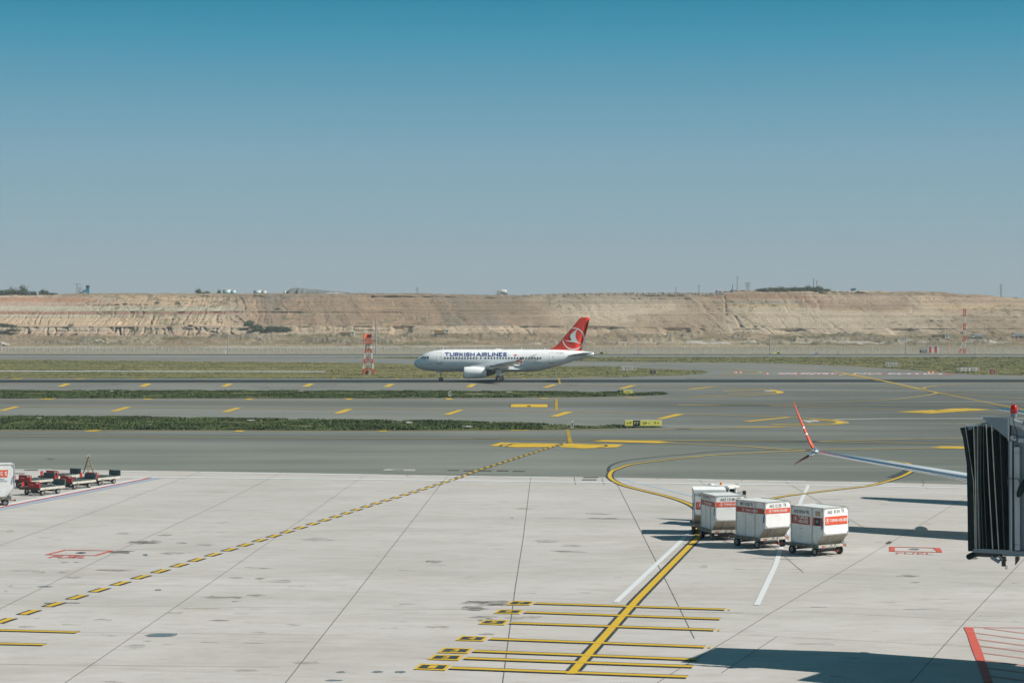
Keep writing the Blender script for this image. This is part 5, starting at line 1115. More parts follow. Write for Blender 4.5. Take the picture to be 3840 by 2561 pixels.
# tow tractor ahead of the train
def tractor():
    P_=G(2740,1990); a=math.radians(63)
    root=thing('tow_tractor','white cabbed tow tractor with orange beacon, mostly behind the soft-covered container','tractor',(10.75,102.3,0),a)
    mb=MB(); mb.box(0,0,.62,2.9,1.4,.5); mb.box(1.0,0,.92,.9,1.3,.14); mb.build('body',M_truckw,root)
    mb=MB()
    for x in (-.55,.55):
        for y in (-.62,.62): mb.bar((x,y,.85),(x*.92,y*.95,1.88),.07)
    mb.box(0,0,1.02,1.15,1.3,.1); cb=mb.build('cab_frame',M_truckw,root)
    mb=MB(); mb.box(0,0,1.93,1.5,1.46,.10); mb.box(0,0,1.99,1.2,1.2,.05); mb.build('roof',M_truckw,root)
    mb=MB(); mb.smooth=True; mb.ball((-.25,.45,2.03),.16,10,5,.45); mb.build('roof_vent',M_truckw,root)
    for x,y,sx_,sy in ((.56,0,.02,1.2),(-.56,0,.02,1.2)): B('windscreen',M_glass,root,x,y,1.42,sx_,sy,.75)
    mb=MB(); mb.cyl((0,0,2.01),(0,0,2.14),.07,.06,12); mb.cyl((0,0,2.0),(0,0,2.03),.09,None,12); mb.build('beacon',M_amber,root)
    for s in (-1,1):
        mb=MB(); mb.bar((.6,s*.66,1.6),(.75,s*.95,1.62),.03); mb.box(.76,s*.98,1.55,.06,.18,.30); mb.build('mirror',M_darkmetal,root)
        for x in (-1.0,1.0): wheel(root,'wheel',(x,s*.62,.3),(0,1,0),.30,.2)
    mb=MB(); mb.box(-1.52,0,.42,.16,.3,.2); mb.build('hitch',M_darkmetal,root)
    mb=MB(); mb.box(1.46,0,.55,.05,1.3,.2); mb.build('bumper',M_darkmetal,root)
tractor()
# dolly and container with block lettering at the left edge
a=math.radians(17); lc=place(54,1742,a,.5+1.626*1.12)
container('pale grey container with red and blue lettering at the left edge of the apron','TGS',lc,a,'tgs','cargo container parked alone',1.12); dolly('dolly under the pale container at the left edge of the apron',lc,a,'dolly parked alone')
# flat pallet dollies
def flat_dolly(label,corner,L,Wd,ang,towbar=False,flip=False):
    root=thing('pallet_dolly',label,'dolly',corner,ang,'empty flat dollies parked at the left of the apron')
    # local x = length (away), local y = width (to the left)
    mb=MB()
    for y in (.05,Wd-.05): mb.box(L/2,y,.42,L,.09,.14)
    for k in range(5): mb.box(.05+k*(L-.1)/4,Wd/2,.41,.08,Wd-.1,.12)
    mb.build('frame',M_dollyw,root)
    B('front_rail',mat('rusty_brown_rail',(.10,.07,.055),.7,.1,.3,5),root,-.02,Wd/2,.42,.06,Wd+.04,.15)
    mb=MB()
    for k in range(12): mb.cyl((.12+k*(L-.24)/11,.12,.50),(.12+k*(L-.24)/11,Wd-.12,.50),.035,None,6)
    for k in range(26):
        mb.box(random.uniform(.1,L-.1),random.uniform(.15,Wd-.15),.52,.05,.16,.04,random.uniform(0,PI))
    mb.build('roller_deck',M_dollyg,root)
    p=B('end_panel',M_dred,root,-.03,.48,.68,.05,.92,.36); p['label']='red end panel with white marks'
    mb=MB(); mb.smooth_norm=False; put(mb,text2d('TGS 1023' if not flip else 'TGS 0917',.22,.055,.01),lambda u,v:V((-.062,.72-u,.64+v))); mb.build('lettering',M_wtext,p)
    mb=MB(); mb.box(-.058,.16,.78,.004,.2,.09); mb.build('sticker',M_wtext,p)
    mb=MB(); 
    for y in (.04,.92): mb.bar((.0,y,.5),(.14,y,.82),.035)
    mb.build('panel_brace',M_dred,p)
    p=B('end_panel',M_dollyg,root,L+.03,.48,.68,.06,.92,.36); p['label']='grey-green end panel'
    p=B('side_stop',M_dred,root,.30,Wd+.02,.62,.2,.05,.30)
    for x in (.42,L-.45):
        for y in (.2,Wd-.2): wheel(root,'wheel',(x,y,.185),(0,1,0),.185,.13)
        mb=MB(); mb.cyl((x,.2,.19),(x,Wd-.2,.19),.04,None,8); mb.box(x,Wd/2,.29,.12,.5,.12); mb.build('axle',M_darkmetal,root)
    mb=MB(); mb.bar((.5,-.02,.42),(.5,-.02,.05),.035); mb.bar((.5,-.02,.05),(.58,-.02,.02),.03); mb.build('prop_stand',M_tulle,root)
    if towbar:
        mb=MB(); yb=Wd*.55; xb=L+.08; tp_=V((xb+.1,yb,1.98))
        for y in (yb-.44,yb+.44): mb.bar((xb,y,.38),tp_,.085)
        mb.bar((xb+.02,yb,.38),tp_,.08); mb.bar((xb+.04,yb-.3,.9),(xb+.04,yb+.3,.9),.05); mb.build('towbar',M_tulle,root)
        mb=MB(); n=14
        R_=[]
        for i in range(n+1):
            t=2*PI*i/n; c_=tp_+V((0,math.cos(t)*.09,.09+math.sin(t)*.09)); R_.append(c_)
        mb.tube(R_,.028,6); mb.build('tow_eye',M_steel,root)
    else:
        mb=MB(); mb.bar((L,Wd*.3,.36),(L+.75,Wd/2,.30),.06); mb.bar((L,Wd*.7,.36),(L+.75,Wd/2,.30),.06); mb.build('drawbar',M_darkmetal,root)
    return root
ang=math.radians(62)
for (x,y,lb,tb,fl) in ((570,598,'flat dolly with red end panel, nearest of the empty ones beside the pale container',0,0),(1030,512,'flat dolly with red end panel, second nearest of the front row',0,1),(1390,458,'flat dolly at the far right end of the front row',0,0),
                       (438,498,'flat dolly with red end panel in the back row nearest the pale container',0,1),(824,432,'flat dolly with red end panel in the middle of the back row',0,0)):
    P_=G(*sp('L',x,y),.36); flat_dolly(lb,(P_.x,P_.y,0),2.25,1.6,ang,False,fl)

P_=G(332,1775); root=thing('tow_bar','tan A-frame tow bar standing upright behind the empty flat dollies','tow bar',(P_.x,P_.y,0))
mb=MB(); tp_=V((0,0,1.16))
for x in (-.36,.36): mb.bar((x,0,0),tp_,.085)
mb.build('side_bar',M_tulle,root)
mb=MB(); mb.bar((.02,-.25,0),(0,-.02,1.05),.07); mb.build('centre_bar',M_tulle,root); mb=MB(); mb.bar((-.2,0,.5),(.2,0,.5),.05); mb.build('cross_bar',M_tulle,root)
mb=MB(); mb.tube([tp_+V((math.cos(2*PI*i/14)*.08,0,.08+math.sin(2*PI*i/14)*.08)) for i in range(15)],.026,6); mb.build('tow_eye',M_steel,root)
# ================================================================ JET BRIDGE
M_ribd=mat('bellows_rib_dark',(.10,.13,.13),.5,.1,.3,4)
def jet_bridge():
    R0=V((13.4,58.4,0)); root=thing('jet_bridge','grey passenger boarding bridge cab with black pleated bellows at the right edge','boarding bridge',R0,math.radians(-26)); root.scale=(1.085,1,1)
    Yn,Yf=58.4,61.4
    def h(x,y,Y=Yn): return AT(3240+x/2.307,1480+y/2.307,Y)
    def bd(mb,name,m,parent=None):
        o=mb.build(name,m,parent or root)
        if parent is None: o.location=-R0
        return o
    PK=[(878,945,957),(946,960,966),(957,966,974),(968,971,982),(979,977,991),(991,986,1001),(1005,1000,1020),(1024,1026,1050),(1045,1066,1098),(1088,1112,1145),(1152,1168,1190),(1224,1234,1241)]
    Ts=[0,.12,.25,.45,.7,1.0]
    def xat(p,t): return np.interp(t,[0,.45,1],p)
    ytop=lambda x: np.interp(x,[870,1070,1230],[272,250,262])
    def ring(p,ins,dx=0):
        near=[];far=[]
        for t in Ts:
            x=xat(p,t)+dx; y=ytop(p[0])+(1335-ytop(p[0]))*t; q=h(x,y); near.append(V((q.x,Yn+ins,q.z))); far.append(V((q.x,Yf-ins,q.z)))
        near[0].z-=ins*.7; far[0].z-=ins*.7
        return near[::-1]+far
    rings=[]
    for i,p in enumerate(PK):
        rings.append(ring(p,0))
        if i<len(PK)-1:
            q=PK[i+1]; rings.append(ring(tuple((a+b_)/2 for a,b_ in zip(p,q)),.16 if i!=0 else .22))
    mb=MB(); mb.loft(rings,closed=False); bel=bd(mb,'bellows',M_fabric)
    for i,p in enumerate(PK[:-1]):
        r_=ring(p,-.012)[:len(Ts)]; mb=MB(); mb.tube(r_,.013 if i in (0,1,8,9) else .008,5); mb.build('bellows_rib',M_rib if i in (0,1,4,8,9) else M_ribd,bel)
    # padded front lip
    def prism(pts,y0,y1): 
        mb=MB(); mb.extr([V((h(x,y).x,y0,h(x,y).z)) for x,y in pts],(0,y1-y0,0)); return mb
    bd(prism([(838,288),(856,284),(878,300),(900,430),(925,600),(940,800),(946,1000),(950,1350),(903,1350),(899,1000),(893,600),(862,370)],Yn-.05,Yf+.05),'front_cushion',M_fabric)
    bd(prism([(876,262),(985,256),(1000,248),(985,268),(880,276)],Yn-.03,Yn+.12),'top_rail',M_bridgel)
    bd(prism([(1014,184),(1228,189),(1229,373)],Yn-.22,Yn-.17),'hood_side',M_bridge)
    bd(prism([(1012,180),(1232,183),(1232,190),(1012,188)],Yn-.24,Yn-.14),'hood_rim',M_bridgel)
    bd(prism([(1013,180),(1033,180),(1033,197),(1013,197)],Yn-.27,Yn-.22),'hood_clip',M_bridgel)
    bd(prism([(1228,181),(1240,181),(1240,385),(1228,385)],Yn-.24,Yn-.12),'frame_post',M_bridgel)
    bd(prism([(1222,385),(1236,385),(1240,1350),(1228,1350)],Yn-.04,Yn+.1),'frame_post',M_bridge)
    bd(prism([(1239,390),(1252,390),(1254,1335),(1243,1335)],Yn-.10,Yn+.05),'frame_post',M_bridgel)
    bd(prism([(1240,192),(1420,262),(1420,300),(1240,246)],Yn-.2,Yn-.05),'roof_beam',M_bridgel)
    for x,y in ((1246,178),(1326,205),(1346,212),(1368,214)): bd(prism([(x,y+8),(x+9,y+11),(x+9,y+50),(x,y+46)],Yn-.24,Yn-.2),'beam_bracket',M_bridgel)
    bd(prism([(1348,212),(1372,214),(1372,248),(1348,244)],Yn-.34,Yn-.24),'junction_box',M_bridge)
    bd(prism([(1241,255),(1420,300),(1420,372),(1241,372)],Yn+.0,Yn+.08),'upper_panel',M_bridge)
    bd(prism([(1290,262),(1304,262),(1420,330),(1420,342)],Yn-.06,Yn-.01),'diagonal_brace',M_bridgel)
    bd(prism([(1310,364),(1430,366),(1430,374),(1310,372)],Yn-.05,Yn-.01),'rain_gutter',M_bridgel)
    for x in (1318,1332,1346,1368): 
        q=h(x,383,Yn-.1); mb=MB(); mb.cyl(q+V((0,0,-.06)),q+V((0,0,.06)),.035,None,8); bd(mb,'roller_cap',M_bridgel)
    bd(prism([(1241,372),(1700,372),(1700,1345),(1241,1345)],Yn+.14,Yn+.20),'cab_wall',M_bridge)
    for x in (1376,1500,1620): bd(prism([(x,376),(x+3,376),(x+3,1335),(x,1335)],Yn+.125,Yn+.14),'panel_seam',M_bridgel)
    bd(prism([(1266,440),(1309,440),(1312,1322),(1273,1322)],Yn-.05,Yn+.12),'cable_trunk',M_bridgel)
    for y in (486,828,1272): bd(prism([(1265,y),(1311,y),(1311,y+3),(1265,y+3)],Yn-.057,Yn-.05),'trunk_joint',M_darkmetal)
    bd(prism([(1250,342),(1292,345),(1292,384),(1256,384),(1243,362)],Yn-.2,Yn-.06),'hinge_block',M_bridgel)
    q=h(1284,384,Yn-.12); mb=MB(); mb.cyl(q,h(1284,442,Yn-.12),.012,None,6); bd(mb,'cable',M_cyan)
    mb=MB(); mb.tube([h(*p,Yn-.26) for p in ((1288,196),(1294,225),(1298,255),(1312,285),(1321,315),(1320,345),(1308,362),(1292,368))],.011,6); bd(mb,'cable',M_text)
    q=h(1278,190,Yn-.12); mb=MB(); mb.cyl(q+V((0,0,-.05)),q+V((0,0,.02)),.025,None,8); mb.cyl(q+V((0,0,.02)),q+V((0,0,.13)),.085,.085,16); bl=bd(mb,'beacon_base',M_bridge)
    mb=MB(); mb.smooth=True; mb.lathe([(0,.095),(.12,.093),(.20,.08),(.25,.04),(.26,.0)],q+V((0,0,.13)),(0,0,1),18); mb.build('beacon',M_beacon,bl)
    mb=MB(); mb.tube([h(*p,Yn-.25) for p in ((1248,780),(1248,720),(1254,714),(1325,711),(1334,720),(1346,775))],.014,6); arm=bd(mb,'mirror_arm',M_darkmetal)
    mb=MB(); mb.smooth=True; c_=h(1366,788,Yn-.3); mb.loft([[c_+V((math.cos(2*PI*i/16)*.10*k+(.10*math.sin(2*PI*i/16)*k),w_,math.sin(2*PI*i/16)*.28*k)) for i in range(16)] for w_,k in ((-.05,.75),(-.03,1),(.03,1),(.05,.8))]); mb.build('mirror',M_fabric,arm)
    bd(prism([(946,1326),(1700,1332),(1700,1362),(946,1358)],Yn-.06,Yf+.06),'floor_beam',M_bridge)
    for k in range(11): 
        x=966+k*25; bd(prism([(x,1322),(x+10,1322),(x+10,1330),(x,1330)],Yn-.08,Yn-.06),'clip',M_bridgel) if k<11 else None
    mb=MB(); 
    q=h(917,1396,Yn); mb.cyl((q.x,Yn-.1,q.z),(q.x,Yf+.1,q.z),.088,None,18); bd(mb,'bumper_roll',M_fabric)
    bd(prism([(930,1358),(1170,1362),(1165,1385),(1120,1398),(950,1398)],Yn+.1,Yf-.1),'under_frame',M_darkmetal)
    mb=MB(); mb.bar(h(1085,1392),h(1150,1434),.09); mb.bar(h(1140,1380),h(1178,1410),.06); bd(mb,'strut',M_bridge)
    mb=MB(); mb.extr([h(1163,1385),h(1196,1385),h(1192,1468),(h(1166,1468))],(0,.12,0)); mb.bar(h(1150,1412),h(1205,1412),.05); bd(mb,'foot_bracket',M_darkmetal); mb=MB(); mb.extr([h(1272,1380),h(1303,1380),h(1300,1410),h(1272,1452)],(0,.12,0)); bd(mb,'foot_bracket',M_darkmetal)
    mb=MB(); mb.tube([h(1190,1455),h(1207,1462),h(1209,1488),h(1198,1488),h(1194,1465)],.009,5); mb.tube([h(935,1420),h(965,1405),h(976,1412),h(950,1418)],.009,5); bd(mb,'hanging_cable',M_text)
    # cab box, roof and the tunnel running back toward the terminal
    zt=h(1300,372).z; zb=h(1300,1345).z
    mb=MB(); mb.box(16.3,(Yn+Yf)/2+.16,(zt+zb)/2,3.4,Yf-Yn-.16,zt-zb-.02); bd(mb,'cab_body',M_bridge)
    mb=MB(); mb.box(16.3,(Yn+Yf)/2,zt+.34,3.5,Yf-Yn-.2,.2); mb.box(16.3,(Yn+Yf)/2,zt+.12,3.3,Yf-Yn-.5,.22); bd(mb,'cab_roof',M_bridgel)
    mb=MB(); d=V((math.cos(math.radians(8)),-math.sin(math.radians(8)),0)); c0=V((16.9,59.0,0)); a=math.atan2(d.y,d.x)
    c_=c0+d*9.2; mb.box(c_.x,c_.y,4.95,18,4.0,3.8,a); bd(mb,'tunnel',M_bridge)
    mb=MB(); mb.box(c_.x,c_.y,6.94,18,4.2,.16,a); bd(mb,'tunnel_roof',M_bridgel)
    for k in (4,13):
        mb=MB()
        for s in (-1.2,1.2): p=c0+d*k+V((-d.y,d.x,0))*s; mb.cyl((p.x,p.y,.0),(p.x,p.y,3.6),.2,None,14)
        bd(mb,'support_leg',M_bridge)
jet_bridge()
# ================================================================ SIGNS AND MARKERS
def arrow2d(w,h,dirn):
    t=.13*h; P_=[[(0,.5*h-t*.55),(w*.9,.5*h-t*.55),(w*.9,.5*h+t*.55),(0,.5*h+t*.55)],[(w*.55,h*.85),(w,.5*h),(w*.86,.5*h),(w*.45,h*.78)],[(w,.5*h),(w*.55,h*.15),(w*.45,h*.22),(w*.86,.5*h)]]
    vs=[];fs=[]
    for q in P_:
        o=len(vs)
        for x,y in q:
            if dirn=='L': x=w-x
            if dirn=='U': x,y=y*w/h*1.0,x*h/w
            vs.append((x,y))
        fs.append(tuple(range(o,o+4)))
    return vs,fs
def sign(label,x0,y0,x1,y1,by,panels,group=None,dep=.3,edge=.05,fm=None):
    """panel list: (u0,u1,material,[(kind,text,u,v,w,h,material)]) in fractions of the face"""
    Y=G(x0,by).y; a=AT(x0,y0,Y); b_=AT(x1,y1,Y); w_=b_.x-a.x; hh=a.z-b_.z; z0=max(.06,b_.z)
    root=thing('airfield_sign',label,'sign',((a.x+b_.x)/2,Y,0),0,group)
    mb=MB(); mb.box(0,dep/2,z0+hh/2,w_,dep,hh); mb.build('housing',fm or M_bridgel2,root)
    mb=MB(); n=max(2,int(w_/1.2)+1)
    for i in range(n): x=-w_/2+.15+(w_-.3)*i/(n-1); mb.box(x,dep/2,z0/2,.06,.06,z0); 
    mb.build('leg',M_steel,root)
    for u0,u1,m,els in panels:
        xa,xb=-w_/2+edge+(w_-2*edge)*u0,-w_/2+edge+(w_-2*edge)*u1
        mb=MB(); mb.box((xa+xb)/2,-.008,z0+hh/2,xb-xa,.016,hh-2*edge); p=mb.build('face_panel',m,root)
        for kd,t,u,v,tw,th,tm in els:
            sh=text2d(t,tw*w_,th*hh,.02) if kd=='t' else arrow2d(tw*w_,th*hh,t) if kd=='a' else None
            if kd=='ring':
                n=28; vs=[];fs=[]; R=th*hh/2
                for i in range(n): an=2*PI*i/n; vs+=[(math.cos(an)*R,math.sin(an)*R),(math.cos(an)*R*.78,math.sin(an)*R*.78)]
                for i in range(n): j=(i+1)%n; fs.append((2*i,2*j,2*j+1,2*i+1))
                o=len(vs); vs+=[(-R*.5,-R*.12),(R*.5,-R*.12),(R*.5,R*.12),(-R*.5,R*.12)]; fs.append((o,o+1,o+2,o+3)); sh=(vs,fs)
            mb=MB(); mb.smooth_norm=False; put(mb,sh,lambda x,z:V((-w_/2+u*w_+x,-.022,z0+v*hh+z))); mb.build('lettering',tm,p)
    return root
M_bridgel2=mat('sign_frame',(.62,.63,.62),.5,0,.05,3); M_ytext=mat('yellow_lettering',(.72,.66,.25),.5,0,.03,5)
M_dkred=mat('sign_dark_red',(.10,.012,.012),.5,0,.1,3); M_sred=mat('sign_red',(.36,.02,.02),.5,0,.1,3)
sign('black and yellow G9 taxiway sign with two arrows beside a striped marker',2315.3,1462.2,2373,1478,1479,[(0,.385,M_blk,[('t','G9',.12,.22,.21,.50,M_ytext)]),(.392,1,M_yel,[('a','L',.48,.30,.10,.40,M_blk),('t','G',.62,.28,.09,.42,M_blk),('a','R',.75,.30,.10,.40,M_blk)])])
sign('long yellow taxiway sign reading F F7 G9 F on the nearest grass strip',2342,1574.5,2482.6,1598,1603,[(0,.212,M_yel,[('a','L',.055,.30,.065,.38,M_blk),('t','F',.14,.30,.042,.40,M_blk)]),(.222,.402,M_blk,[('t','F7',.26,.25,.12,.48,M_ytext)]),
     (.425,.735,M_yel,[('t','G9',.48,.30,.115,.40,M_blk),('a','U',.628,.28,.045,.42,M_blk)]),(.745,1,M_yel,[('t','F',.80,.30,.042,.40,M_blk),('a','R',.862,.30,.065,.38,M_blk)])])
sign('dark red no-entry taxiway sign in the grass right of the white aircraft',2437.8,1386,2459.6,1402,1403.3,[(0,1,M_dkred,[('ring','',.5,.5,.4,.62,M_bridgel2)])],'red no-entry signs')
sign('bright red no-entry taxiway sign in the grass at the far right',3711,1384.5,3732.3,1402,1403.5,[(0,1,M_sred,[('ring','',.5,.5,.4,.66,M_bridgel2)])],'red no-entry signs')
def sign_back(label,x0,y0,x1,y1,by,cuts,dots):
    Y=G(x0,by).y; a=AT(x0,y0,Y); b_=AT(x1,y1,Y); w_=b_.x-a.x; hh=a.z-b_.z; z0=max(.08,b_.z)
    root=thing('airfield_sign',label,'sign',((a.x+b_.x)/2,Y,0),0,'airfield signs seen from behind')
    B('housing',M_lwhite,root,0,.15,z0+hh/2,w_,.3,hh)
    for c in cuts:
        x=-w_/2+c*w_; B('rib',M_darkmetal,root,x,-.01,z0+hh/2-.02,.06,.03,hh*.92); B('leg',M_lwhite,root,x,.02,z0*.5,.07,.07,z0)
    for c in dots:
        mb=MB(); mb.cyl((-w_/2+c*w_,-.03,z0+hh*.5),(-w_/2+c*w_,.0,z0+hh*.5),.16,None,12); mb.build('lamp_cover',M_amber,root)
    return root
sign_back('white back of a five-panel sign in the grass near the dark red sign',2327,1372.5,2381.3,1388.5,1391,(.09,.34,.53,.72,.92),(.11,.39,.57,.97))
sign_back('white back of a four-panel sign at the far turn-off edge',3323,1358.6,3370,1373.5,1374.6,(.08,.30,.50,.66,.96),(.12,.39,.78,.97))
sign_back('wide pale back of a sign left of the bright red no-entry sign',3595,1377.5,3674,1391,1392.8,(.05,.26,.45,.62,.76,.97),(.09,.42,.67,.96))
def marker(x,y0,y1,lb,k=0):
    Y=G(x,y1).y; hgt=AT(x,y0,Y).z; root=thing('marker_post',lb,'marker post',(G(x,y1).x,Y,0),0,'striped marker posts')
    n=7
    for i in range(n):
        m=M_yel if i<2 else (M_blk if i%2 else M_lwhite); mb=MB(); mb.cyl((0,0,hgt*i/n),(0,0,hgt*(i+1)/n),.05,None,8); mb.build('stripe',m,root)
    mb=MB(); mb.smooth=True; mb.ball((0,0,hgt+.05),.09,8,5); mb.build('cap',M_blk,root)
tx=lambda x,y:(2300+x/7.837,1340+y/7.837)
for x,y0,y1,lb in ((tx(665,0)[0],tx(0,215)[1],tx(0,382)[1],'striped marker post right of the five-panel sign back'),(tx(1293,0)[0],tx(0,320)[1],tx(0,492)[1],'striped marker post right of the dark red no-entry sign'),(tx(603,0)[0],tx(0,900)[1],tx(0,1078)[1],'striped marker post right of the G9 sign'),
                   (3320,1355.5,1373.6,'striped marker post left of the four-panel sign back'),(3590,1374,1389,'striped marker post left of the wide pale sign back'),(3707.3,1381,1402.5,'striped marker post left of the bright red no-entry sign'),
                   (3504.5,1385.5,1392.5,'short striped marker post beside the two lamps at the far turn-off'),(2753,1386.5,1400.5,'striped marker post beside the pair of lamps on the far asphalt'),(1690,1463.5,1489,'striped marker post beside the white box on the middle grass strip')): marker(x,y0,y1,lb)
def wpost(x,y0,y1,w_,lb,nm='marker_board'):
    Y=G(x,y1).y; hgt=AT(x,y0,Y).z; root=thing(nm,lb,'marker board',(G(x,y1).x,Y,0))
    mb=MB(); mb.extr([(-w_/2,0,0),(w_/2,0,0),(w_*.45,0,hgt),(-w_*.2,0,hgt),(-w_/2,0,hgt*.6)],(0,.5,0)); mb.build('board',M_lwhite,root); B('dark_stripe',M_blk,root,w_*.2,-.012,hgt*.55,w_*.18,.02,hgt*.5)
wpost(2084,1394,1412.5,.16,'slim white marker board in the grass below the tail of the white aircraft'); wpost(1686,1466,1488,.38,'white box marker on the middle grass strip'); wpost(2145.5,1579,1606,.26,'white marker board near the tip of the near grass strip')
def lamp(x,y,lb,big):
    p=G(x,y+3); root=thing('ground_lamp',lb,'lamp',(p.x,p.y,0),0,'orange lamps glowing on the far asphalt'); s=.62 if big else .34
    mb=MB(); mb.lathe([(0,.28*s),(.05,.27*s),(.12,.18*s)],(0,0,.0),(0,0,1),12); mb.build('base',M_lwhite,root)
    mb=MB(); mb.smooth=True; mb.ball((0,0,.30*s),.27*s,10,6); mb.build('lens',M_lamp,root)
M_lamp=mat('lit_orange_lens',(1.0,.20,.06),.3,0,.02,4,emit=.8)
for x,y,lb,b_ in ((2759.5,1396.5,'lit orange lamp, left of the close pair beside the striped post',1),(2777,1396,'lit orange lamp, right of the close pair beside the striped post',1),(2878,1401,'lit orange lamp alone left of the red and white lettering',1),(3041,1402,'small lit lamp in front of the middle of the red lettering',0),(2986,1402,'small lit lamp in front of the left part of the red lettering',0),(2932,1402,'small lit lamp at the left end of the red lettering',0),
               (3096,1402,'small lit lamp in front of the right part of the red lettering',0),(3150,1403,'small lit lamp at the right end of the first red lettering',0),(3206,1402,'small lit lamp at the start of the second red lettering',0),(3260,1402,'small lit lamp in the middle of the second red lettering',0),(3482,1395.5,'lit orange lamp, left of the pair at the grass edge on the right',1),(3497.5,1395.5,'lit orange lamp, right of the pair at the grass edge on the right',1)): lamp(x,y,lb,b_)
# ================================================================ MASTS
def mast_left():
    b=G(1381,1403.6); root=thing('lattice_mast','stout red and white lattice mast with orange head, left of the white aircraft','mast',b)
    def hw(z): return 1.2-(1.2-.46)*min(1,z/6.65)
    zs=[0,1.19,2.32,3.36,4.55,5.56,6.65]; cs=[0,1,0,1,0,1]
    for sx_ in (-1,1):
        for sy in (-1,1):
            mb=MB()
            for i in range(6): mb.cur=cs[i]; mb.bar((sx_*hw(zs[i]),sy*hw(zs[i]),zs[i]),(sx_*hw(zs[i+1]),sy*hw(zs[i+1]),zs[i+1]),.17)
            mb.build('leg',[M_lred,M_lwhite],root); mb=MB(); mb.box(sx_*1.22,sy*1.22,.04,.5,.5,.14); mb.build('concrete_foot',M_conc,root)
    mb=MB()
    for i in range(6):
        a,c=hw(zs[i]),hw(zs[i+1]); z0,z1=zs[i],zs[i+1]; mb.cur=cs[i]; zm=(z0+z1)/2
        for q in (((-1,-1),(1,-1)),((1,-1),(1,1)),((1,1),(-1,1)),((-1,1),(-1,-1))):
            (x0,y0),(x1,y1)=q; mb.bar((x0*c,y0*c,z1),(x1*c,y1*c,z1),.07)
            mb.bar((x0*a,y0*a,z0),((x0+x1)/2*c,(y0+y1)/2*c,z1),.08); mb.bar((x1*a,y1*a,z0),((x0+x1)/2*c,(y0+y1)/2*c,z1),.08)
    mb.build('bracing',[M_lred,M_lwhite],root)
    mb=MB(); mb.bar((.06,-.5,0),(.06,-.4,6.6),.14); mb.build('cable_duct',M_bridgel,root)
    mb=MB()
    for s in (-.14,.10): mb.bar((-.2+s,-.6,0),(-.2+s,-.5,6.7),.035)
    for k in range(22): mb.bar((-.34,-.55,.3*k+.2),(-.1,-.55,.3*k+.2),.03)
    mb.build('ladder',M_lred,root)
    mb=MB()
    for sy in (-1,1):
        for z in (6.68,7.2,7.70): mb.bar((-1.07,sy*.9,z),(1.07,sy*.9,z),.06)
        for x in (-1.05,-.55,0,.55,1.05): mb.bar((x,sy*.9,6.66),(x,sy*.9,7.72),.06)
        mb.bar((-.9,sy*.9,6.75),(-.55,sy*.9,7.5),.04)
    for sx_ in (-1.05,1.05):
        for z in (6.68,7.2,7.70): mb.bar((sx_,-.9,z),(sx_,.9,z),.06)
    mb.box(0,0,6.64,2.1,1.8,.06); mb.build('platform_rail',M_lred,root)
    mb=MB()
    for x in (-.3,.3): mb.bar((x,0,6.7),(x,0,7.85),.1)
    mb.build('head_support',M_lred,root)
    mb=MB(); n=8
    q=[(-.78,-.25,7.82),(-.25,.2,7.82),(.25,.2,7.82),(.78,-.25,7.82),(.78,-.12,7.82),(.25,.35,7.82),(-.25,.35,7.82),(-.78,-.12,7.82)]
    mb.extr(q,(0,0,.82)); mb.build('antenna_panel',mat('head_orange',(.80,.10,.03),.45,0,.06,2),root)
    B('antenna_core',M_darkmetal,root,-.0,.1,8.2,.34,.2,.5)
    mb=MB(); mb.cyl((-.95,-.3,7.7),(-.95,-.3,9.0),.025,None,6); mb.build('lightning_rod',M_lred,root)
    B('equipment_box',M_darkmetal,root,-.2,-.3,.42,.7,.5,.75); B('equipment_box',M_lwhite,root,.32,-.3,.5,.3,.4,.9)
mast_left()
def mast_right():
    b=G(3617,1324.3); H_=17.4; root=thing('lattice_mast','tall slim red and white mast with small dishes behind the runway on the right','mast',b)
    cols=[0,1,0,1,0,1,0]; z=[0,1.9,4.7,6.9,9.0,11.8,14.3,H_]
    for sx_,sy in ((-.36,-.36),(.36,-.36),(.36,.36),(-.36,.36)):
        mb=MB()
        for i in range(7): mb.cur=cols[i]; mb.bar((sx_,sy,z[i]),(sx_,sy,z[i+1]),.13)
        mb.build('leg',[M_lred,M_lwhite],root)
    mb=MB(); k=0; zz_=0
    while zz_<H_-.6:
        mb.cur=cols[[i for i in range(7) if z[i]<=zz_+.01][-1]]
        for q in (((-.36,-.36),(.36,-.36)),((.36,-.36),(.36,.36)),((.36,.36),(-.36,.36)),((-.36,.36),(-.36,-.36))):
            (x0,y0),(x1,y1)=q; mb.bar((x0,y0,zz_),(x1,y1,zz_+.7),.06); mb.bar((x0,y0,zz_),(x1,y1,zz_),.06)
        zz_+=.7
    mb.build('bracing',[M_lred,M_lwhite],root)
    for y in (-.8,.8):
        mb=MB(); a=V((-.4,y*.3,5.3)); c=V((-2.5 if y<0 else -1.7,y,0)); mb.cur=0; mb.bar(a,a.lerp(c,.2),.17); mb.cur=1; mb.bar(a.lerp(c,.2),a.lerp(c,.65),.17); mb.cur=0; mb.bar(a.lerp(c,.65),c,.17); mb.build('stay',[M_lred,M_lwhite],root)
    for zd in (4.6,9.9,15.3):
        mb=MB(); mb.smooth=True; mb.lathe([(0,.05),(.1,.22),(.22,.3)],(.5,-.3,zd),(.8,-.6,0),12); mb.build('dish',M_lwhite,root)
mast_right()
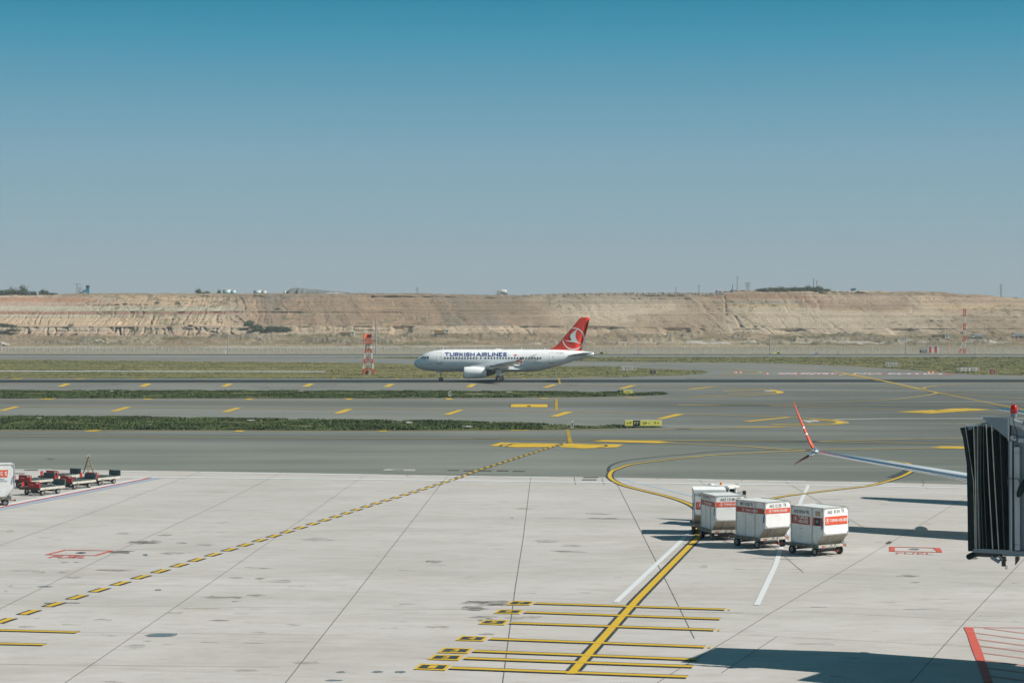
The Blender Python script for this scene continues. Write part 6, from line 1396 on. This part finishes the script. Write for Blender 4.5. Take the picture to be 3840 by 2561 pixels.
# shelter beside it
b=G(3500.5,1325); root=thing('equipment_shelter','white shelter with two red stripes behind the runway','shelter',b); 
B('body',M_lwhite,root,0,1.2,1.45,4.7,2.4,2.75)
for x in (-1.25,.95): B('red_panel',M_lred,root,x,-.02,1.4,.9,.04,2.3)
B('roof_edge',M_bridgel2,root,0,1.2,2.87,4.85,2.55,.1); B('door_louvre',M_darkmetal,root,.75,-.06,2.3,.9,.05,.14); B('door_louvre',M_darkmetal,root,-.8,-.06,2.3,.4,.05,.12)
b=G(3463,1324.6); root=thing('generator_box','small grey box on legs left of the striped shelter','cabinet',b); B('body',M_steel,root,.1,.5,.85,2.0,1,.8); B('roof_plate',M_bridgel2,root,0,.5,1.3,2.3,1.1,.08); B('end_unit',M_darkmetal,root,-1.15,.5,.8,.4,.8,1.0)
for x,w_,lb in ((841,1.1,'small white cabinet at the foot of a light pole on the left'),(2379,.9,'small grey cabinet left of the tall pole in the middle'),(2407,.9,'small grey cabinet right of the tall pole in the middle')):
    b=G(x,1328); r_=thing('cabinet',lb,'cabinet',b); B('body',M_lwhite,r_,0,.4,.75,w_,.6,1.3); B('plinth',M_conc,r_,0,.4,.08,w_+.1,.7,.16); B('door_gap',M_darkmetal,r_,0,.09,.75,.04,.02,1.1)
for x,m,lb,c in ((2262,M_blk,'low dark board beyond the tail of the white aircraft',M_yel),(2913,M_yel,'low yellow board at the runway edge right of centre',M_blk),(3058,M_lwhite,'low pale trestle at the runway edge',M_steel)):
    b=G(x,1329.5); r_=thing('runway_board',lb,'board',b); B('board',m,r_,0,.1,.55,2.6,.2,.6); B('end_panel',c,r_,.6,-.03,.55,1.0,.06,.5); B('leg',M_steel,r_,-1,.1,.13,.08,.08,.26); B('leg',M_steel,r_,1,.1,.13,.08,.08,.26)
# light poles
def pole(x,yt,lb,yb=1329.5,r_=.13,lamp_=True,m=None,double=False):
    b=G(x,yb); Hh=AT(x,yt,b.y).z; root=thing('light_pole',lb,'light pole',b,0,'poles along the perimeter fence')
    mb=MB(); mb.cyl((0,0,0),(0,0,Hh),r_,r_*.6,8); mb.build('pole',m or M_steel,root)
    B('base',M_conc,root,0,0,.2,.6,.6,.4)
    if lamp_: B('camera_head',M_lwhite,root,.2,-.1,Hh-.5,.4,.3,.3); B('bracket',M_steel,root,0,0,Hh,.7,.08,.06)
for x,yt,lb,r_ in ((76,1257,'thin pole at the far left before the cliff',.07),(331.5,1268,'stout pale pole, second from the left',.19),(592.5,1260,'thin pole, third from the left',.07),(855,1257,'stout pale pole above the small white cabinet on the left',.19),(1113,1243,'thin pole midway between the white cabinet and the red mast',.07),
        (1640,1254,'thin pole rising behind the nose half of the white aircraft',.06),(1897,1257,'stout pole rising behind the wing half of the white aircraft',.17),(2394,1254,'stout pole between the two grey cabinets',.17),(2636,1250,'thin pole right of the aircraft tail',.06),(2887.5,1254,'stout pole right of centre by the yellow board',.19),(3144.5,1252,'thin pole above the far lettering',.08),(3396.5,1254,'stout pole left of the striped shelter',.19),(3657,1280,'thin short pole right of the tall mast',.06)): pole(x,yt,lb,r_=r_)
pole(1410.5,1202,'tallest grey pole, standing just right of the red and white lattice mast',r_=.27)
b=G(3558,1325); root=thing('striped_pole','slim red and white banded pole between the shelter and the tall mast','pole',b); Hh=AT(3558,1273,b.y).z
for i in range(9): mb=MB(); mb.cyl((0,0,Hh*i/9),(0,0,Hh*(i+1)/9),.14,None,8); mb.build('band',M_lred if i%2==0 else M_lwhite,root)
# perimeter fence: low concrete wall, posts, wire
YF=786.0; fr=thing('perimeter_fence','long wire fence with pale posts on a low concrete wall beyond the runway','fence',(0,YF,0))
x0,x1=-285,285
B('concrete_wall',mat('pale_wall',(.62,.57,.47),.9,0,.12,.4),fr,0,0,.36,x1-x0,.25,.84)
ps=[x0+1+2.75*i for i in range(int((x1-x0)/2.75))]; ps.sort(key=abs)
for i,x in enumerate(ps[:99]):
    mb=MB(); mb.box(x,-.02,1.62,.2,.13,1.7); mb.build('post',M_bridgel2,fr)
mb=MB()
for x in ps[99:]: mb.box(x,-.02,1.62,.2,.13,1.7)
tag(mb.build('post_run',M_bridgel2,fr),kind='stuff')
mb=MB()
for z in (1.15,1.7,2.4): mb.bar((x0,.05,z),(x1,.05,z),.045)
mb.build('rail',M_bridgel2,fr)
m,nt,bs=_new('wire_mesh'); bs.inputs['Base Color'].default_value=(.6,.6,.58,1); bs.inputs['Alpha'].default_value=.10; bs.inputs['Roughness'].default_value=.8
mb=MB(); mb.box(0,.08,1.62,x1-x0,.01,1.6); mb.build('wire_panel',m,fr)
# ================================================================ HILLTOP AND QUARRY OBJECTS
def gy(py,px):
    ft=float(lat(px,1259,1251,1251)); return float(np.interp(-py,[-1304.6,-1291,-1275,-ft],[985,1035,1100,1134]))
def leafmesh(name,rx,rz,n,seed,leaf=.45,stem=True):
    rr=np.random.default_rng(seed); N=n
    cl=rr.normal(0,1,(10,3)); cl/=np.linalg.norm(cl,axis=1)[:,None]; cl*=rr.uniform(.25,.75,(10,1)); cl[:,2]=np.abs(cl[:,2])*.9
    k=rr.integers(0,10,N); p=cl[k]+rr.normal(0,.20,(N,3)); p[:,2]=np.maximum(p[:,2],-.02); p[:,0]*=rx; p[:,1]*=rx; p[:,2]=p[:,2]*rz+.12*rz
    vs=[];fs=[]
    for i in range(N):
        a=rr.normal(0,1,3); a/=np.linalg.norm(a); b_=np.cross(a,rr.normal(0,1,3)); b_/=np.linalg.norm(b_); s=leaf*rr.uniform(.5,1.2); o=len(vs)
        vs+= [tuple(p[i]-a*s*.5),tuple(p[i]+b_*s*.35),tuple(p[i]+a*s*.5),tuple(p[i]-b_*s*.35)]; fs.append((o,o+1,o+2,o+3))
    me=bpy.data.meshes.new(name); me.from_pydata(vs,[],fs); me.update(); return me
LM=[leafmesh('crown',1,1,900,i,.20) for i in range(4)]
def tree(px,pyb,Y,w_,h_,lb,nm='tree',cat='tree',group=None,dark=True,v=0):
    p=AT(px,pyb,Y); root=thing(nm,lb,cat,(p.x,p.y,p.z-.4),random.uniform(0,6),group)
    me=LM[v%4].copy(); me.materials.clear(); me.materials.append(M_leaf if dark else M_leaf2); o=bpy.data.objects.new('crown',me); col.objects.link(o); o.parent=root; o.scale=(w_/1.75,w_/1.75,h_*.86); o.location=(0,0,h_*.05)
    mb=MB(); r0=max(.08,h_*.035); mb.cyl((0,0,0),(.1,0,h_*.5),r0,r0*.6,7); mb.cyl((.1,0,h_*.45),(w_*.22,.1,h_*.75),r0*.5,r0*.2,5); mb.cyl((.05,0,h_*.4),(-w_*.2,-.1,h_*.7),r0*.5,r0*.2,5); mb.build('trunk',M_bark,root)
GT='trees on the brow of the hill'
for i,(x,yb,w_,h_,lb) in enumerate(((8,1108,7,3.2,'dark tree at the extreme left of the hilltop'),(22,1108,7,3.6,'dark tree, second from the left edge of the hilltop'),(46,1108,6.5,4.2,'reddish-green tree just left of the tallest one on the left hilltop'),(84,1110,7,5.8,'tallest dark tree on the left hilltop'),(100,1108,4,3.0,'low tree leaning against the right side of the tallest one'),(127,1108,4,2.8,'small round tree standing alone on the left hilltop'),(163,1107,5,3.2,'dark tree heading the low hedge on the left hilltop'),(175,1107,4,2.6,'small tree in the low hedge on the left hilltop'),(190,1107,4,1.7,'low bush in the hedge on the left hilltop'),(206,1107,4,1.5,'last low bush at the right end of the left hedge'),(742,1101,4.5,2.6,'round dark tree on the brow left of the silos'),(775,1101,4.5,1.6,'low grey-green bush left of the silos'),(820,1100,2.5,2.2,'thin tree next to the first silos'))):
    tree(x,yb-1,1236,w_*1.15,h_*1.3,lb,group=GT,v=i)
for i,(x,y,w_) in enumerate(((3691,1111,3),(3705,1113,3.2),(3722,1117,3),(3735,1118,2),(3756,1119,3.4),(3798,1120,3),(3811,1121,3.2))):
    tree(x,y,1236,w_,1.5,('lone bush','low bush','round bush','tiny bush','broad bush','small round bush','last round bush')[i]+' on the brow at the far right, '+('leftmost of its row','second of its row','third of its row','fourth of its row','right of the tall mast','left of the last one','nearest the right edge')[i],nm='bush',cat='bush',group='bushes on the right brow',v=i)
nt_=22
words_=['first','second','third','fourth','fifth','sixth','seventh','eighth','ninth','tenth','eleventh','twelfth','thirteenth','fourteenth','fifteenth','sixteenth','seventeenth','eighteenth','nineteenth','twentieth','twenty-first','twenty-second']
for i in range(nt_):
    x=2850+i*12.2+random.uniform(-3,3); h_=2.6+1.3*float(np.interp(x,[2850,2900,2980,3040,3075,3110],[.1,.5,.6,1.2,1.0,.1]))+random.uniform(-.3,.3)
    yb=float(sk(x))+1.0+ (3 if x>3080 else 0); tree(x,yb,1229,random.uniform(4.6,6),h_,words_[i]+' tree from the left in the dense thicket on the right brow',group='trees of the thicket on the right brow',v=i)
for i in range(9):
    x=3080+i*19+random.uniform(-6,6); tree(x,float(sk(x))+7+random.uniform(-1,4),1221,random.uniform(3,5),1.5,'low shrub below the brow, '+words_[i]+' right of the thicket',nm='bush',cat='bush',group='shrubs right of the thicket',dark=False,v=i)
for i,(x,y,w_,h_,dk) in enumerate(((934,1222,6,5.2,1),(950,1231,6,3.2,0),(966,1237,6,4.6,1),(985,1242,7,3,0),(1004,1240,6,3.6,0),(1022,1238,6,4.0,1),(1040,1236,6,2.8,0),(1055,1240,6,3.4,1),(1075,1238,7,3.2,1),(1088,1240,4,2.4,0),(1000,1250,9,2.4,0),(925,1250,8,1.8,0))):
    tree(x,y+2,1143-i%3,w_,h_,words_[i]+' bush of the green clump at the foot of the cliff left of the mast',nm='bush',cat='bush',group='bushes at the foot of the cliff',dark=bool(dk),v=i)
for i,(x,y,w_,h_) in enumerate(((30,1226,10,2.6),(55,1242,9,2.4),(12,1221,7,2))): tree(x,y,1136,w_,h_,('olive bush','low olive bush','spreading olive bush')[i]+' on the slope at the far left edge, '+('middle','lowest','uppermost')[i]+' of three',nm='bush',cat='bush',group='bushes on the left slope',dark=False,v=i)
for i,(x,y) in enumerate(((437,1144),(468,1141),(665,1139),(588,1136),(265,1220),(715,1222),(748,1238),(1040,1160))): tree(x,y,1180 if y<1180 else 1147,3.4,1.3,'small olive shrub on the cliff face, '+words_[i]+' of those scattered on the left cliff',nm='bush',cat='bush',group='shrubs on the cliff face',dark=False,v=i)
def rock(px,py,s,lb,k):
    Y=gy(py,px); p=AT(px,py,Y); root=None; rr=random.Random(k); mb=MB(); vs=[]
    bm=bmesh.new(); bmesh.ops.create_icosphere(bm,subdivisions=2,radius=1)
    for v_ in bm.verts: v_.co*=rr.uniform(.75,1.15); v_.co.x*=s*1.3; v_.co.y*=s; v_.co.z*=s*.75
    me=bpy.data.meshes.new('boulder'); bm.to_mesh(me); bm.free(); me.materials.append(M_rock); o=bpy.data.objects.new('boulder',me); col.objects.link(o); o.location=(p.x,p.y,p.z+s*.3); tag(o,lb,'boulder','boulders in front of the cliff')
for i,(x,y,s,lb) in enumerate(((360,1282,1.1,'large pale boulder, left of the pair below the left cliff'),(371,1279,.9,'pale boulder, right of the pair below the left cliff'),(385,1284,.9,'flat pale boulder right of the pair below the left cliff'),(8,1292,1.4,'pale rubble boulder at the left edge'),(22,1297,1.3,'small boulder at the left edge below the larger one'))): rock(x,y,s,lb,i)
# loose rubble as one mass
mb=MB(); rr=random.Random(3)
for i in range(900):
    x=rr.choice([rr.uniform(700,1000),rr.uniform(0,620),rr.uniform(1200,2600),rr.uniform(2600,3840),rr.uniform(2600,3840)]); y=rr.gauss(1286,4) if x<1100 else rr.gauss(1274,4)
    Y=gy(y,x); p=AT(x,y,Y); s=rr.uniform(.15,.55); mb.box(p.x,p.y,p.z+.1,s*rr.uniform(1,2),s,s,rr.uniform(0,3))
for i in range(700):
    x=rr.choice([rr.uniform(2300,2720),rr.uniform(1950,2720)]); y=float(sk(x))+rr.uniform(0,12); p=AT(x,y,1222); s=rr.uniform(.2,.8); mb.box(p.x,1221,p.z,s*rr.uniform(1,2),s,s,rr.uniform(0,3))
tag(mb.build('rubble',M_rock),kind='stuff')
def dump_truck(px,py,lb,bed,heading=1,ang=0,Y=None,L=8.6,cabm=None):
    Y=Y or gy(py,px); p=AT(px,py,Y); root=thing('dump_truck',lb,'truck',(p.x,p.y,p.z),ang,'trucks working in the quarry'); s=heading
    B('chassis',M_darkmetal,root,0,0,.85,L,1.0,.3)
    mb=MB(); mb.extr([(-s*L*.52,-1.2,1.15),(s*L*.16,-1.2,1.15),(s*L*.22,-1.2,2.7),(-s*L*.50,-1.2,2.7)],(0,2.4,0)); b_=mb.build('tipper_body',bed,root)
    mb=MB()
    for k in range(7): x=-s*L*.48+s*k*L*.11; mb.bar((x,-1.24,1.2),(x,-1.24,2.65),.12)
    mb.build('body_rib',bed,b_)
    mb=MB(); mb.extr([(s*L*.24,-1.2,.6),(s*L*.50,-1.2,.6),(s*L*.50,-1.2,1.8),(s*L*.46,-1.2,2.9),(s*L*.25,-1.2,2.9)],(0,2.4,0)); c_=mb.build('cab',cabm or M_truckw,root)
    B('side_window',M_glass,c_,s*L*.375,-1.215,2.15,L*.13,.03,.7); B('windscreen',M_glass,c_,s*L*.488,0,2.2,.05,2.1,.8)
    for x in (-.40,-.25,.10,.38): 
        for sy in (-1,1): wheel(root,'wheel',(s*x*L,sy*1.05,.52),(0,1,0),.52,.35,.5,12)
dump_truck(3527,1274,'white and brown tipper truck on the quarry road right of the shelter',mat('tipper_brown',(.25,.15,.08),.6,0,.2,1,(.4,.36,.3),.6),1,L=9.0)
dump_truck(1302,1263,'ochre tipper truck with white cab left of the lattice mast',M_trucko,1,L=8.4)
dump_truck(1656,1255.5,'yellow tipper truck with white cab driving above the aircraft nose',mat('tipper_yellow',(.50,.33,.10),.6,0,.1,1),1,L=8.2)
dump_truck(3664,1270,'small white truck right of the tall mast',M_truckw,-1,L=6.0)
dump_truck(3816,1266,'pale truck behind the grassy mound at the far right',M_truckw,-1,L=6.5)
def mixer():
    p=AT(1883,1107.5,1232); root=thing('mixer_truck','white concrete mixer truck on the brow of the hill','truck',(p.x,p.y,p.z+.1)); 
    B('chassis',M_darkmetal,root,0,0,.8,7,1,.3); mb=MB(); mb.extr([(-3.4,-1.1,.6),(-1.9,-1.1,.6),(-1.9,-1.1,2.6),(-3.2,-1.1,2.6),(-3.4,-1.1,1.7)],(0,2.2,0)); c_=mb.build('cab',M_truckw,root); B('side_window',M_glass,c_,-2.6,-1.12,2.1,.8,.03,.5)
    mb=MB(); mb.smooth=True; mb.lathe([(0,.4),(.5,1.0),(1.7,1.25),(3.2,1.1),(4.6,.55)],(-1.7,0,1.9),(1,0,.12),16); mb.build('drum',M_truckw,root)
    for x in (-2.5,1.2,2.4):
        for sy in (-1,1): wheel(root,'wheel',(x,sy,.5),(0,1,0),.5,.3,.5,12)
mixer()
def silo(x0,x1,yt,lb,m2):
    Y=1290; a=AT(x0,1102,Y); b_=AT(x1,yt,Y); r_=(b_.x-a.x)/2; root=thing('silo',lb,'silo',((a.x+b_.x)/2,Y,a.z),0,'silos on the hilltop'); Ht=b_.z-a.z
    mb=MB(); mb.smooth=True; mb.cyl((0,0,0),(0,0,Ht*.55),r_,None,20); mb.build('lower_shell',m2,root)
    mb=MB(); mb.cyl((0,0,Ht*.55),(0,0,Ht*.85),r_*1.0,r_*.97,20); mb.build('upper_shell',M_truckw,root)
    mb=MB(); 
    for k in range(5): mb.box(-r_*.8+k*r_*.4,-.3,Ht*.92,r_*.16,.6,Ht*.2)
    mb.bar((-r_*.9,-.5,Ht*.98),(r_*.9,-.5,Ht*.98),.12); mb.build('top_gear',M_bridgel2,root)
M_silob=mat('silo_pale_blue',(.28,.48,.52),.5,0,.1,.5); M_silog=mat('silo_grey',(.48,.47,.43),.5,0,.1,.5)
silo(835,866,1084,'wide white and blue silo, leftmost on the hilltop',M_silob); silo(866.5,884.5,1086,'narrow silo touching the leftmost wide one',M_silob); silo(950,980,1087,'wide white and blue silo of the second group',M_silob); silo(981,999,1089,'narrow greyish silo at the right of the second group',M_silog)
silo(1063,1072,1090,'tiny white silo at the left foot of the grey spoil heap',M_silog)
def pylon(x,yt,yb,lb,top='T',w_=1.2,Y=1245):
    a=AT(x,yb+2,Y); Ht=AT(x,yt,Y).z-a.z; root=thing('pylon',lb,'pylon',a,0,'pylons and masts on the hilltop'); mb=MB(); n=max(4,int(Ht/1.2))
    for sx_ in (-1,1): mb.bar((sx_*w_/2,0,0),(sx_*w_*.22,0,Ht),.14); mb.bar((sx_*w_/2,.8,0),(sx_*w_*.22,.4,Ht),.12)
    for k in range(n):
        f0=w_/2-(w_*.28)*k/n; f1=w_/2-(w_*.28)*(k+1)/n; mb.bar((-f0,0,Ht*k/n),(f1,0,Ht*(k+1)/n),.07); mb.bar((f0,0,Ht*k/n),(-f1,0,Ht*(k+1)/n),.07)
    mb.build('tower',M_steel,root); mb=MB()
    if top=='T': mb.bar((-w_*1.6,0,Ht-.2),(w_*1.6,0,Ht-.2),.18); mb.box(0,0,Ht-.3,w_*.9,.6,.35)
    else:
        for z in (.55,.8,.97): mb.bar((-w_*1.3,0,Ht*z),(w_*1.3,0,Ht*z),.14)
    mb.build('crossarm',M_steel,root)
for a in ((290,1064,1101,'taller lattice pylon on the left hilltop','T',1.8),(301,1078,1101,'shorter lattice pylon on the left hilltop next to the blue plant','T',1.2),(1564,1078,1101,'small lattice pylon on the brow above the aircraft nose','X',1.0),(2620.5,1070,1098,'lattice pylon left of the red and white gantry','T',1.3),(2765,1037,1092,'tallest slim mast on the right brow with a lamp ring','T',.8),(2800,1059,1092,'left of the twin pylons behind the gantry','X',1.2),(2807.5,1059,1092,'right of the twin pylons behind the gantry','X',1.2),
          (3050.5,1043,1090,'thin mast rising from the right end of the thicket','X',.5),(3063,1052,1090,'T-topped pylon rising from the right end of the thicket','T',.7),(3754,1065,1119,'tall slim pylon on the brow at the far right','X',.9),(2534.5,1078,1100,'very thin pole on the brow above the aircraft tail','T',.3)): pylon(*a)
def plant():
    a=AT(318,1103,1240); root=thing('concrete_plant','dark blue mixing tower with a small office on the left hilltop','plant',a)
    B('tower',M_cyan,root,2.0,0,2.6,1.6,1.6,5.2); B('tower_head',M_darkmetal,root,1.8,0,4.6,2.0,1.6,1.5); B('bin',M_cyan,root,-.2,0,1.8,2.4,1.6,1.4); B('bin',M_darkmetal,root,-2.2,0,.7,2.0,1.6,1.0); B('mast',M_steel,root,2.2,0,5.9,.1,.1,1.6); mb=MB(); mb.bar((-1.5,-.3,.4),(1.5,-.3,3.8),.4); mb.build('conveyor',M_cyan,root)
plant()
def gantry():
    Y=1240; root=thing('gantry_crane','long low red and white gantry with blue end posts on the right brow','crane',AT(2748,1097,Y)); o=root.location.copy()
    def L3(x,y,dy=0): q=AT(x,y,Y)-o; return V((q.x,dy,q.z))
    for i,(xa,xb,y) in enumerate(((2690,2744,1094),(2748,2811,1090.5))):
        n=7
        for k in range(n):
            mb=MB(); mb.bar(L3(xa+(xb-xa)*k/n,y),L3(xa+(xb-xa)*(k+1)/n,y),.9,.7); mb.build('beam',M_truckw if k in (2,5) else mat('gantry_red',(.45,.10,.06),.6,0,.2,1),root)
    for x,yt in ((2686,1089),(2745,1086),(2811.5,1089)): mb=MB(); mb.bar(L3(x,yt,-.3),L3(x,1099,-.3),1.1,1.1); mb.build('end_post',M_cyan,root)
gantry()
a=AT(2744,1099,1238); root=thing('crane','small dark crane with raised jib behind the gantry','crane',a); mb=MB(); mb.bar((0,0,0),(.7,0,5.4),.3); mb.build('jib',M_darkmetal,root); B('cab',M_cyan,root,-.3,0,1,1.2,1,1.4)
a=AT(3200,1092,1236); root=thing('site_cabin','blue site cabin on the brow right of the thicket','cabin',a); B('body',M_cyan,root,.3,0,.9,2.2,2,1.5); B('roof',M_darkmetal,root,.3,0,1.72,2.4,2.2,.12); B('side_unit',M_darkmetal,root,-1.0,0,.8,1.0,1.6,1.2)
# ================================================================ AIR
hz=MB(); hz.smooth_norm=False; hz.box(0,960,35,3000,2300,73.5); m=bpy.data.materials.new('haze_air'); m.use_nodes=True; nt=m.node_tree
for n in list(nt.nodes): 
    if n.type!='OUTPUT_MATERIAL': nt.nodes.remove(n)
pv=nt.nodes.new('ShaderNodeVolumePrincipled'); pv.inputs['Color'].default_value=(.84,.89,.92,1); pv.inputs['Density'].default_value=.00014; pv.inputs['Anisotropy'].default_value=.0
link(nt,pv.outputs[0],[n for n in nt.nodes if n.type=='OUTPUT_MATERIAL'][0].inputs['Volume'])
hzo=hz.build('haze',m); tag(hzo,kind='stuff')
